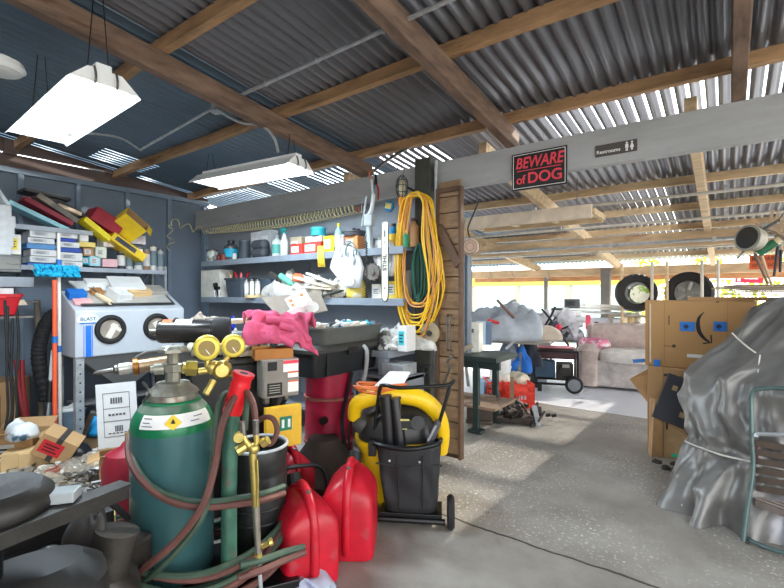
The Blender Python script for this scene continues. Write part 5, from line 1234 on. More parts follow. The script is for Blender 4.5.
# ================= SHOP VACUUM =================
vp = onD(400,500,3.25); vp.z = 0
t = T('shop_vacuum', 'yellow and black shop vacuum with black hoses, behind the black tool bag', 'vacuum', vp, FC)
k_ = .0072
q = lambda px, py, dd=0: Vector(((px-400)*(3.25+dd)/F, dd, 1.5-(py-294)*(3.25+dd)/F))
vy = M('vacuum_yellow', (240,196,20), .4, var=.12, scale=4)
MB().loft([(.06,-.02,0,.22,.22,3),(.1,-.02,0,.245,.24,3),(.42,-.02,0,.27,.26,3),(.46,-.02,0,.3,.28,3),(.5,-.02,0,.3,.28,3)],n=40).build('drum_body', vy, t, smooth=True)
MB().loft([(.495,-.01,0,.29,.27,3),(.56,-.01,0,.285,.265,3),(.66,-.0,0,.25,.24,2.6),(.72,0,0,.18,.18,2.4),(.74,0,0,.08,.1,2.2)],n=40).build('motor_head', M('vacuum_black',(38,38,38),.4,var=.2), t, smooth=True)
MB().tube(curve([q(354,418,-.1),q(357,404,-.14),q(375,397,-.16),(q(400,395,-.16)),q(422,400,-.15),q(436,413,-.13),q(442,432,-.1),q(441,452,-.06)],7),[.045+.018*math.sin(i/49*PI) for i in range(50)],14).build('yellow_arch', vy, t, smooth=True)
MB().cyl(q(417,423,-.22),q(417,423,-.32),.045,n=20).cyl(q(417,423,-.32),q(417,423,-.335),.02).build('hose_port', black, t, smooth=True)
MB().box(q(404,424,-.3),(.1,.03,.05)).build('control_panel', black, t, bevel=.004)
MB().box(q(404,420,-.32),(.06,.004,.012)).box(q(404,429,-.32),(.03,.004,.006)).build('switch_mark', P_(190,180,110), t)
MB().ball(q(363,425,-.12),.08,14,(1,.7,.8)).build('side_cap', P_(70,70,70), t, smooth=True)
for s in (-1,1): MB().lathe([(.02,-.02),(.05,-.02),(.05,.02),(.02,.02)],(s*.2-.02,-.16,.05),axis='x').build('caster', rubber, t, smooth=True)
cable('extension_cord', 'coiled orange extension cord lying on the yellow vacuum', 'cord', [onD(380+(20+.12*a)*math.cos(a*.55)+2*math.sin(a*1.3),391+3*math.sin(a*.55)-.14*a+1.5*math.sin(a*.9),3.12-.08*math.sin(a*.55)) for a in range(0,52)], .0085, M('orange_cord',(226,124,66),.5), seg=4)
p = onD(385,383,3.2)
o = MB().add([(-.12,-.07,-.03),(.08,-.08,-.02),(.15,.06,.05),(.0,.07,.05)],[(0,1,2,3)]).build('white_folder', white, loc=p+Vector((.04,0,.02)), rot=(.1,0,FC)); md = o.modifiers.new('s','SOLIDIFY'); md.thickness=.015; tag(o, 'white folder lying on the orange cord on top of the vacuum', 'folder')
# tool bag on its frame in front of the vacuum
bp_ = onD(408,505,2.92); bp_.z = 0
t = T('tool_bag_cart', 'black fabric tool bag hanging on a black tubular cart with wheels', 'tool bag', bp_, math.radians(30))
q = lambda px, py, dd=0: Vector(((px-408)*(2.92+dd)/F, dd, 1.5-(py-294)*(2.92+dd)/F))
MB().tube(curve([q(371,450,.08),q(374,425,.08),q(378,392,.08)],4)+curve([q(380,386,.07),q(387,386,0),q(400,388,-.02),q(430,386,-.02),q(448,384,0),q(453,380,.08)],5)+curve([q(449,382,.12),q(441,410,.12),q(433,437,.12)],4),.0125,10).build('handle_frame', blackm, t, smooth=True)
MB().tube(curve([q(371,441,.06),q(378,446,-.06),q(410,449,-.1),q(437,443,-.06),q(440,438,.06)],6),.015,10).build('rim_bar', blackm, t, smooth=True)
MB().box(q(372,450,.0),(.05,.05,.09)).build('hinge_block', black, t, bevel=.006)
fab = M('black_nylon', (34,35,38), .7, var=.25, scale=10, bump=.3)
m = MB(); n, rws = 40, 12
for i in range(rws+1):
    f_ = i/rws; z = q(400,446,-.08).z*(1-f_)+.11*f_
    for j in range(n):
        a = 2*PI*j/n; hx_, hy_ = .215*(1-.22*f_)+.0, .1*(1-.1*f_)
        b = .012*noise.noise(Vector((math.cos(a)*2.5,math.sin(a)*2.5,f_*3)))*(4*f_*(1-f_)+.3)
        e = 2/3.6; ca, sa = math.cos(a), math.sin(a)
        m.v.append((.0+.02*f_+(hx_+b)*math.copysign(abs(ca)**e,ca), .02+(hy_+b*2)*math.copysign(abs(sa)**e,sa), z))
for i in range(rws):
    for j in range(n): m.f.append((i*n+j,i*n+(j+1)%n,(i+1)*n+(j+1)%n,(i+1)*n+j))
m.f.append(tuple(rws*n+j for j in range(n)))
bg_ = m.build('fabric_bag', fab, t, smooth=True); bg_.modifiers.clear(); md = bg_.modifiers.new('s','SOLIDIFY'); md.thickness=.004
MB().tube([(-.2,-.072,.42),(.0,-.088,.4),(.22,-.07,.42)],.006).tube([(-.06,-.095,.48),(-.05,-.085,.14)],.004).tube([(.1,-.095,.48),(.1,-.085,.14)],.004).build('seam_piping', black, bg_)
for x in (-.11,.08): MB().ball((x,-.095,.445),.008).build('snap', galv, bg_)
MB().box((.02,.04,.085),(.4,.2,.03)).tube([(-.2,-.06,.06),(.24,-.06,.06)],.02).build('base_frame', blackm, t, bevel=.004)
for s, x in ((1,.245),(-1,-.21)):
    wl_ = MB().lathe([(.04,-.022),(.09,-.024),(.105,-.01),(.105,.01),(.09,.024),(.04,.022)],(x+.03*s,-.02,.107),axis='x',n=28).build('wheel', rubber, t, smooth=True)
    MB().cyl((x+.03*s-.026,-.02,.107),(x+.03*s+.026,-.02,.107),.032).build('wheel_hub', P_(130,130,128), wl_)
for i,(a,b,rad,l) in enumerate(((q(385,398,.02),q(390,446,.02),.038,'fat black vacuum hose standing at the left of the tool bag'),(q(394,400,.04),q(402,446,.02),.04,'second fat black vacuum hose standing in the tool bag'))):
    a2, b2 = t.matrix_basis @ a, t.matrix_basis @ b
    tt = T('vacuum_hose', l, 'hose', b2-Vector((0,0,.12)))
    base = b2-Vector((0,0,.12)); MB().tube([b2-base-Vector((0,0,.08)), a2-base],[rad*.95,rad],16).build('hose_tube', M('hose_black',(28,28,32),.35,var=.2), tt, smooth=True)
    MB().tube([a2-base,a2-base+(a2-b2)*.04],rad*1.12,16).build('cuff', black, tt, smooth=True)
a, b = t.matrix_basis @ q(438,420,.03), t.matrix_basis @ q(425,446,.02)
tt = T('vacuum_wand', 'grey black floor nozzle sticking out of the right of the tool bag', 'nozzle', b)
MB().bar((0,0,-.05), a-b, .08,.035).build('nozzle_body', P_(70,70,76,.35), tt, bevel=.008)
MB().bar((a-b)*.3+Vector((.01,-.03,0)),(a-b)*.9+Vector((.01,-.03,0)),.03,.01).build('nozzle_slot', P_(150,150,156), tt)

# ================= LEFT FOREGROUND =================
zB = .8
a, b = onZ(-60,556,zB), onZ(126,485,zB)
t = T('steel_beam', 'long dark oily steel beam crossing the left foreground behind the cylinder', 'beam', a)
MB().bar((0,0,-.02), b-a+Vector((0,0,-.02)), .04,.05).build('beam_web', dsteel, t, bevel=.004)
MB().bar((0,0,.008), b-a+Vector((0,0,.008)), .07,.01).build('beam_flange', dsteel, t, bevel=.002)
MB().bar(Vector((.05,.06,0)), Vector((.05,.06,-.8)), .04,.04,up=(1,0,0)).build('leg', dsteel, t)
t = T('stool', 'round worn black padded stool seat at the lower left edge', 'stool', onZ(-2,500,.84)-Vector((0,0,.84)))
t.location = onD(-9,500,1.42); t.location.z = 0
zS = 1.5-(208)*1.42/F
lth = M('black_vinyl', (34,32,30), .45, var=.4, scale=8, bump=.2)
MB().lathe([(.05,zS-.06),(.13,zS-.06),(.16,zS-.045),(.168,zS-.015),(.16,zS+.02),(.13,zS+.045),(.06,zS+.04),(.01,zS+.035)], n=40).build('seat', lth, t, smooth=True)
MB().cyl((0,0,.1),(0,0,zS-.05),.03).build('stem', blackm, t, smooth=True)
for k in range(4):
    MB().bar((0,0,.2),(.22*math.cos(k*PI/2+.4),.22*math.sin(k*PI/2+.4),.01),.03).build('leg', blackm, t)
zF = .52
m = MB(); 
t = T('engine_block', 'oily dark engine casing under the bench beam at the lower left', 'engine', onZ(75,600,.0)); pe = onD(75,560,1.75); t.location = (pe.x,pe.y,0); t.rotation_euler = (0,0,fc(75))
eng = M('oily_aluminium', (64,60,56), .4, .4, var=.45, scale=7, bump=.3)
MB().loft([(.05,0,0,.2,.16,4),(.2,0,0,.24,.18,4),(.34,0,0,.22,.17,3.5),(.42,0,0,.15,.13,3)],n=32).build('crankcase', eng, t, smooth=True)
MB().cyl((-.18,-.1,.36),(-.05,-.14,.5),.06,n=18).cyl((.1,-.05,.4),(.14,-.05,.56),.08,n=20).build('cylinder_barrel', eng, t, smooth=True)
MB().tube(curve([(-.1,-.16,.3),(0,-.2,.38),(.12,-.18,.36),(.2,-.1,.28)],6),.022,10).build('intake_hose', rubber, t, smooth=True)
for x in (-.15,-.05,.06,.15): MB().cyl((x,-.17,.25),(x,-.2,.25),.015,n=6).build('bolt', steel, t)
pe = onD(92,545,1.8)
heap('oily_rag', 'dark grey oily rag draped over the engine casing', 'rag', (pe.x,pe.y,.42), .1,.08,.2, P_(58,56,54,.8), 41, .6, 10)
pe = onD(112,540,1.95)
t = T('gearbox', 'dark gearbox housing with ribs under the beam beside the cylinder', 'gearbox', (pe.x,pe.y,0), .3)
MB().box((0,0,.22),(.22,.24,.42)).build('housing', eng, t, bevel=.02)
for k in range(4): MB().box((.0,-.124,.12+k*.08),(.2,.012,.02)).build('rib', eng, t)
pe = onD(36,556,1.62); t = T('oil_can', 'red lidded oil can in the dark below the bench beam', 'can', (pe.x,pe.y,0))
MB().lathe([(.075,0),(.075,.46),(.07,.48)]).build('can_body', black, t, smooth=True); MB().lathe([(.078,.46),(.078,.48),(.07,.485)]).build('red_rim', P_(200,30,50), t, smooth=True)
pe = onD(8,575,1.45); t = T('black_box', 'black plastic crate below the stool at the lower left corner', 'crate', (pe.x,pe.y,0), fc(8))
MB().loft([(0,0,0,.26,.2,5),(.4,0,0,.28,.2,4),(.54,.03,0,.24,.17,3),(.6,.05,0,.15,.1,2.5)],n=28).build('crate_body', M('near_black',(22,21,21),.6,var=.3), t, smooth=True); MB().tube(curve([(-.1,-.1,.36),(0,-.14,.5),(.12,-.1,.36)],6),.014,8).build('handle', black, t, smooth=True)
pe = onD(8,560,1.95); t = T('dark_filler_box', 'black filler box added to darken the gap under the steel beam behind the stool', 'cabinet', (pe.x,pe.y,0), fc(5))  # added dark box, so the gap under the beam reads as shade
MB().box((0,0,.25),(.75,.3,.5)).build('cabinet_body', M('near_black',(22,21,21),.6,var=.3), t, bevel=.01); MB().box((0,-.152,.38),(.6,.006,.12)).build('drawer_front', M('filler_black',(34,32,32),.5), t); MB().box((0,-.16,.38),(.2,.012,.015)).build('handle', steel, t)
pe = onD(95,522,2.1); carton('cream_carton', 'cream and yellow carton seen through the gap under the beam', 'box', (pe.x,pe.y,.35), .16,.12,.12, P_(232,212,140), rz=fc(95), lab=white)
pe = onD(68,525,2.0); o = MB().lathe([(.03,0),(.035,.004),(.035,.11),(.028,.12)]).build('parts_cup', whitep, loc=(pe.x,pe.y,.36), smooth=True); tag(o, 'small white cup under the bench beam', 'cup')
pe = onD(48,545,1.85); t = T('pulley', 'black toothed pulley below the beam left of the engine casing', 'pulley', (pe.x,pe.y,.4), rot=(.3,0,fc(48)))
MB().lathe([(.02,-.02),(.06,-.02),(.065,0),(.06,.02),(.02,.02)],axis='y').build('pulley_body', blackm, t, smooth=True); MB().cyl((0,-.03,0),(0,.02,0),.018).build('hub', steel, t)
cable('dark_hose', 'dark rubber hose arching over the bench beam beside the cylinder', 'hose', [onD(80,505,1.8),onD(92,497,1.85),onD(103,498,1.9),onD(115,506,1.95),onD(128,518,2.05)], .014, rubber)
p = onD(50,492,1.75); o = carton('plastic_parts_box', 'frosted white plastic box lying on the beam behind the stool', 'box', (onZ(52,500,.83).x-.02,onZ(52,500,.83).y+.02,.815), .12,.07,.035, P_(160,166,168,.3), rz=.9)
o = heap('white_bag', 'white crumpled plastic beside the frosted box on the beam', 'bag', onZ(60,499,.812)+Vector((0,.0,0)), .05,.04,.03, P_(214,220,224,.3), 3)
# ================= RIGHT SIDE =================
tarp = M('grey_tarp', (120,119,117), .36, .3, var=.3, scale=2, bump=.15, spots=(1.6,.55,(150,150,158)))
def outline(pts, n):
    L = [0]; P2 = [Vector(p) for p in pts]; k = len(P2)
    for i in range(k): L.append(L[-1]+(P2[(i+1)%k]-P2[i]).length)
    out = []
    for j in range(n):
        s = L[-1]*j/n; i = max(i for i in range(k) if L[i] <= s+1e-9); f = (s-L[i])/(L[i+1]-L[i]); out.append(P2[i].lerp(P2[(i+1)%k], f))
    # round the corners
    for _ in range(2): out = [(out[i-1]+out[i]*2+out[(i+1)%n])/4 for i in range(n)]
    return out
lev = [(0.0,[(-.36,3.72),(-.2,3.5),(-.02,3.52),(1.5,3.5),(1.6,4.8),(.0,4.8)]),
       (.12,[(-.34,3.76),(-.16,3.54),(.05,3.56),(1.5,3.54),(1.6,4.8),(.0,4.8)]),
       (.45,[(-.21,3.86),(-.02,3.7),(.28,3.62),(1.5,3.6),(1.6,4.7),(.02,4.7)]),
       (.7,[(-.27,3.98),(-.05,3.76),(.28,3.66),(1.5,3.64),(1.6,4.7),(.0,4.7)]),
       (.9,[(-.25,4.04),(-.03,3.84),(.3,3.7),(1.5,3.68),(1.6,4.7),(.0,4.7)]),
       (1.0,[(-.15,4.08),(.02,3.92),(.34,3.75),(1.5,3.6),(1.6,4.7),(.02,4.7)]),
       (1.2,[(.04,4.14),(.2,4.0),(.42,3.85),(1.5,3.75),(1.6,4.7),(.1,4.7)]),
       (1.4,[(.2,4.22),(.3,4.14),(.5,4.04),(1.5,4.0),(1.6,4.65),(.2,4.65)]),
       (1.47,[(.3,4.3),(.4,4.24),(.6,4.2),(1.4,4.2),(1.5,4.5),(.3,4.5)])]
n = 340; rows = []; steps = 90
cs = [(z, outline(p, n)) for z, p in lev]
for s in range(steps+1):
    zz = 1.47*s/steps
    i = max(i for i in range(len(cs)) if cs[i][0] <= zz+1e-9); i = min(i, len(cs)-2); f = (zz-cs[i][0])/(cs[i+1][0]-cs[i][0]); rows.append((zz,[a.lerp(b,f) for a,b in zip(cs[i][1],cs[i+1][1])]))
m = MB()
for s,(z,ring) in enumerate(rows):
    for j,p in enumerate(ring):
        nx = ring[(j+1)%n]-ring[j-1]; nn = Vector((nx.y,-nx.x)).normalized()
        v = (.3-abs(noise.noise(Vector((j*.06+z*.6,z*.7,0)))))*.12+(.3-abs(noise.noise(Vector((j*.035+z*2.2,z*2.4-j*.03,5)))))*.06+(.3-abs(noise.noise(Vector((j*.12-z*2,z*4,9)))))*.03+(.25-abs(noise.noise(Vector((j*.09+z*1.5,z*3.2-j*.05,2)))))*.05
        pinch = .03*math.exp(-((z-.45)/.05)**2)
        fl = .05*math.sin(j*.42)*max(0,1-z/.4)
        q = p+nn*(v-.02-pinch+fl)
        m.v.append((q.x,q.y,max(0.002,z+ .03*noise.noise(Vector((p.x*4,p.y*4,z*2)))*(1 if 0 < s else 0))))
for s in range(steps):
    for j in range(n): m.f.append((s*n+j,s*n+(j+1)%n,(s+1)*n+(j+1)%n,(s+1)*n+j))
m.f.append(tuple(steps*n+j for j in range(n)))
t = T('tarpaulin_cover', 'silver grey tarpaulin tied with string over a bulky load at the right', 'tarpaulin', (.2,4,0))
m.v = [(x-.2,y-4,z) for x,y,z in m.v]
o = m.build('tarp_sheet', tarp, t, smooth=True); o.modifiers.clear()
def ringpts(z, off): 
    i = int(z/1.47*steps); return [Vector((p.x-.2,p.y-4,rows[i][0])) + Vector((*( (Vector(((rows[i][1][(j+1)%n]-rows[i][1][j-1]).y, -(rows[i][1][(j+1)%n]-rows[i][1][j-1]).x))).normalized()*off),0)) for j,p in enumerate(rows[i][1])][::4]
MB().tube(ringpts(.45,.035), .006, 6, closed=True).build('tie_string', P_(206,204,196), t, smooth=True)
sp_ = lambda px,py,d: onD(px,py,d)-Vector((.2,4,0))
MB().tube(curve([sp_(732,333,3.2),sp_(745,345,3.1),sp_(760,355,3.05),sp_(775,358,3.0),sp_(800,352,3.0)],6),.005,6).build('tie_string', P_(206,204,196), t, smooth=True)
MB().tube(curve([sp_(760,355,3.02),sp_(758,375,2.98),sp_(761,400,2.96),sp_(757,432,2.95)],6),.005,6).build('tie_string', P_(206,204,196), t, smooth=True)
MB().tube(curve([sp_(687,462,3.2),sp_(683,485,3.15),sp_(682,506,3.08)],6),.006,6).tube(curve([sp_(690,445,3.25),sp_(684,470,3.2),sp_(681,506,3.12)],6),.006,6).build('draw_cord', P_(226,222,216), t, smooth=True)
# flat cardboard stack on top of the tarp
for i in range(7):
    p = onD(772,299.5-1.8*i,3.75)
    o = MB().box((0,0,0),(.56+.05*math.sin(i*2),.5,.009)).build('flat_cardboard', P_(150+8*(i%3),138+6*(i%2),118), loc=(p.x+.06*math.sin(i),p.y+.1,1.495+i*.013), rot=(0,.0,.3+.12*math.sin(i*1.7))); tag(o, 'dusty flattened cardboard sheet in the stack on top of the grey tarpaulin', 'cardboard', 'flat sheets on the tarpaulin')
# long boxes behind
for i,(px0,px1,y0_,y1_) in enumerate(((708,757,293,297),)):
    o = MB().box((0,0,0),(.62,.24,.03)).build('long_board', card, loc=(onY(730,300,5.05).x,5.06,1.457)); tag(o, 'long dark edged board lying along the top of the big brown box', 'board')
# big shipping box
zlo, zhi = .82, 1.44; Yb = 4.9
xa, xb = onY(645,330,Yb).x, onY(757,330,Yb).x
t = T('shipping_box', 'largest brown shipping box with a black curved arrow and blue tape squares', 'box', ((xa+xb)/2,Yb+.16,zlo))
W3, H3 = xb-xa, zhi-zlo
bc = M('shipping_cardboard', (186,146,98), .85, var=.07, scale=2.5)
MB().box((0,0,H3/2),(W3,.32,H3)).build('box_body', bc, t, bevel=.006)
MB().box((-W3/2+.16,-.1615,H3/2+.01),(.003,.002,H3-.04)).box((-W3/2+.03,-.1615,H3/2),(.002,.002,H3)).box((W3/2-.2,-.1615,H3/2),(.003,.002,H3)).build('crease', P_(150,112,72), t)
MB().box((-W3/2+.045,-.162,H3/2),(.012,.003,H3-.06)).build('tape_strip', P_(220,208,190), t)
pxx = lambda px: onY(px,330,Yb).x-(xa+xb)/2
pzz = lambda px,py: onY(px,py,Yb).z-zlo
arc = []
ctr = [(704,312,.2),(699,318,1.),(698,326,1.5),(700,333,1.5),(705,339,1.1),(709.5,342,.6)]
P3 = curve([Vector((pxx(a),pzz(a,b),c)) for a,b,c in ctr],6)
left = []; right = []
for i,p in enumerate(P3):
    d_ = (P3[min(i+1,len(P3)-1)]-P3[max(i-1,0)]); d_ = Vector((d_.x,d_.y)).normalized(); nn = Vector((-d_.y,d_.x)); wq = p.z*.0105
    left.append((p.x+nn.x*wq,p.y+nn.y*wq)); right.append((p.x-nn.x*wq,p.y-nn.y*wq))
m = MB(); k = len(left)
m.v = [(x,-.1625,z) for x,z in left]+[(x,-.1625,z) for x,z in right]; m.f = [(i,i+1,k+i+1,k+i) for i in range(k-1)]
hx_, hz_ = pxx(711.5), pzz(711.5,342.5)
m.tube([(pxx(711),-.163,pzz(711,335)),(hx_,-.163,hz_),(pxx(703),-.163,pzz(703,343.5))], .0055, 5)
m.build('printed_arrow', ink, t)
for a, b_ in ((680,695),(713.5,727)):
    w5 = pxx(b_)-pxx(a); zc = (pzz(687,322)+pzz(687,331))/2
    bt = MB().box(((pxx(a)+pxx(b_))/2,-.163,pzz((a+b_)/2,326.5)),(w5,.004,.085)).build('blue_tape', M('tape_blue',(30,120,210),.4), t)
    MB().lathe([(.02,0),(.02,.0045)],((pxx(a)+pxx(b_))/2-.01,-.1645,pzz((a+b_)/2,326.5)),axis='y').build('dark_mark', P_(24,50,90), bt)
m = MB()
for k in range(5): m.box((pxx(669),-.1625,pzz(669,324)+.018*k),(.012,.002,.012))
for k in range(4): m.box((pxx(665)+.018*k,-.1625,pzz(668,346)),(.012,.002,.008))
m.lathe([(.016,0),(.016,.002)],(pxx(674),-.1622,pzz(674,346)),axis='y').box((pxx(717.5),-.1625,pzz(717,302)),(.02,.002,.012)).build('printed_marks', P_(90,66,44), t)
MB().box(((pxx(687)+pxx(703))/2,-.163,pzz(695,356)),(pxx(703)-pxx(687),.003,.03)).build('white_label', whink, t)
MB().box((pxx(657),-.17,.03),(.05,.02,.06)).build('blue_tape', M('tape_blue',(30,120,210),.4), t)
# boxes under it
def stand(label, px, py, w_, d_, h_, z, rz, mat, rot=None, name='cardboard_box', **k):
    p = onD(px,py,4.5) if z is None else onZ(px,py,z); return carton(name, label, 'box', p, w_, d_, h_, mat, rz=rz, rot=rot, **k)
bx = onY(668,400,4.85)
t = T('cardboard_box', 'tall brown box standing under the largest box, behind the grey tarpaulin', 'box', (bx.x+.02,5.02,0), -.05)
MB().box((0,0,.41),(.36,.34,.815)).build('box_body', card, t, bevel=.006)
MB().box((-.05,-.171,.41),(.003,.002,.8)).box((.1,-.171,.41),(.003,.002,.8)).build('crease', P_(150,112,72), t)
MB().box((.0,-.171,.75),(.09,.002,.025)).box((.09,-.171,.74),(.02,.002,.02)).build('printed_marks', P_(90,66,44), t)
p = onD(655,394,4.35)
t = T('cardboard_sheet', 'diamond shaped brown cardboard sheet leaning with one corner up', 'cardboard', p-Vector((.0,0,0)), rot=(-.15,0,.1))
m = MB().prism([(-.22,.12),(-.03,-.13),(.17,.08),(.04,.3)], .008); m.build('sheet', P_(196,158,112,.85), t)
MB().prism([(-.22,.125),(.0,.2),(.17,.085),(.04,.305)],.006,Matrix.Translation((0,-.003,0))).build('folded_half', P_(180,142,98,.85), t)
MB().bar((-.19,-.01,.3),(.0,-.01,.33),.02,.035).build('blue_tape', M('tape_blue',(30,120,210),.4), t)
p = onD(677,401,3.95)
t = T('foam_board', 'dark grey foam panel with three square cut outs leaning on the boxes', 'panel', p, rot=(-.08,.32,.15))
MB().box((0,0,0),(.27,.03,.42)).build('panel_body', M('charcoal_foam',(66,68,76),.7,var=.15,scale=4), t, bevel=.008)
for x,z in ((-.05,.1),(.07,.08),(.07,-.1)): MB().box((x,-.016,z),(.04,.004,.045)).build('cut_out', P_(190,160,120), t)
bx = onZ(661,456,0)
t = T('cardboard_box', 'lowest brown box open at the front, with green tape near the floor', 'box', (bx.x+.08,bx.y+.1,0), .25)
MB().box((-.01,0,.26),(.36,.22,.52)).build('box_body', P_(200,166,124,.85), t, bevel=.006)
MB().bar((-.17,-.1,.51),(-.2,-.13,.01),.2,.005,up=(1,0,0)).build('flap', P_(206,172,130,.85), t)
MB().box((.02,-.112,.03),(.09,.004,.03)).build('green_tape', P_(60,206,170), t)
MB().box((-.06,-.112,.3),(.012,.003,.08)).box((.1,-.112,.28),(.012,.003,.09)).box((-.09,-.112,.26),(.003,.003,.5)).build('handle_slot', ink, t)
o = MB().box((0,0,0),(.1,.012,.03)).build('blue_tape_scrap', M('tape_blue',(30,120,210),.4), loc=onD(663,419,4.15), rot=(0,0,.2)); tag(o, 'blue tape scrap stuck below the dark foam panel', 'tape')
p = onD(690,361,4.3); carton('book_stack', 'small white and orange carton below the printed label of the largest box', 'box', p, .2,.1,.05, white, rz=.2, lab=P_(226,110,40))
for i in range(5):
    p = onZ(664+rr.uniform(-8,20), 466+rr.uniform(-6,10), 0); o = MB().heap((0,0,0),.04,.03,.03,.5,20,i,12).build('gravel_lump', P_(70,66,62,.9), loc=p); tag(o, 'small dark crumb of dirt on the floor below the lowest brown box', 'dirt', 'crumbs by the boxes')
# metal folding chair at the right edge
zc = onZ(748,548,0)
t = T('metal_chair', 'green tubular step chair with brown slatted seat at the right edge', 'chair', zc, 0)
gt = M('green_enamel_tube', (92,112,112), .4, .4, var=.2, scale=12)
r_ = lambda px,py,d: onD(px,py,d)-zc
d1 = 2.66
MB().tube(curve([r_(743,541,2.7),r_(747,510,2.72),r_(753,470,2.74),r_(752,440,2.76),r_(751,405,2.78),r_(752,393,2.78),r_(758,389,2.76),r_(775,388,2.7),r_(800,390,2.6),r_(840,392,2.45)],6),.014,10).tube(curve([r_(746,538,2.72),r_(760,545,2.64),r_(784,553,2.55),r_(830,566,2.4)],4),.013,10).build('side_frame', gt, t, smooth=True)
MB().tube(curve([r_(757,520,2.85),r_(757,480,2.85),r_(755,440,2.83)],4),.013,8).build('rear_leg', P_(110,50,50,.5), t, smooth=True)
for k in range(6):
    y = 443+9*k; m = MB(); a, b = r_(756,y,2.74), r_(835,y+13,2.42); m.bar(a,b,.008,.036); m.build('back_slat', M('brown_slat',(96,84,76),.5,.3), t, smooth=True)
MB().tube(curve([r_(756,437,2.74),r_(760,434,2.73),r_(800,436,2.58),r_(835,440,2.45)],5),.012,8).build('slat_rim', galv, t, smooth=True)
a, b = r_(755,500,2.74), r_(830,528,2.4)
MB().add([a,b,b+Vector((.2,.4,0)),a+Vector((.1,.35,0)),a-Vector((0,0,.035)),b-Vector((0,0,.035)),b+Vector((.2,.4,-.035)),a+Vector((.1,.35,-.035))],[(0,1,2,3),(4,5,6,7),(0,1,5,4),(1,2,6,5),(2,3,7,6),(3,0,4,7)]).build('seat', P_(128,116,110,.6), t)
m = MB()
for k in range(9): f_ = (k+.5)/9; m.tube([a+Vector((.1,.35,0))*f_+Vector((0,0,.004)), b+Vector((.2,.4,0))*f_+Vector((0,0,.004))], .006, 6)
m.build('seat_rib', P_(150,138,130,.6), t)
# hanging lamp and tools, top right
p = onD(748,238,3.4)
t = T('flood_lamp', 'round dark flood lamp hanging tilted at the upper right', 'work light', p, rot=(-.15,.3,fc(748)-.7)); t.scale = (.85,.85,.85)
MB().lathe([(.05,-.13),(.1,-.1),(.115,-.02),(.118,.0)], axis='y', n=28).build('lamp_housing', P_(150,146,132,.5,.2), t, smooth=True)
MB().lathe([(.118,0),(.118,.012),(.1,.014)], axis='y', n=28).build('rim', P_(140,138,126,.5,.3), t, smooth=True)
MB().lathe([(.098,.008),(.098,.016),(.02,.02)], axis='y', n=28).build('lens', M('dark_lens',(40,38,36),.2), t, smooth=True)
MB().bar((-.05,.08,-.1),(-.07,.06,-.2),.02).bar((.02,.1,.1),(.12,.1,.2),.02).build('bracket', steel, t)
MB().tube(curve([(.12,.1,.2),(.14,.1,.35),(.1,.12,.72)],5),.006).build('hanging_wire', steel, t)
for i,(x0,y0_,x1,y1_,c,l) in enumerate(((755,254,768,284,(110,92,76),'brown stick hanging right of the flood lamp'),(760,252,772,286,(190,160,130),'pale stick hanging beside the brown one'),(778,246,774,276,(40,40,42),'black tool dangling at the right edge near the small orange sign'),(781,250,780,272,(30,30,32),'black cable hook at the far right edge'))):
    a, b = onD(x0,y0_,3.5), onD(x1,y1_,3.5); t = T('hanging_stick', l, 'tool', a)
    MB().tube([(0,0,0), b-a], [.012,.009], 8).build('shaft', P_(*c), t, smooth=True); MB().tube([(0,0,0),(0,0,.04),(.015,0,.05)], .004, 6).build('hook', steel, t)
p = onD(768,247,3.45); t = T('green_roller', 'dark green cylinder hanging slanted beside the flood lamp', 'cylinder', p, rot=(0,.9,fc(768))); t.scale = (.7,.7,.7)
MB().cyl((0,0,-.11),(0,0,.08),.045,n=18).build('cylinder_body', P_(30,96,64), t, smooth=True); MB().cyl((0,0,.08),(0,0,.13),.035).build('end_cap', P_(210,190,150), t, smooth=True)
for i in range(5):
    a = onD(765+5*i,226+3*i,3.5); t = T('iron_fitting', 'rusty bracket hanging under the rafter, '+('leftmost','second','middle','fourth','rightmost')[i]+' of the cluster right of the flood lamp', 'bracket', a)
    MB().bar((-.06,0,.02),(.08,0,-.05),.03,.02).bar((.02,0,0),(.05,0,.12),.02).build('arm', P_(150,126,100), t); MB().cyl((.0,-.02,0),(0,.02,0),.025).build('pivot', steel, t)
# small far signs
p = onD(765,262,6.2)
t = T('warning_sign', 'small orange sign with black lettering hung in the far shed at the right', 'sign', p, rot=(0,0,fc(765)))
MB().box((0,0,0),(.34,.01,.2)).build('sign_board', M('sign_orange',(214,96,52),.6), t)
text(t, 'BEWARE', .075, ink, (0,-.007,.045), sx=1); text(t, 'OF THE DOG', .055, ink, (0,-.007,-.045), sx=.85)
MB().tube([(-.12,0,.1),(-.12,0,.4)],.004,6).tube([(.12,0,.1),(.12,0,.4)],.004,6).build('hanging_wire', steel, t)
p = onD(749,279.5,8.5)
t = T('red_notice', 'red and white notice hung at the far end of the shed', 'sign', p, rot=(0,.05,fc(749)))
MB().box((0,0,0),(.42,.01,.13)).build('sign_board', M('notice_red',(226,40,70),.6), t); MB().box((-.15,-.007,0),(.05,.004,.08)).box((.03,-.007,.02),(.2,.004,.025)).build('white_mark', whink, t); MB().tube([(0,0,.06),(0,0,.5)],.004,6).build('hanging_wire', steel, t)

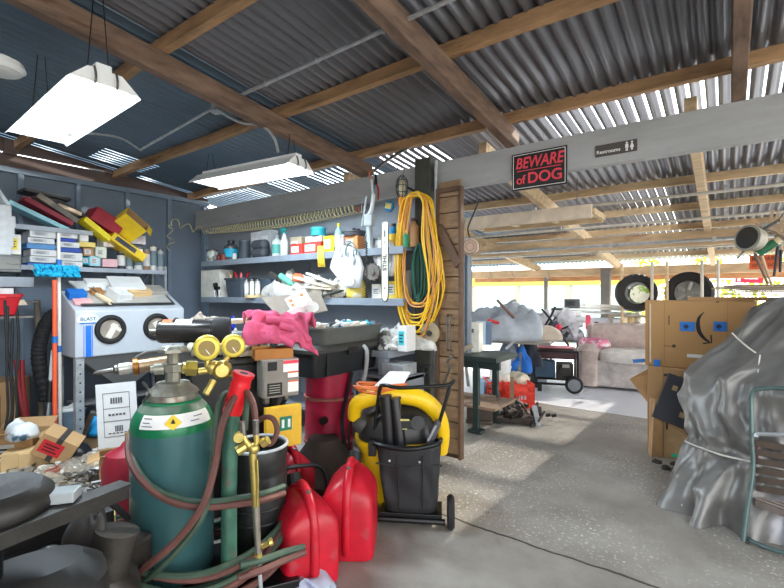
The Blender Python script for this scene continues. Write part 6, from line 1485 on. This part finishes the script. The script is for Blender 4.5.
# ================= FAR SHED =================
# sofa
sf = onZ(578,388,0); t = T('sofa', 'dusty taupe fabric sofa with a fat rolled back at the far end', 'sofa', (sf.x,sf.y,0), math.radians(8))
taupe = M('taupe_velour', (190,174,168), .9, var=.25, scale=7, bump=.2); pale = M('dusty_velour', (224,220,216), .9, var=.2, scale=9, bump=.2)
W6 = 1.9
MB().box((W6/2,.5,.25),(W6-.1,.85,.42)).build('sofa_base', M('dusty_skirt',(186,180,178),.9,var=.35,scale=6), t, bevel=.03)
for x in (.14,W6-.14):
    MB().loft([(.04,x,.48,.16,.46,5),(.5,x,.48,.16,.46,5),(.6,x,.48,.19,.48,3.5),(.66,x,.48,.16,.44,3),(.7,x,.48,.06,.36,2.5)],n=32).build('armrest', taupe, t, smooth=True)
MB().loft([(.44,W6/2,.42,W6/2-.3,.42,6),(.5,W6/2,.42,W6/2-.27,.45,5),(.58,W6/2,.42,W6/2-.28,.44,5),(.62,W6/2,.44,W6/2-.34,.38,4)],n=48).build('seat_cushion', pale, t, smooth=True)
MB().loft([(-.86,0,0,.18,.2,2.5),(-.8,0,0,.24,.25,2.5),(0,0,0,.26,.27,2.5),(.8,0,0,.24,.25,2.5),(.86,0,0,.18,.2,2.5)],n=32,mtx=Matrix.Translation((W6/2,.8,.76)) @ Matrix.Rotation(PI/2,4,'Y')).build('back_cushion', taupe, t, smooth=True)
MB().box((W6/2,.98,.5),(W6-.1,.14,.95)).build('back_frame', taupe, t, bevel=.04)
heap('pink_cushion', 'pink patterned cloth lying on the left arm of the sofa', 'cloth', onD(592,344,7.4)-Vector((0,0,.03)), .26,.17,.13, M('pink_print',(222,130,160),.9,spots=(12,.52,(232,224,226))), 6, .4, 5)
heap('white_bag', 'white plastic bag on the right side of the sofa seat', 'bag', onD(637,356,7.3)-Vector((0,0,.06)), .16,.13,.2, M('white_poly',(226,230,232),.4,var=.12,scale=10,spots=(9,.6,(70,100,120))), 9, .4, 6)
carton('black_tray', 'black shallow box with a yellow label on the sofa seat', 'box', onD(641,364,7.0), .3,.2,.05, black, rz=.3, lab=P_(240,200,60))
# generator
gp = onZ(556,389,0); t = T('generator', 'portable generator with a black tube frame, red top and a wheel left of the sofa', 'generator', gp, math.radians(20))
m = MB()
for x in (-.36,.3):
    m.tube([(x,-.22,.12),(x,-.22,.62),(x,.22,.62),(x,.22,.12)],.018,8)
for y in (-.22,.22):
    for z in (.12,.62): m.tube([(-.36,y,z),(.3,y,z)],.018,8)
m.build('tube_frame', blackm, t, smooth=True)
MB().loft([(.5,0,0,.3,.2,6),(.6,0,0,.31,.21,6),(.66,0,0,.27,.18,5)],n=32).build('fuel_tank', P_(60,30,36), t, smooth=True)
MB().box((-.02,-.02,.668),(.5,.3,.012)).build('red_top', P_(196,120,130), t)
MB().box((-.17,-.1,.34),(.3,.2,.26)).build('control_panel', P_(40,70,92), t, bevel=.01)
MB().box((.12,-.05,.3),(.24,.26,.26)).cyl((.12,-.2,.32),(.12,-.05,.32),.09).build('engine', dsteel, t, bevel=.01)
MB().box((.13,-.2,.4),(.1,.03,.05)).build('air_filter', P_(150,150,146), t)
w_ = MB().lathe([(.04,-.03),(.11,-.035),(.13,-.015),(.13,.015),(.11,.035),(.04,.03)],(.24,-.27,.13),axis='y',n=28).build('wheel', rubber, t, smooth=True)
MB().lathe([(.03,-.03),(.085,-.036),(.09,.036),(.03,.04)],(.24,-.27,.13),axis='y').build('wheel_rim', P_(120,126,132), w_)
MB().box((-.25,-.22,.06),(.06,.06,.12)).build('foot', rubber, t)
# pile above and behind the generator
p = onD(553,345,7.9)
t = T('folding_table', 'low table behind the generator carrying clothes', 'table', (p.x-.1,p.y+.1,0), math.radians(8))
MB().box((0,0,.7),(1.1,.6,.04)).build('table_top', P_(120,120,124), t)
for x in (-.5,.5):
    for y in (-.25,.25): MB().cyl((x,y,0),(x,y,.7),.02,n=8).build('leg', steel, t)
heap('clothes_pile', 'grey white clothes pile on the low table behind the generator', 'clothes', (p.x-.1,p.y+.1,.72), .55,.3,.4, M('pale_clothes',(196,196,204),.9,var=.35,scale=5,spots=(4,.6,(60,62,72))), 12, .5, 5, n=44)
for i in range(5):
    a = p+Vector((-.4+.15*i,-.25,.1)); cable('strap', ('black strap hanging leftmost on the pale clothes pile','white strap hanging second on the pale clothes pile','red strap hanging in the middle of the pale clothes pile','black strap curling fourth over the pale clothes pile','grey strap at the right of the pale clothes pile')[i], 'strap', [a, a+Vector((.05,-.05,.14)), a+Vector((.14,-.02,.22)), a+Vector((.2,0,.08))], .018, [black,whitep,P_(210,50,80),black,P_(130,130,136)][i])
# white padded slabs stack
for i,(px0,px1,y,c) in enumerate(((546,578,324,(226,228,232)),(545,580,318.5,(206,210,214)),(548,577,313,(236,238,240)))):
    a, b = onD(px0,y,8.3), onD(px1,y,8.3)
    o = MB().bar(a,b,.5,.1).build('foam_slab', P_(*c), bevel=.03); tag(o, ('lowest white padded slab on the pile left of the sofa','middle grey white padded slab left of the sofa','topmost white padded slab left of the sofa')[i], 'slab')
for i,(px,py,w7,h7,c,l) in enumerate(((572,303,.27,.17,(86,90,96),'dark grey monitor shape standing on the white slabs'),(558,309,.24,.12,(110,114,120),'grey speaker box left of the dark monitor'))):
    p = onD(px,py+4,8.4); carton('speaker' if i else 'monitor', l, 'electronics', (p.x,p.y,p.z-.02), w7,.12,h7, P_(*c), rz=fc(px), lab=P_(60,62,66))
for i,(px0,px1,y,c,l) in enumerate(((566,634,310,(226,224,220),'long white board lying across the back pile behind the sofa'),(570,632,314,(200,204,206),'long grey board just below the long white one'),(580,640,307.5,(236,236,232),'long pale board topmost behind the sofa'))):
    a, b = onD(px0,y-3,8.6), onD(px1,y,8.6); o = MB().bar(a,b,.4,.05).build('long_board', P_(*c), bevel=.005); tag(o, l, 'board')
p = onD(604,330,8.5)
t = carton('appliance', 'white appliance box with a small black mark behind the sofa', 'appliance', (p.x,p.y,p.z-.25), .62,.3,.48, P_(206,218,232), rz=fc(604), lab=None)
o = MB().box((0,0,0),(.07,.02,.06)).build('black_sticker', ink, loc=onD(594,321.5,8.28), rot=(0,0,fc(594))); o.parent = t; o.location = (-.13,-.16,.38); o.rotation_euler = (0,0,0)
p = onD(588,322,8.3); o = MB().box((0,0,0),(.09,.1,.26)).build('pink_box', P_(236,90,120), loc=p, rot=(0,0,fc(588)), bevel=.01); tag(o, 'narrow pink box standing left of the white appliance', 'box')
for i,(px,c) in enumerate(((624,(240,226,200)),(631,(220,200,150)),(638,(236,236,230)))):
    p = onD(px,326,8.4); bottle('jug', ('cream jug right of the white appliance','tan jug between two pale ones behind the sofa','white jug at the right behind the sofa')[i], (p.x,p.y,p.z-.06), .06,.32, P_(*c), white)
# racks carrying the things behind the sofa
t = T('rack_shelf', 'low grey rack at the back carrying slabs and boards', 'shelf', (onD(600,335,8.9).x,onD(600,335,8.9).y,0), 0)
MB().box((0,0,.95),(2.6,.5,.04)).build('shelf_board', P_(150,140,130), t)
for x in (-1.2,0,1.2): MB().box((x,0,.47),(.05,.4,.94)).build('leg', P_(150,140,130), t)
# tyres
def tyre(label, px, py, d, R_, rz, sticker=False):
    p = onD(px,py,d); t = T('tyre', label, 'tyre', p, rz)
    MB().lathe([(R_*.6,-.09),(R_*.7,-.11),(R_*.92,-.105),(R_*.99,-.07),(R_,0),(R_*.99,.07),(R_*.92,.105),(R_*.7,.11),(R_*.6,.09),(R_*.58,.05),(R_*.58,-.05),(R_*.6,-.09)], axis='y', n=40).build('tread', rubber, t, smooth=True)
    m = MB().lathe([(R_*.6,-.07),(R_*.58,.06),(R_*.5,.07),(R_*.48,.03),(R_*.2,.02)], axis='y', n=32); m.build('wheel_rim', P_(150,152,150,.4,.5), t, smooth=True)
    for k in range(5):
        a = k*2*PI/5; MB().bar((R_*.15*math.cos(a),-.04,R_*.15*math.sin(a)),(R_*.52*math.cos(a),-.05,R_*.52*math.sin(a)),.05,.05).build('spoke', P_(160,160,156,.4,.5), t)
    if sticker: MB().lathe([(R_*.46,.1),(R_*.46,.115),(.01,.116)], (.03,0,-.02), axis='y').build('round_sticker', M('tyre_sticker',(238,238,220),.5,spots=(9,.52,(150,190,70))), t, smooth=True)
    return t
tyre('left one of two tyres at the back, with a round pale sticker', 636,293,8.0,.34, fc(636)+.25, True)
tyre('right one of two tyres at the back, showing its spoked rim', 689,293,7.6,.36, fc(689)-.2)
# shelf under the tyres
t = T('rack_shelf', 'rack at the back holding the two tyres', 'shelf', (onD(662,310,8).x,onD(662,310,8).y,0), fc(662))
MB().box((0,0,1.1),(1.7,.4,.04)).build('shelf_board', P_(160,150,136), t)
for x in (-.8,.8): MB().box((x,0,.55),(.05,.35,1.1)).build('leg', P_(160,150,136), t)
# left part of the far shed: green bench, crates and scrap
wbp = onZ(466,432,0)
t = T('steel_workbench', 'dark green steel workbench beyond the plank door', 'workbench', (wbp.x-.2,wbp.y+.3,0), 0)
dg = P_(44,60,58,.5,.2)
MB().box((.1,0,.8),(.9,.6,.05)).box((.3,-.2,.74),(.5,.05,.1)).build('bench_top', dg, t, bevel=.004)
MB().box((.1,0,.28),(.85,.55,.03)).build('lower_shelf', P_(150,124,104), t)
for x in (-.28,.3):
    for y in (-.25,.25):
        lg = MB().box((x,y,.4),(.06,.06,.8)).build('leg', dg, t); MB().box((x,y,.02),(.16,.12,.04)).build('foot', dg, lg, bevel=.01)
MB().tube(curve([(.0,-.3,.9),(.1,-.35,.86),(.28,-.3,.95)],5),.025,8).build('vise_arm', P_(170,160,140), t, smooth=True)
bx = onD(470,349,5.2); wbx = carton('white_box', 'tall white box with a small square emblem on the green workbench', 'box', (bx.x,bx.y+.1,.826), .17,.2,.34, P_(232,230,220), rz=.2, lab=None)
o = MB().box((0,0,0),(.05,.01,.045)).box((0,-.004,0),(.03,.01,.025)).build('emblem', P_(100,100,96), loc=onD(471,324,5.0), rot=(0,0,fc(470))); o.parent = wbx; o.location = (0,-.105,.25); o.rotation_euler = (0,0,0)
for i,(px,c,l) in enumerate(((481,(190,220,240),'light blue folded sheet beside the tall white box'),(487,(110,130,160),'slate blue folded sheet beside the light blue one'))):
    p = onD(px,345,5.9); carton('folded_sheet', l, 'cloth', (p.x,p.y,.84), .12,.12,.3, P_(*c), rz=.4)
p = onZ(500,399,0); t = T('bucket', 'tall white stack of buckets behind the red crates', 'bucket', p)
MB().lathe([(.13,0),(.15,.3),(.155,.3),(.155,.33),(.145,.33),(.15,.45),(.16,.45),(.16,.48),(.15,.48),(.155,.6),(.165,.6),(.165,.63),(.05,.63)],n=32).build('bucket_body', whitep, t, smooth=True)
MB().lathe([(.168,.6),(.17,.64),(.1,.65)],n=32).build('lid', P_(180,190,196), t, smooth=True)
def crate(label, px, py, rz):
    p = onZ(px,py,0); t = T('milk_crate', label, 'crate', p, rz); m = MB(); w8, h8 = .36, .32
    for s in (-1,1):
        for z in (.02,.1,.2,.3): m.box((0,s*w8/2,z),(w8,.012,.022)); m.box((s*w8/2,0,z),(.012,w8,.022))
        for k in range(9): x = -w8/2+w8*k/8; m.box((x,s*w8/2,h8/2),(.012,.012,h8)); m.box((s*w8/2,x,h8/2),(.012,.012,h8))
    m.box((0,0,.01),(w8,w8,.015)); m.build('crate_lattice', M('crate_red',(238,70,50),.45,var=.08), t)
    for s in (-1,1): MB().box((0,s*(w8/2+.008),.25),(.16,.01,.06)).build('hand_grip', M('crate_red',(238,70,50),.45,var=.08), t)
    return t
crate('left red orange milk crate by the white bucket stack', 499,402,math.radians(35)); crate('right red orange milk crate filled with white rags', 517,405,math.radians(35))
for i,(px,l) in enumerate(((500,'white rag heap filling the left milk crate'),(517,'cream rag heap filling the right milk crate'))):
    p = onZ(px,401,0); heap('rags', l, 'rags', (p.x,p.y,.26), .15,.15,.14, P_(226-10*i,220-12*i,206-20*i,.9), 5+i, .4, 8, n=24)
p = onZ(508,392,0); t = T('water_jug', 'bright blue round jug behind the red crates', 'jug', p)
MB().lathe([(.13,0),(.15,.03),(.15,.3),(.1,.38),(.04,.42),(.04,.46)],(0,0,.15),n=28).build('jug_body', bluep, t, smooth=True); MB().lathe([(.05,.6),(.05,.64)]).build('cap', white, t); MB().box((0,0,.075),(.26,.26,.15)).build('stand', steel, t)
for i,(a,b,c,l) in enumerate((((512,392),(522,352),(30,110,210),'bright blue plastic strut leaning among the bikes'),((524,390),(514,350),(20,90,190),'darker blue strut crossing the bright blue one'))):
    p0 = onZ(*a,0); q1 = onD(b[0],b[1],6.9); t = T('blue_strut', l, 'frame', p0); MB().bar((0,0,0), q1-p0, .1,.06).build('strut', P_(*c), t, bevel=.01); MB().ball(q1-p0,.05).build('end_knob', white, t, smooth=True)
t = T('bicycle', 'tangle of a grey bicycle frame leaning by the blue struts', 'bicycle', onZ(524,386,0), math.radians(75))
MB().tube([(-.3,0,.35),(0,0,.8),(.4,0,.85),(.1,0,.3),(0,0,.8)],.018,8).tube([(.4,0,.95),(.5,0,.3)],.015,8).tube([(.3,-.15,1.0),(.4,0,.98),(.3,.2,1.0)],.012,8).build('frame_tube', P_(170,180,190,.3,.5), t, smooth=True)
for x in (-.3,.5):
    MB().tube([(x+.28*math.cos(k*PI/12),0,.3+.28*math.sin(k*PI/12)) for k in range(24)],.02,8,closed=True).build('tyre', rubber, t, smooth=True)
    m = MB()
    for k in range(10): m.tube([(x,0,.3),(x+.27*math.cos(k*PI/5),0,.3+.27*math.sin(k*PI/5))],.003,4)
    m.build('spokes', steel, t)
t = T('scrap_engine', 'heap of rusty black engine parts on the floor before the red crates', 'scrap metal', onZ(516,421,0), .4); t.scale = (.8,.8,.85)
sm = M('rusty_black',(62,54,50),.6,.3,var=.5,scale=8)
m = MB()
for k in range(34):
    a, r_ = rr.uniform(0,6.28), rr.uniform(0,.3); z = rr.uniform(.02,.3)*(1-r_*1.8); x, y = r_*math.cos(a)*1.3, r_*math.sin(a)
    if k % 3 == 0: m.cyl((x,y,z),(x+rr.uniform(-.12,.12),y+rr.uniform(-.12,.12),z+rr.uniform(-.02,.12)),rr.uniform(.02,.045),n=10)
    elif k % 3 == 1: m.box((x,y,max(.04,z)),(rr.uniform(.05,.14),rr.uniform(.04,.1),rr.uniform(.03,.08)),(rr.random(),rr.random(),rr.random()))
    else: m.tube(curve([(x,y,z),(x+rr.uniform(-.1,.1),y+.05,z+.08),(x+rr.uniform(-.15,.15),y-.1,max(.02,z-.02))],5),.015,7)
m.box((0,0,.05),(.6,.4,.06)); m.build('scrap_body', sm, t)
MB().bar((-.05,-.05,0),(-.06,-.05,.62),.05,.03).build('upright_bar', P_(130,116,90), t); MB().bar((.25,-.1,.25),(.3,-.28,.02),.07,.02).build('blade', galv, t)
for s in (.3,.42,.5): MB().cyl((s,.0,.1),(s+.06,-.02,.12),.02,n=10).build('shaft_end', sm, t)
t = T('steel_rail', 'short rusty I shaped rail standing on the floor by the workbench foot', 'rail', onZ(486,425,0)+Vector((-.1,.05,0)), .3)
MB().box((0,0,.02),(.3,.16,.04)).box((0,0,.16),(.3,.04,.26)).build('rail_web', P_(96,84,76,.6,.3), t); MB().box((0,0,.3),(.36,.14,.04)).build('rail_head', P_(140,120,104,.6,.2), t)
# cloth covered mound on a table behind
mp = onD(508,345,6.6)
t = T('trestle_table', 'trestle table at the back carrying the cloth covered mound', 'table', (mp.x-.15,mp.y+.1,0), math.radians(10))
MB().box((0,0,.82),(1.5,.75,.04)).build('table_top', P_(150,146,140), t)
for x in (-.6,.3): MB().bar((x,-.3,0),(x,0,.8),.04).bar((x,.3,0),(x,0,.8),.04).build('leg', P_(150,140,126), t)
gc_ = M('grey_cloth', (168,176,186), .85, var=.25, scale=4, bump=.2)
heap('cloth_mound', 'large mound covered by a pale grey blue cloth beyond the plank door', 'cloth', (mp.x-.08,mp.y,.84), .55,.36,.5, gc_, 22, .4, 3.5, n=60)
heap('cloth_mound', 'taupe sloping cloth at the right foot of the pale grey mound', 'cloth', (mp.x+.38,mp.y+.2,.84), .34,.26,.2, M('taupe_cloth',(176,164,150),.9), 27, .2, 3, n=40)
heap('cloth_mound', 'small grey lump at the left foot of the pale grey mound', 'cloth', (mp.x-.75,mp.y-.2,.84), .25,.25,.36, M('mid_grey_cloth',(140,140,142),.9,var=.3), 29, .4, 5, n=30)
for i,(a,b,c,l) in enumerate((((488,320),(499,323),(220,50,50),'red stick lying on the pale grey mound'),((497,300),(514,318),(120,90,80),'brown stick slanting down the pale grey mound'),((506,349),(522,333),(190,196,204),'silver strut rising from below the mound'))):
    a_, b_ = onD(*a,6.3), onD(*b,6.3); o = MB().tube([(0,0,0), b_-a_], .02, 8).build('stick', P_(*c), loc=a_, smooth=True); tag(o, l, 'stick')
# dark clutter between the bench and the generator
for i,(px,py,d_,w9,h9,c,l) in enumerate(((516,384,6.8,.22,.34,(24,40,70),'navy blue crate on the floor behind the blue struts'),(528,378,7.3,.26,.5,(34,36,42),'black upright case left of the generator'),
      (500,380,6.9,.2,.62,(60,66,74),'dark grey slim case behind the milk crates'),(538,381,7.6,.2,.3,(150,160,170),'pale grey case wedged beside the generator'),(484,384,6.3,.22,.3,(150,190,220),'light blue crate under the green workbench end'))):
    p = onD(px,py,d_); carton('tool_case', l, 'case', (p.x,p.y,0), w9,.22,h9, P_(*c), rz=fc(px)+.2*i, lab=P_(150,156,164))
for i,(px,d_,c,l) in enumerate(((521,6.6,(40,110,200),'bright blue cloth bundle under the trestle table'),(530,6.8,(44,48,58),'charcoal cloth bundle beside the bright blue one'),(509,6.7,(120,130,146),'slate cloth bundle hanging off the trestle table edge'))):
    p = onD(px,360,d_); heap('cloth_bundle', l, 'cloth', (p.x,p.y,.36+.06*i), .15,.13,.3, P_(*c,.9), 50+i, .6, 9)
st = onD(552,340,7.2); t = T('stroller', 'black folded stroller frame with grey straps standing over the generator', 'stroller', (st.x,st.y,.68), fc(552))
MB().tube([(-.28,0,0),(0,0,.5),(.05,0,.62)],.018,8).tube([(.25,0,0),(-.05,0,.45),(-.16,0,.58)],.018,8).tube([(-.2,.1,.1),(.25,.1,.3)],.015,8).build('frame_tube', blackm, t, smooth=True)
MB().heap((-.02,0,.1),.2,.12,.26,.6,9,61,22).build('seat_fabric', M('slate_fabric',(70,74,86),.9,var=.5,scale=8,spots=(6,.56,(190,190,196))), t, smooth=True)
MB().ball((.1,-.1,.3),.05).build('red_clip', P_(220,50,80), t, smooth=True)
MB().lathe([(.05,-.02),(.07,0),(.05,.02)],(-.28,0,.03),axis='y').build('wheel', rubber, t, smooth=True)
for i,(Y_,z_) in enumerate(((5.2,2.36),(6.2,2.26),(8.1,2.1))):
    t = T('conduit', ('pale conduit under the far roof, nearest of three','pale conduit under the far roof, middle of three','pale conduit under the far roof, deepest of three')[i], 'conduit', (-1.5,Y_,z_+.1))
    MB().tube([(-2.6,0,0),(2.8,0,0)],.016,8).build('pipe', M('pale_pole',(200,196,186),.6), t, smooth=True)
    for x in (-2,-.3,1.5): MB().box((x,0,.02),(.04,.05,.06)).build('clamp', galv, t)
# vertical pipe and lamp head just beyond the door
t = T('standpipe', 'blue grey vertical pipe standing just beyond the plank door', 'pipe', (onD(467.5,300,5.0).x,onD(467.5,300,5.0).y,.85))
MB().cyl((0,0,0),(0,0,1.25),.045,n=16).build('pipe', P_(110,120,132,.4,.4), t, smooth=True); MB().lathe([(.05,1.2),(.06,1.22),(.05,1.26)]).build('collar', galv, t, smooth=True)
t = T('hanging_lamp', 'small round wire guarded lamp beside the door top, before the standpipe', 'lamp', onD(470,247,4.6), fc(470))
MB().lathe([(.03,-.03),(.08,-.02),(.09,0),(.07,.03)],axis='y').build('lamp_body', P_(200,170,150), t, smooth=True)
m = MB()
for r in (.04,.07,.095): m.tube([(r*math.cos(k*PI/10),-.05,r*math.sin(k*PI/10)) for k in range(20)],.003,5,closed=True)
m.build('wire_guard', steel, t); MB().tube(curve([(0,.02,.08),(-.02,.02,.2),(.04,.02,.35),(.1,.05,.5)],5),.01,6).build('cable', black, t, smooth=True)
# boxed rail frame hanging under the near part of the far roof
a, b = onY(466,224,4.9), onY(592,207,4.9)
t = T('ladder_rack', 'long whitewashed box rail hanging under the far roof behind the dog sign', 'rail', a)
d_ = b-a; d_.z = 0
MB().bar((0,0,0), d_, .05,.14).build('front_rail', M('whitewashed_rail',(206,190,170),.8,var=.2), t, bevel=.004)
MB().bar((0,.5,0), d_+Vector((0,.5,0)), .05,.1).build('rear_rail', woodl, t)
for f_ in (0,.33,.66,1): MB().bar(d_*f_, d_*f_+Vector((0,.5,0)), .05,.06).build('cross_rail', woodl, t)
for f_ in (.1,.9): MB().tube([d_*f_, d_*f_+Vector((0,0,.35))], .005, 6).build('hanger', steel, t)
# conduit along the far girder
a, b = onY(480,255,7.0), onY(800,226,7.0)
t = T('conduit', 'grey conduit pipe running along the wide far girder', 'conduit', Vector((a.x,7.05,2.2)))
MB().tube([(0,0,0),(b.x-a.x,0,0)], .022, 8).build('pipe', galv, t, smooth=True)
for f_ in (.25,.5,.8): MB().box(((b.x-a.x)*f_,0,0),(.05,.06,.06)).build('clamp', galv, t)
for i in range(3):
    pxh = (490,512,548)[i]; a = onY(pxh,262,6.9); t = T('hanging_hook', 'wire hook dangling from the far purlins, '+('leftmost','middle','rightmost')[i]+' of three', 'hook', a)
    MB().tube([(0,0,0),(0,0,-.2)],.004,6).build('wire', steel, t); MB().tube(curve([(0,0,-.2),(.03,0,-.24),(.0,0,-.28),(-.03,0,-.25)],5),.005,6).build('hook', steel, t)
# far greenery beyond the shed
fol = M('sunlit_foliage', (196,206,70), .9, var=.35, scale=7)
for i in range(6):
    x = -1.6+i*1.25; m = MB(); r8 = random.Random(i)
    for k in range(420):
        a, b_ = r8.uniform(0,6.28), r8.uniform(-1,1); R_ = .62*r8.uniform(.6,1)
        c = Vector((R_*math.cos(a)*math.sqrt(1-b_*b_), R_*math.sin(a)*math.sqrt(1-b_*b_), 1.35+b_*1.1)); e = Euler((r8.uniform(0,3),r8.uniform(0,3),0)).to_matrix()
        m.add([c+e@Vector((-.07,0,0)),c+e@Vector((0,-.04,.0)),c+e@Vector((.08,0,0)),c+e@Vector((0,.04,0))],[(0,1,2,3)])
    t = T('shrub', 'sunlit yellow green shrub beyond the far eave', 'shrub', (x,13+.3*math.sin(i*2),0)); t['label'] = 'sunlit yellow green shrub in the row beyond the far eave and tyres'; t['group'] = 'shrubs beyond the shed'
    m.build('foliage', fol, t); MB().tube([(0,0,0),(0.03,0,1.2)],[.05,.02],8).build('stem', P_(110,90,60), t, smooth=True)
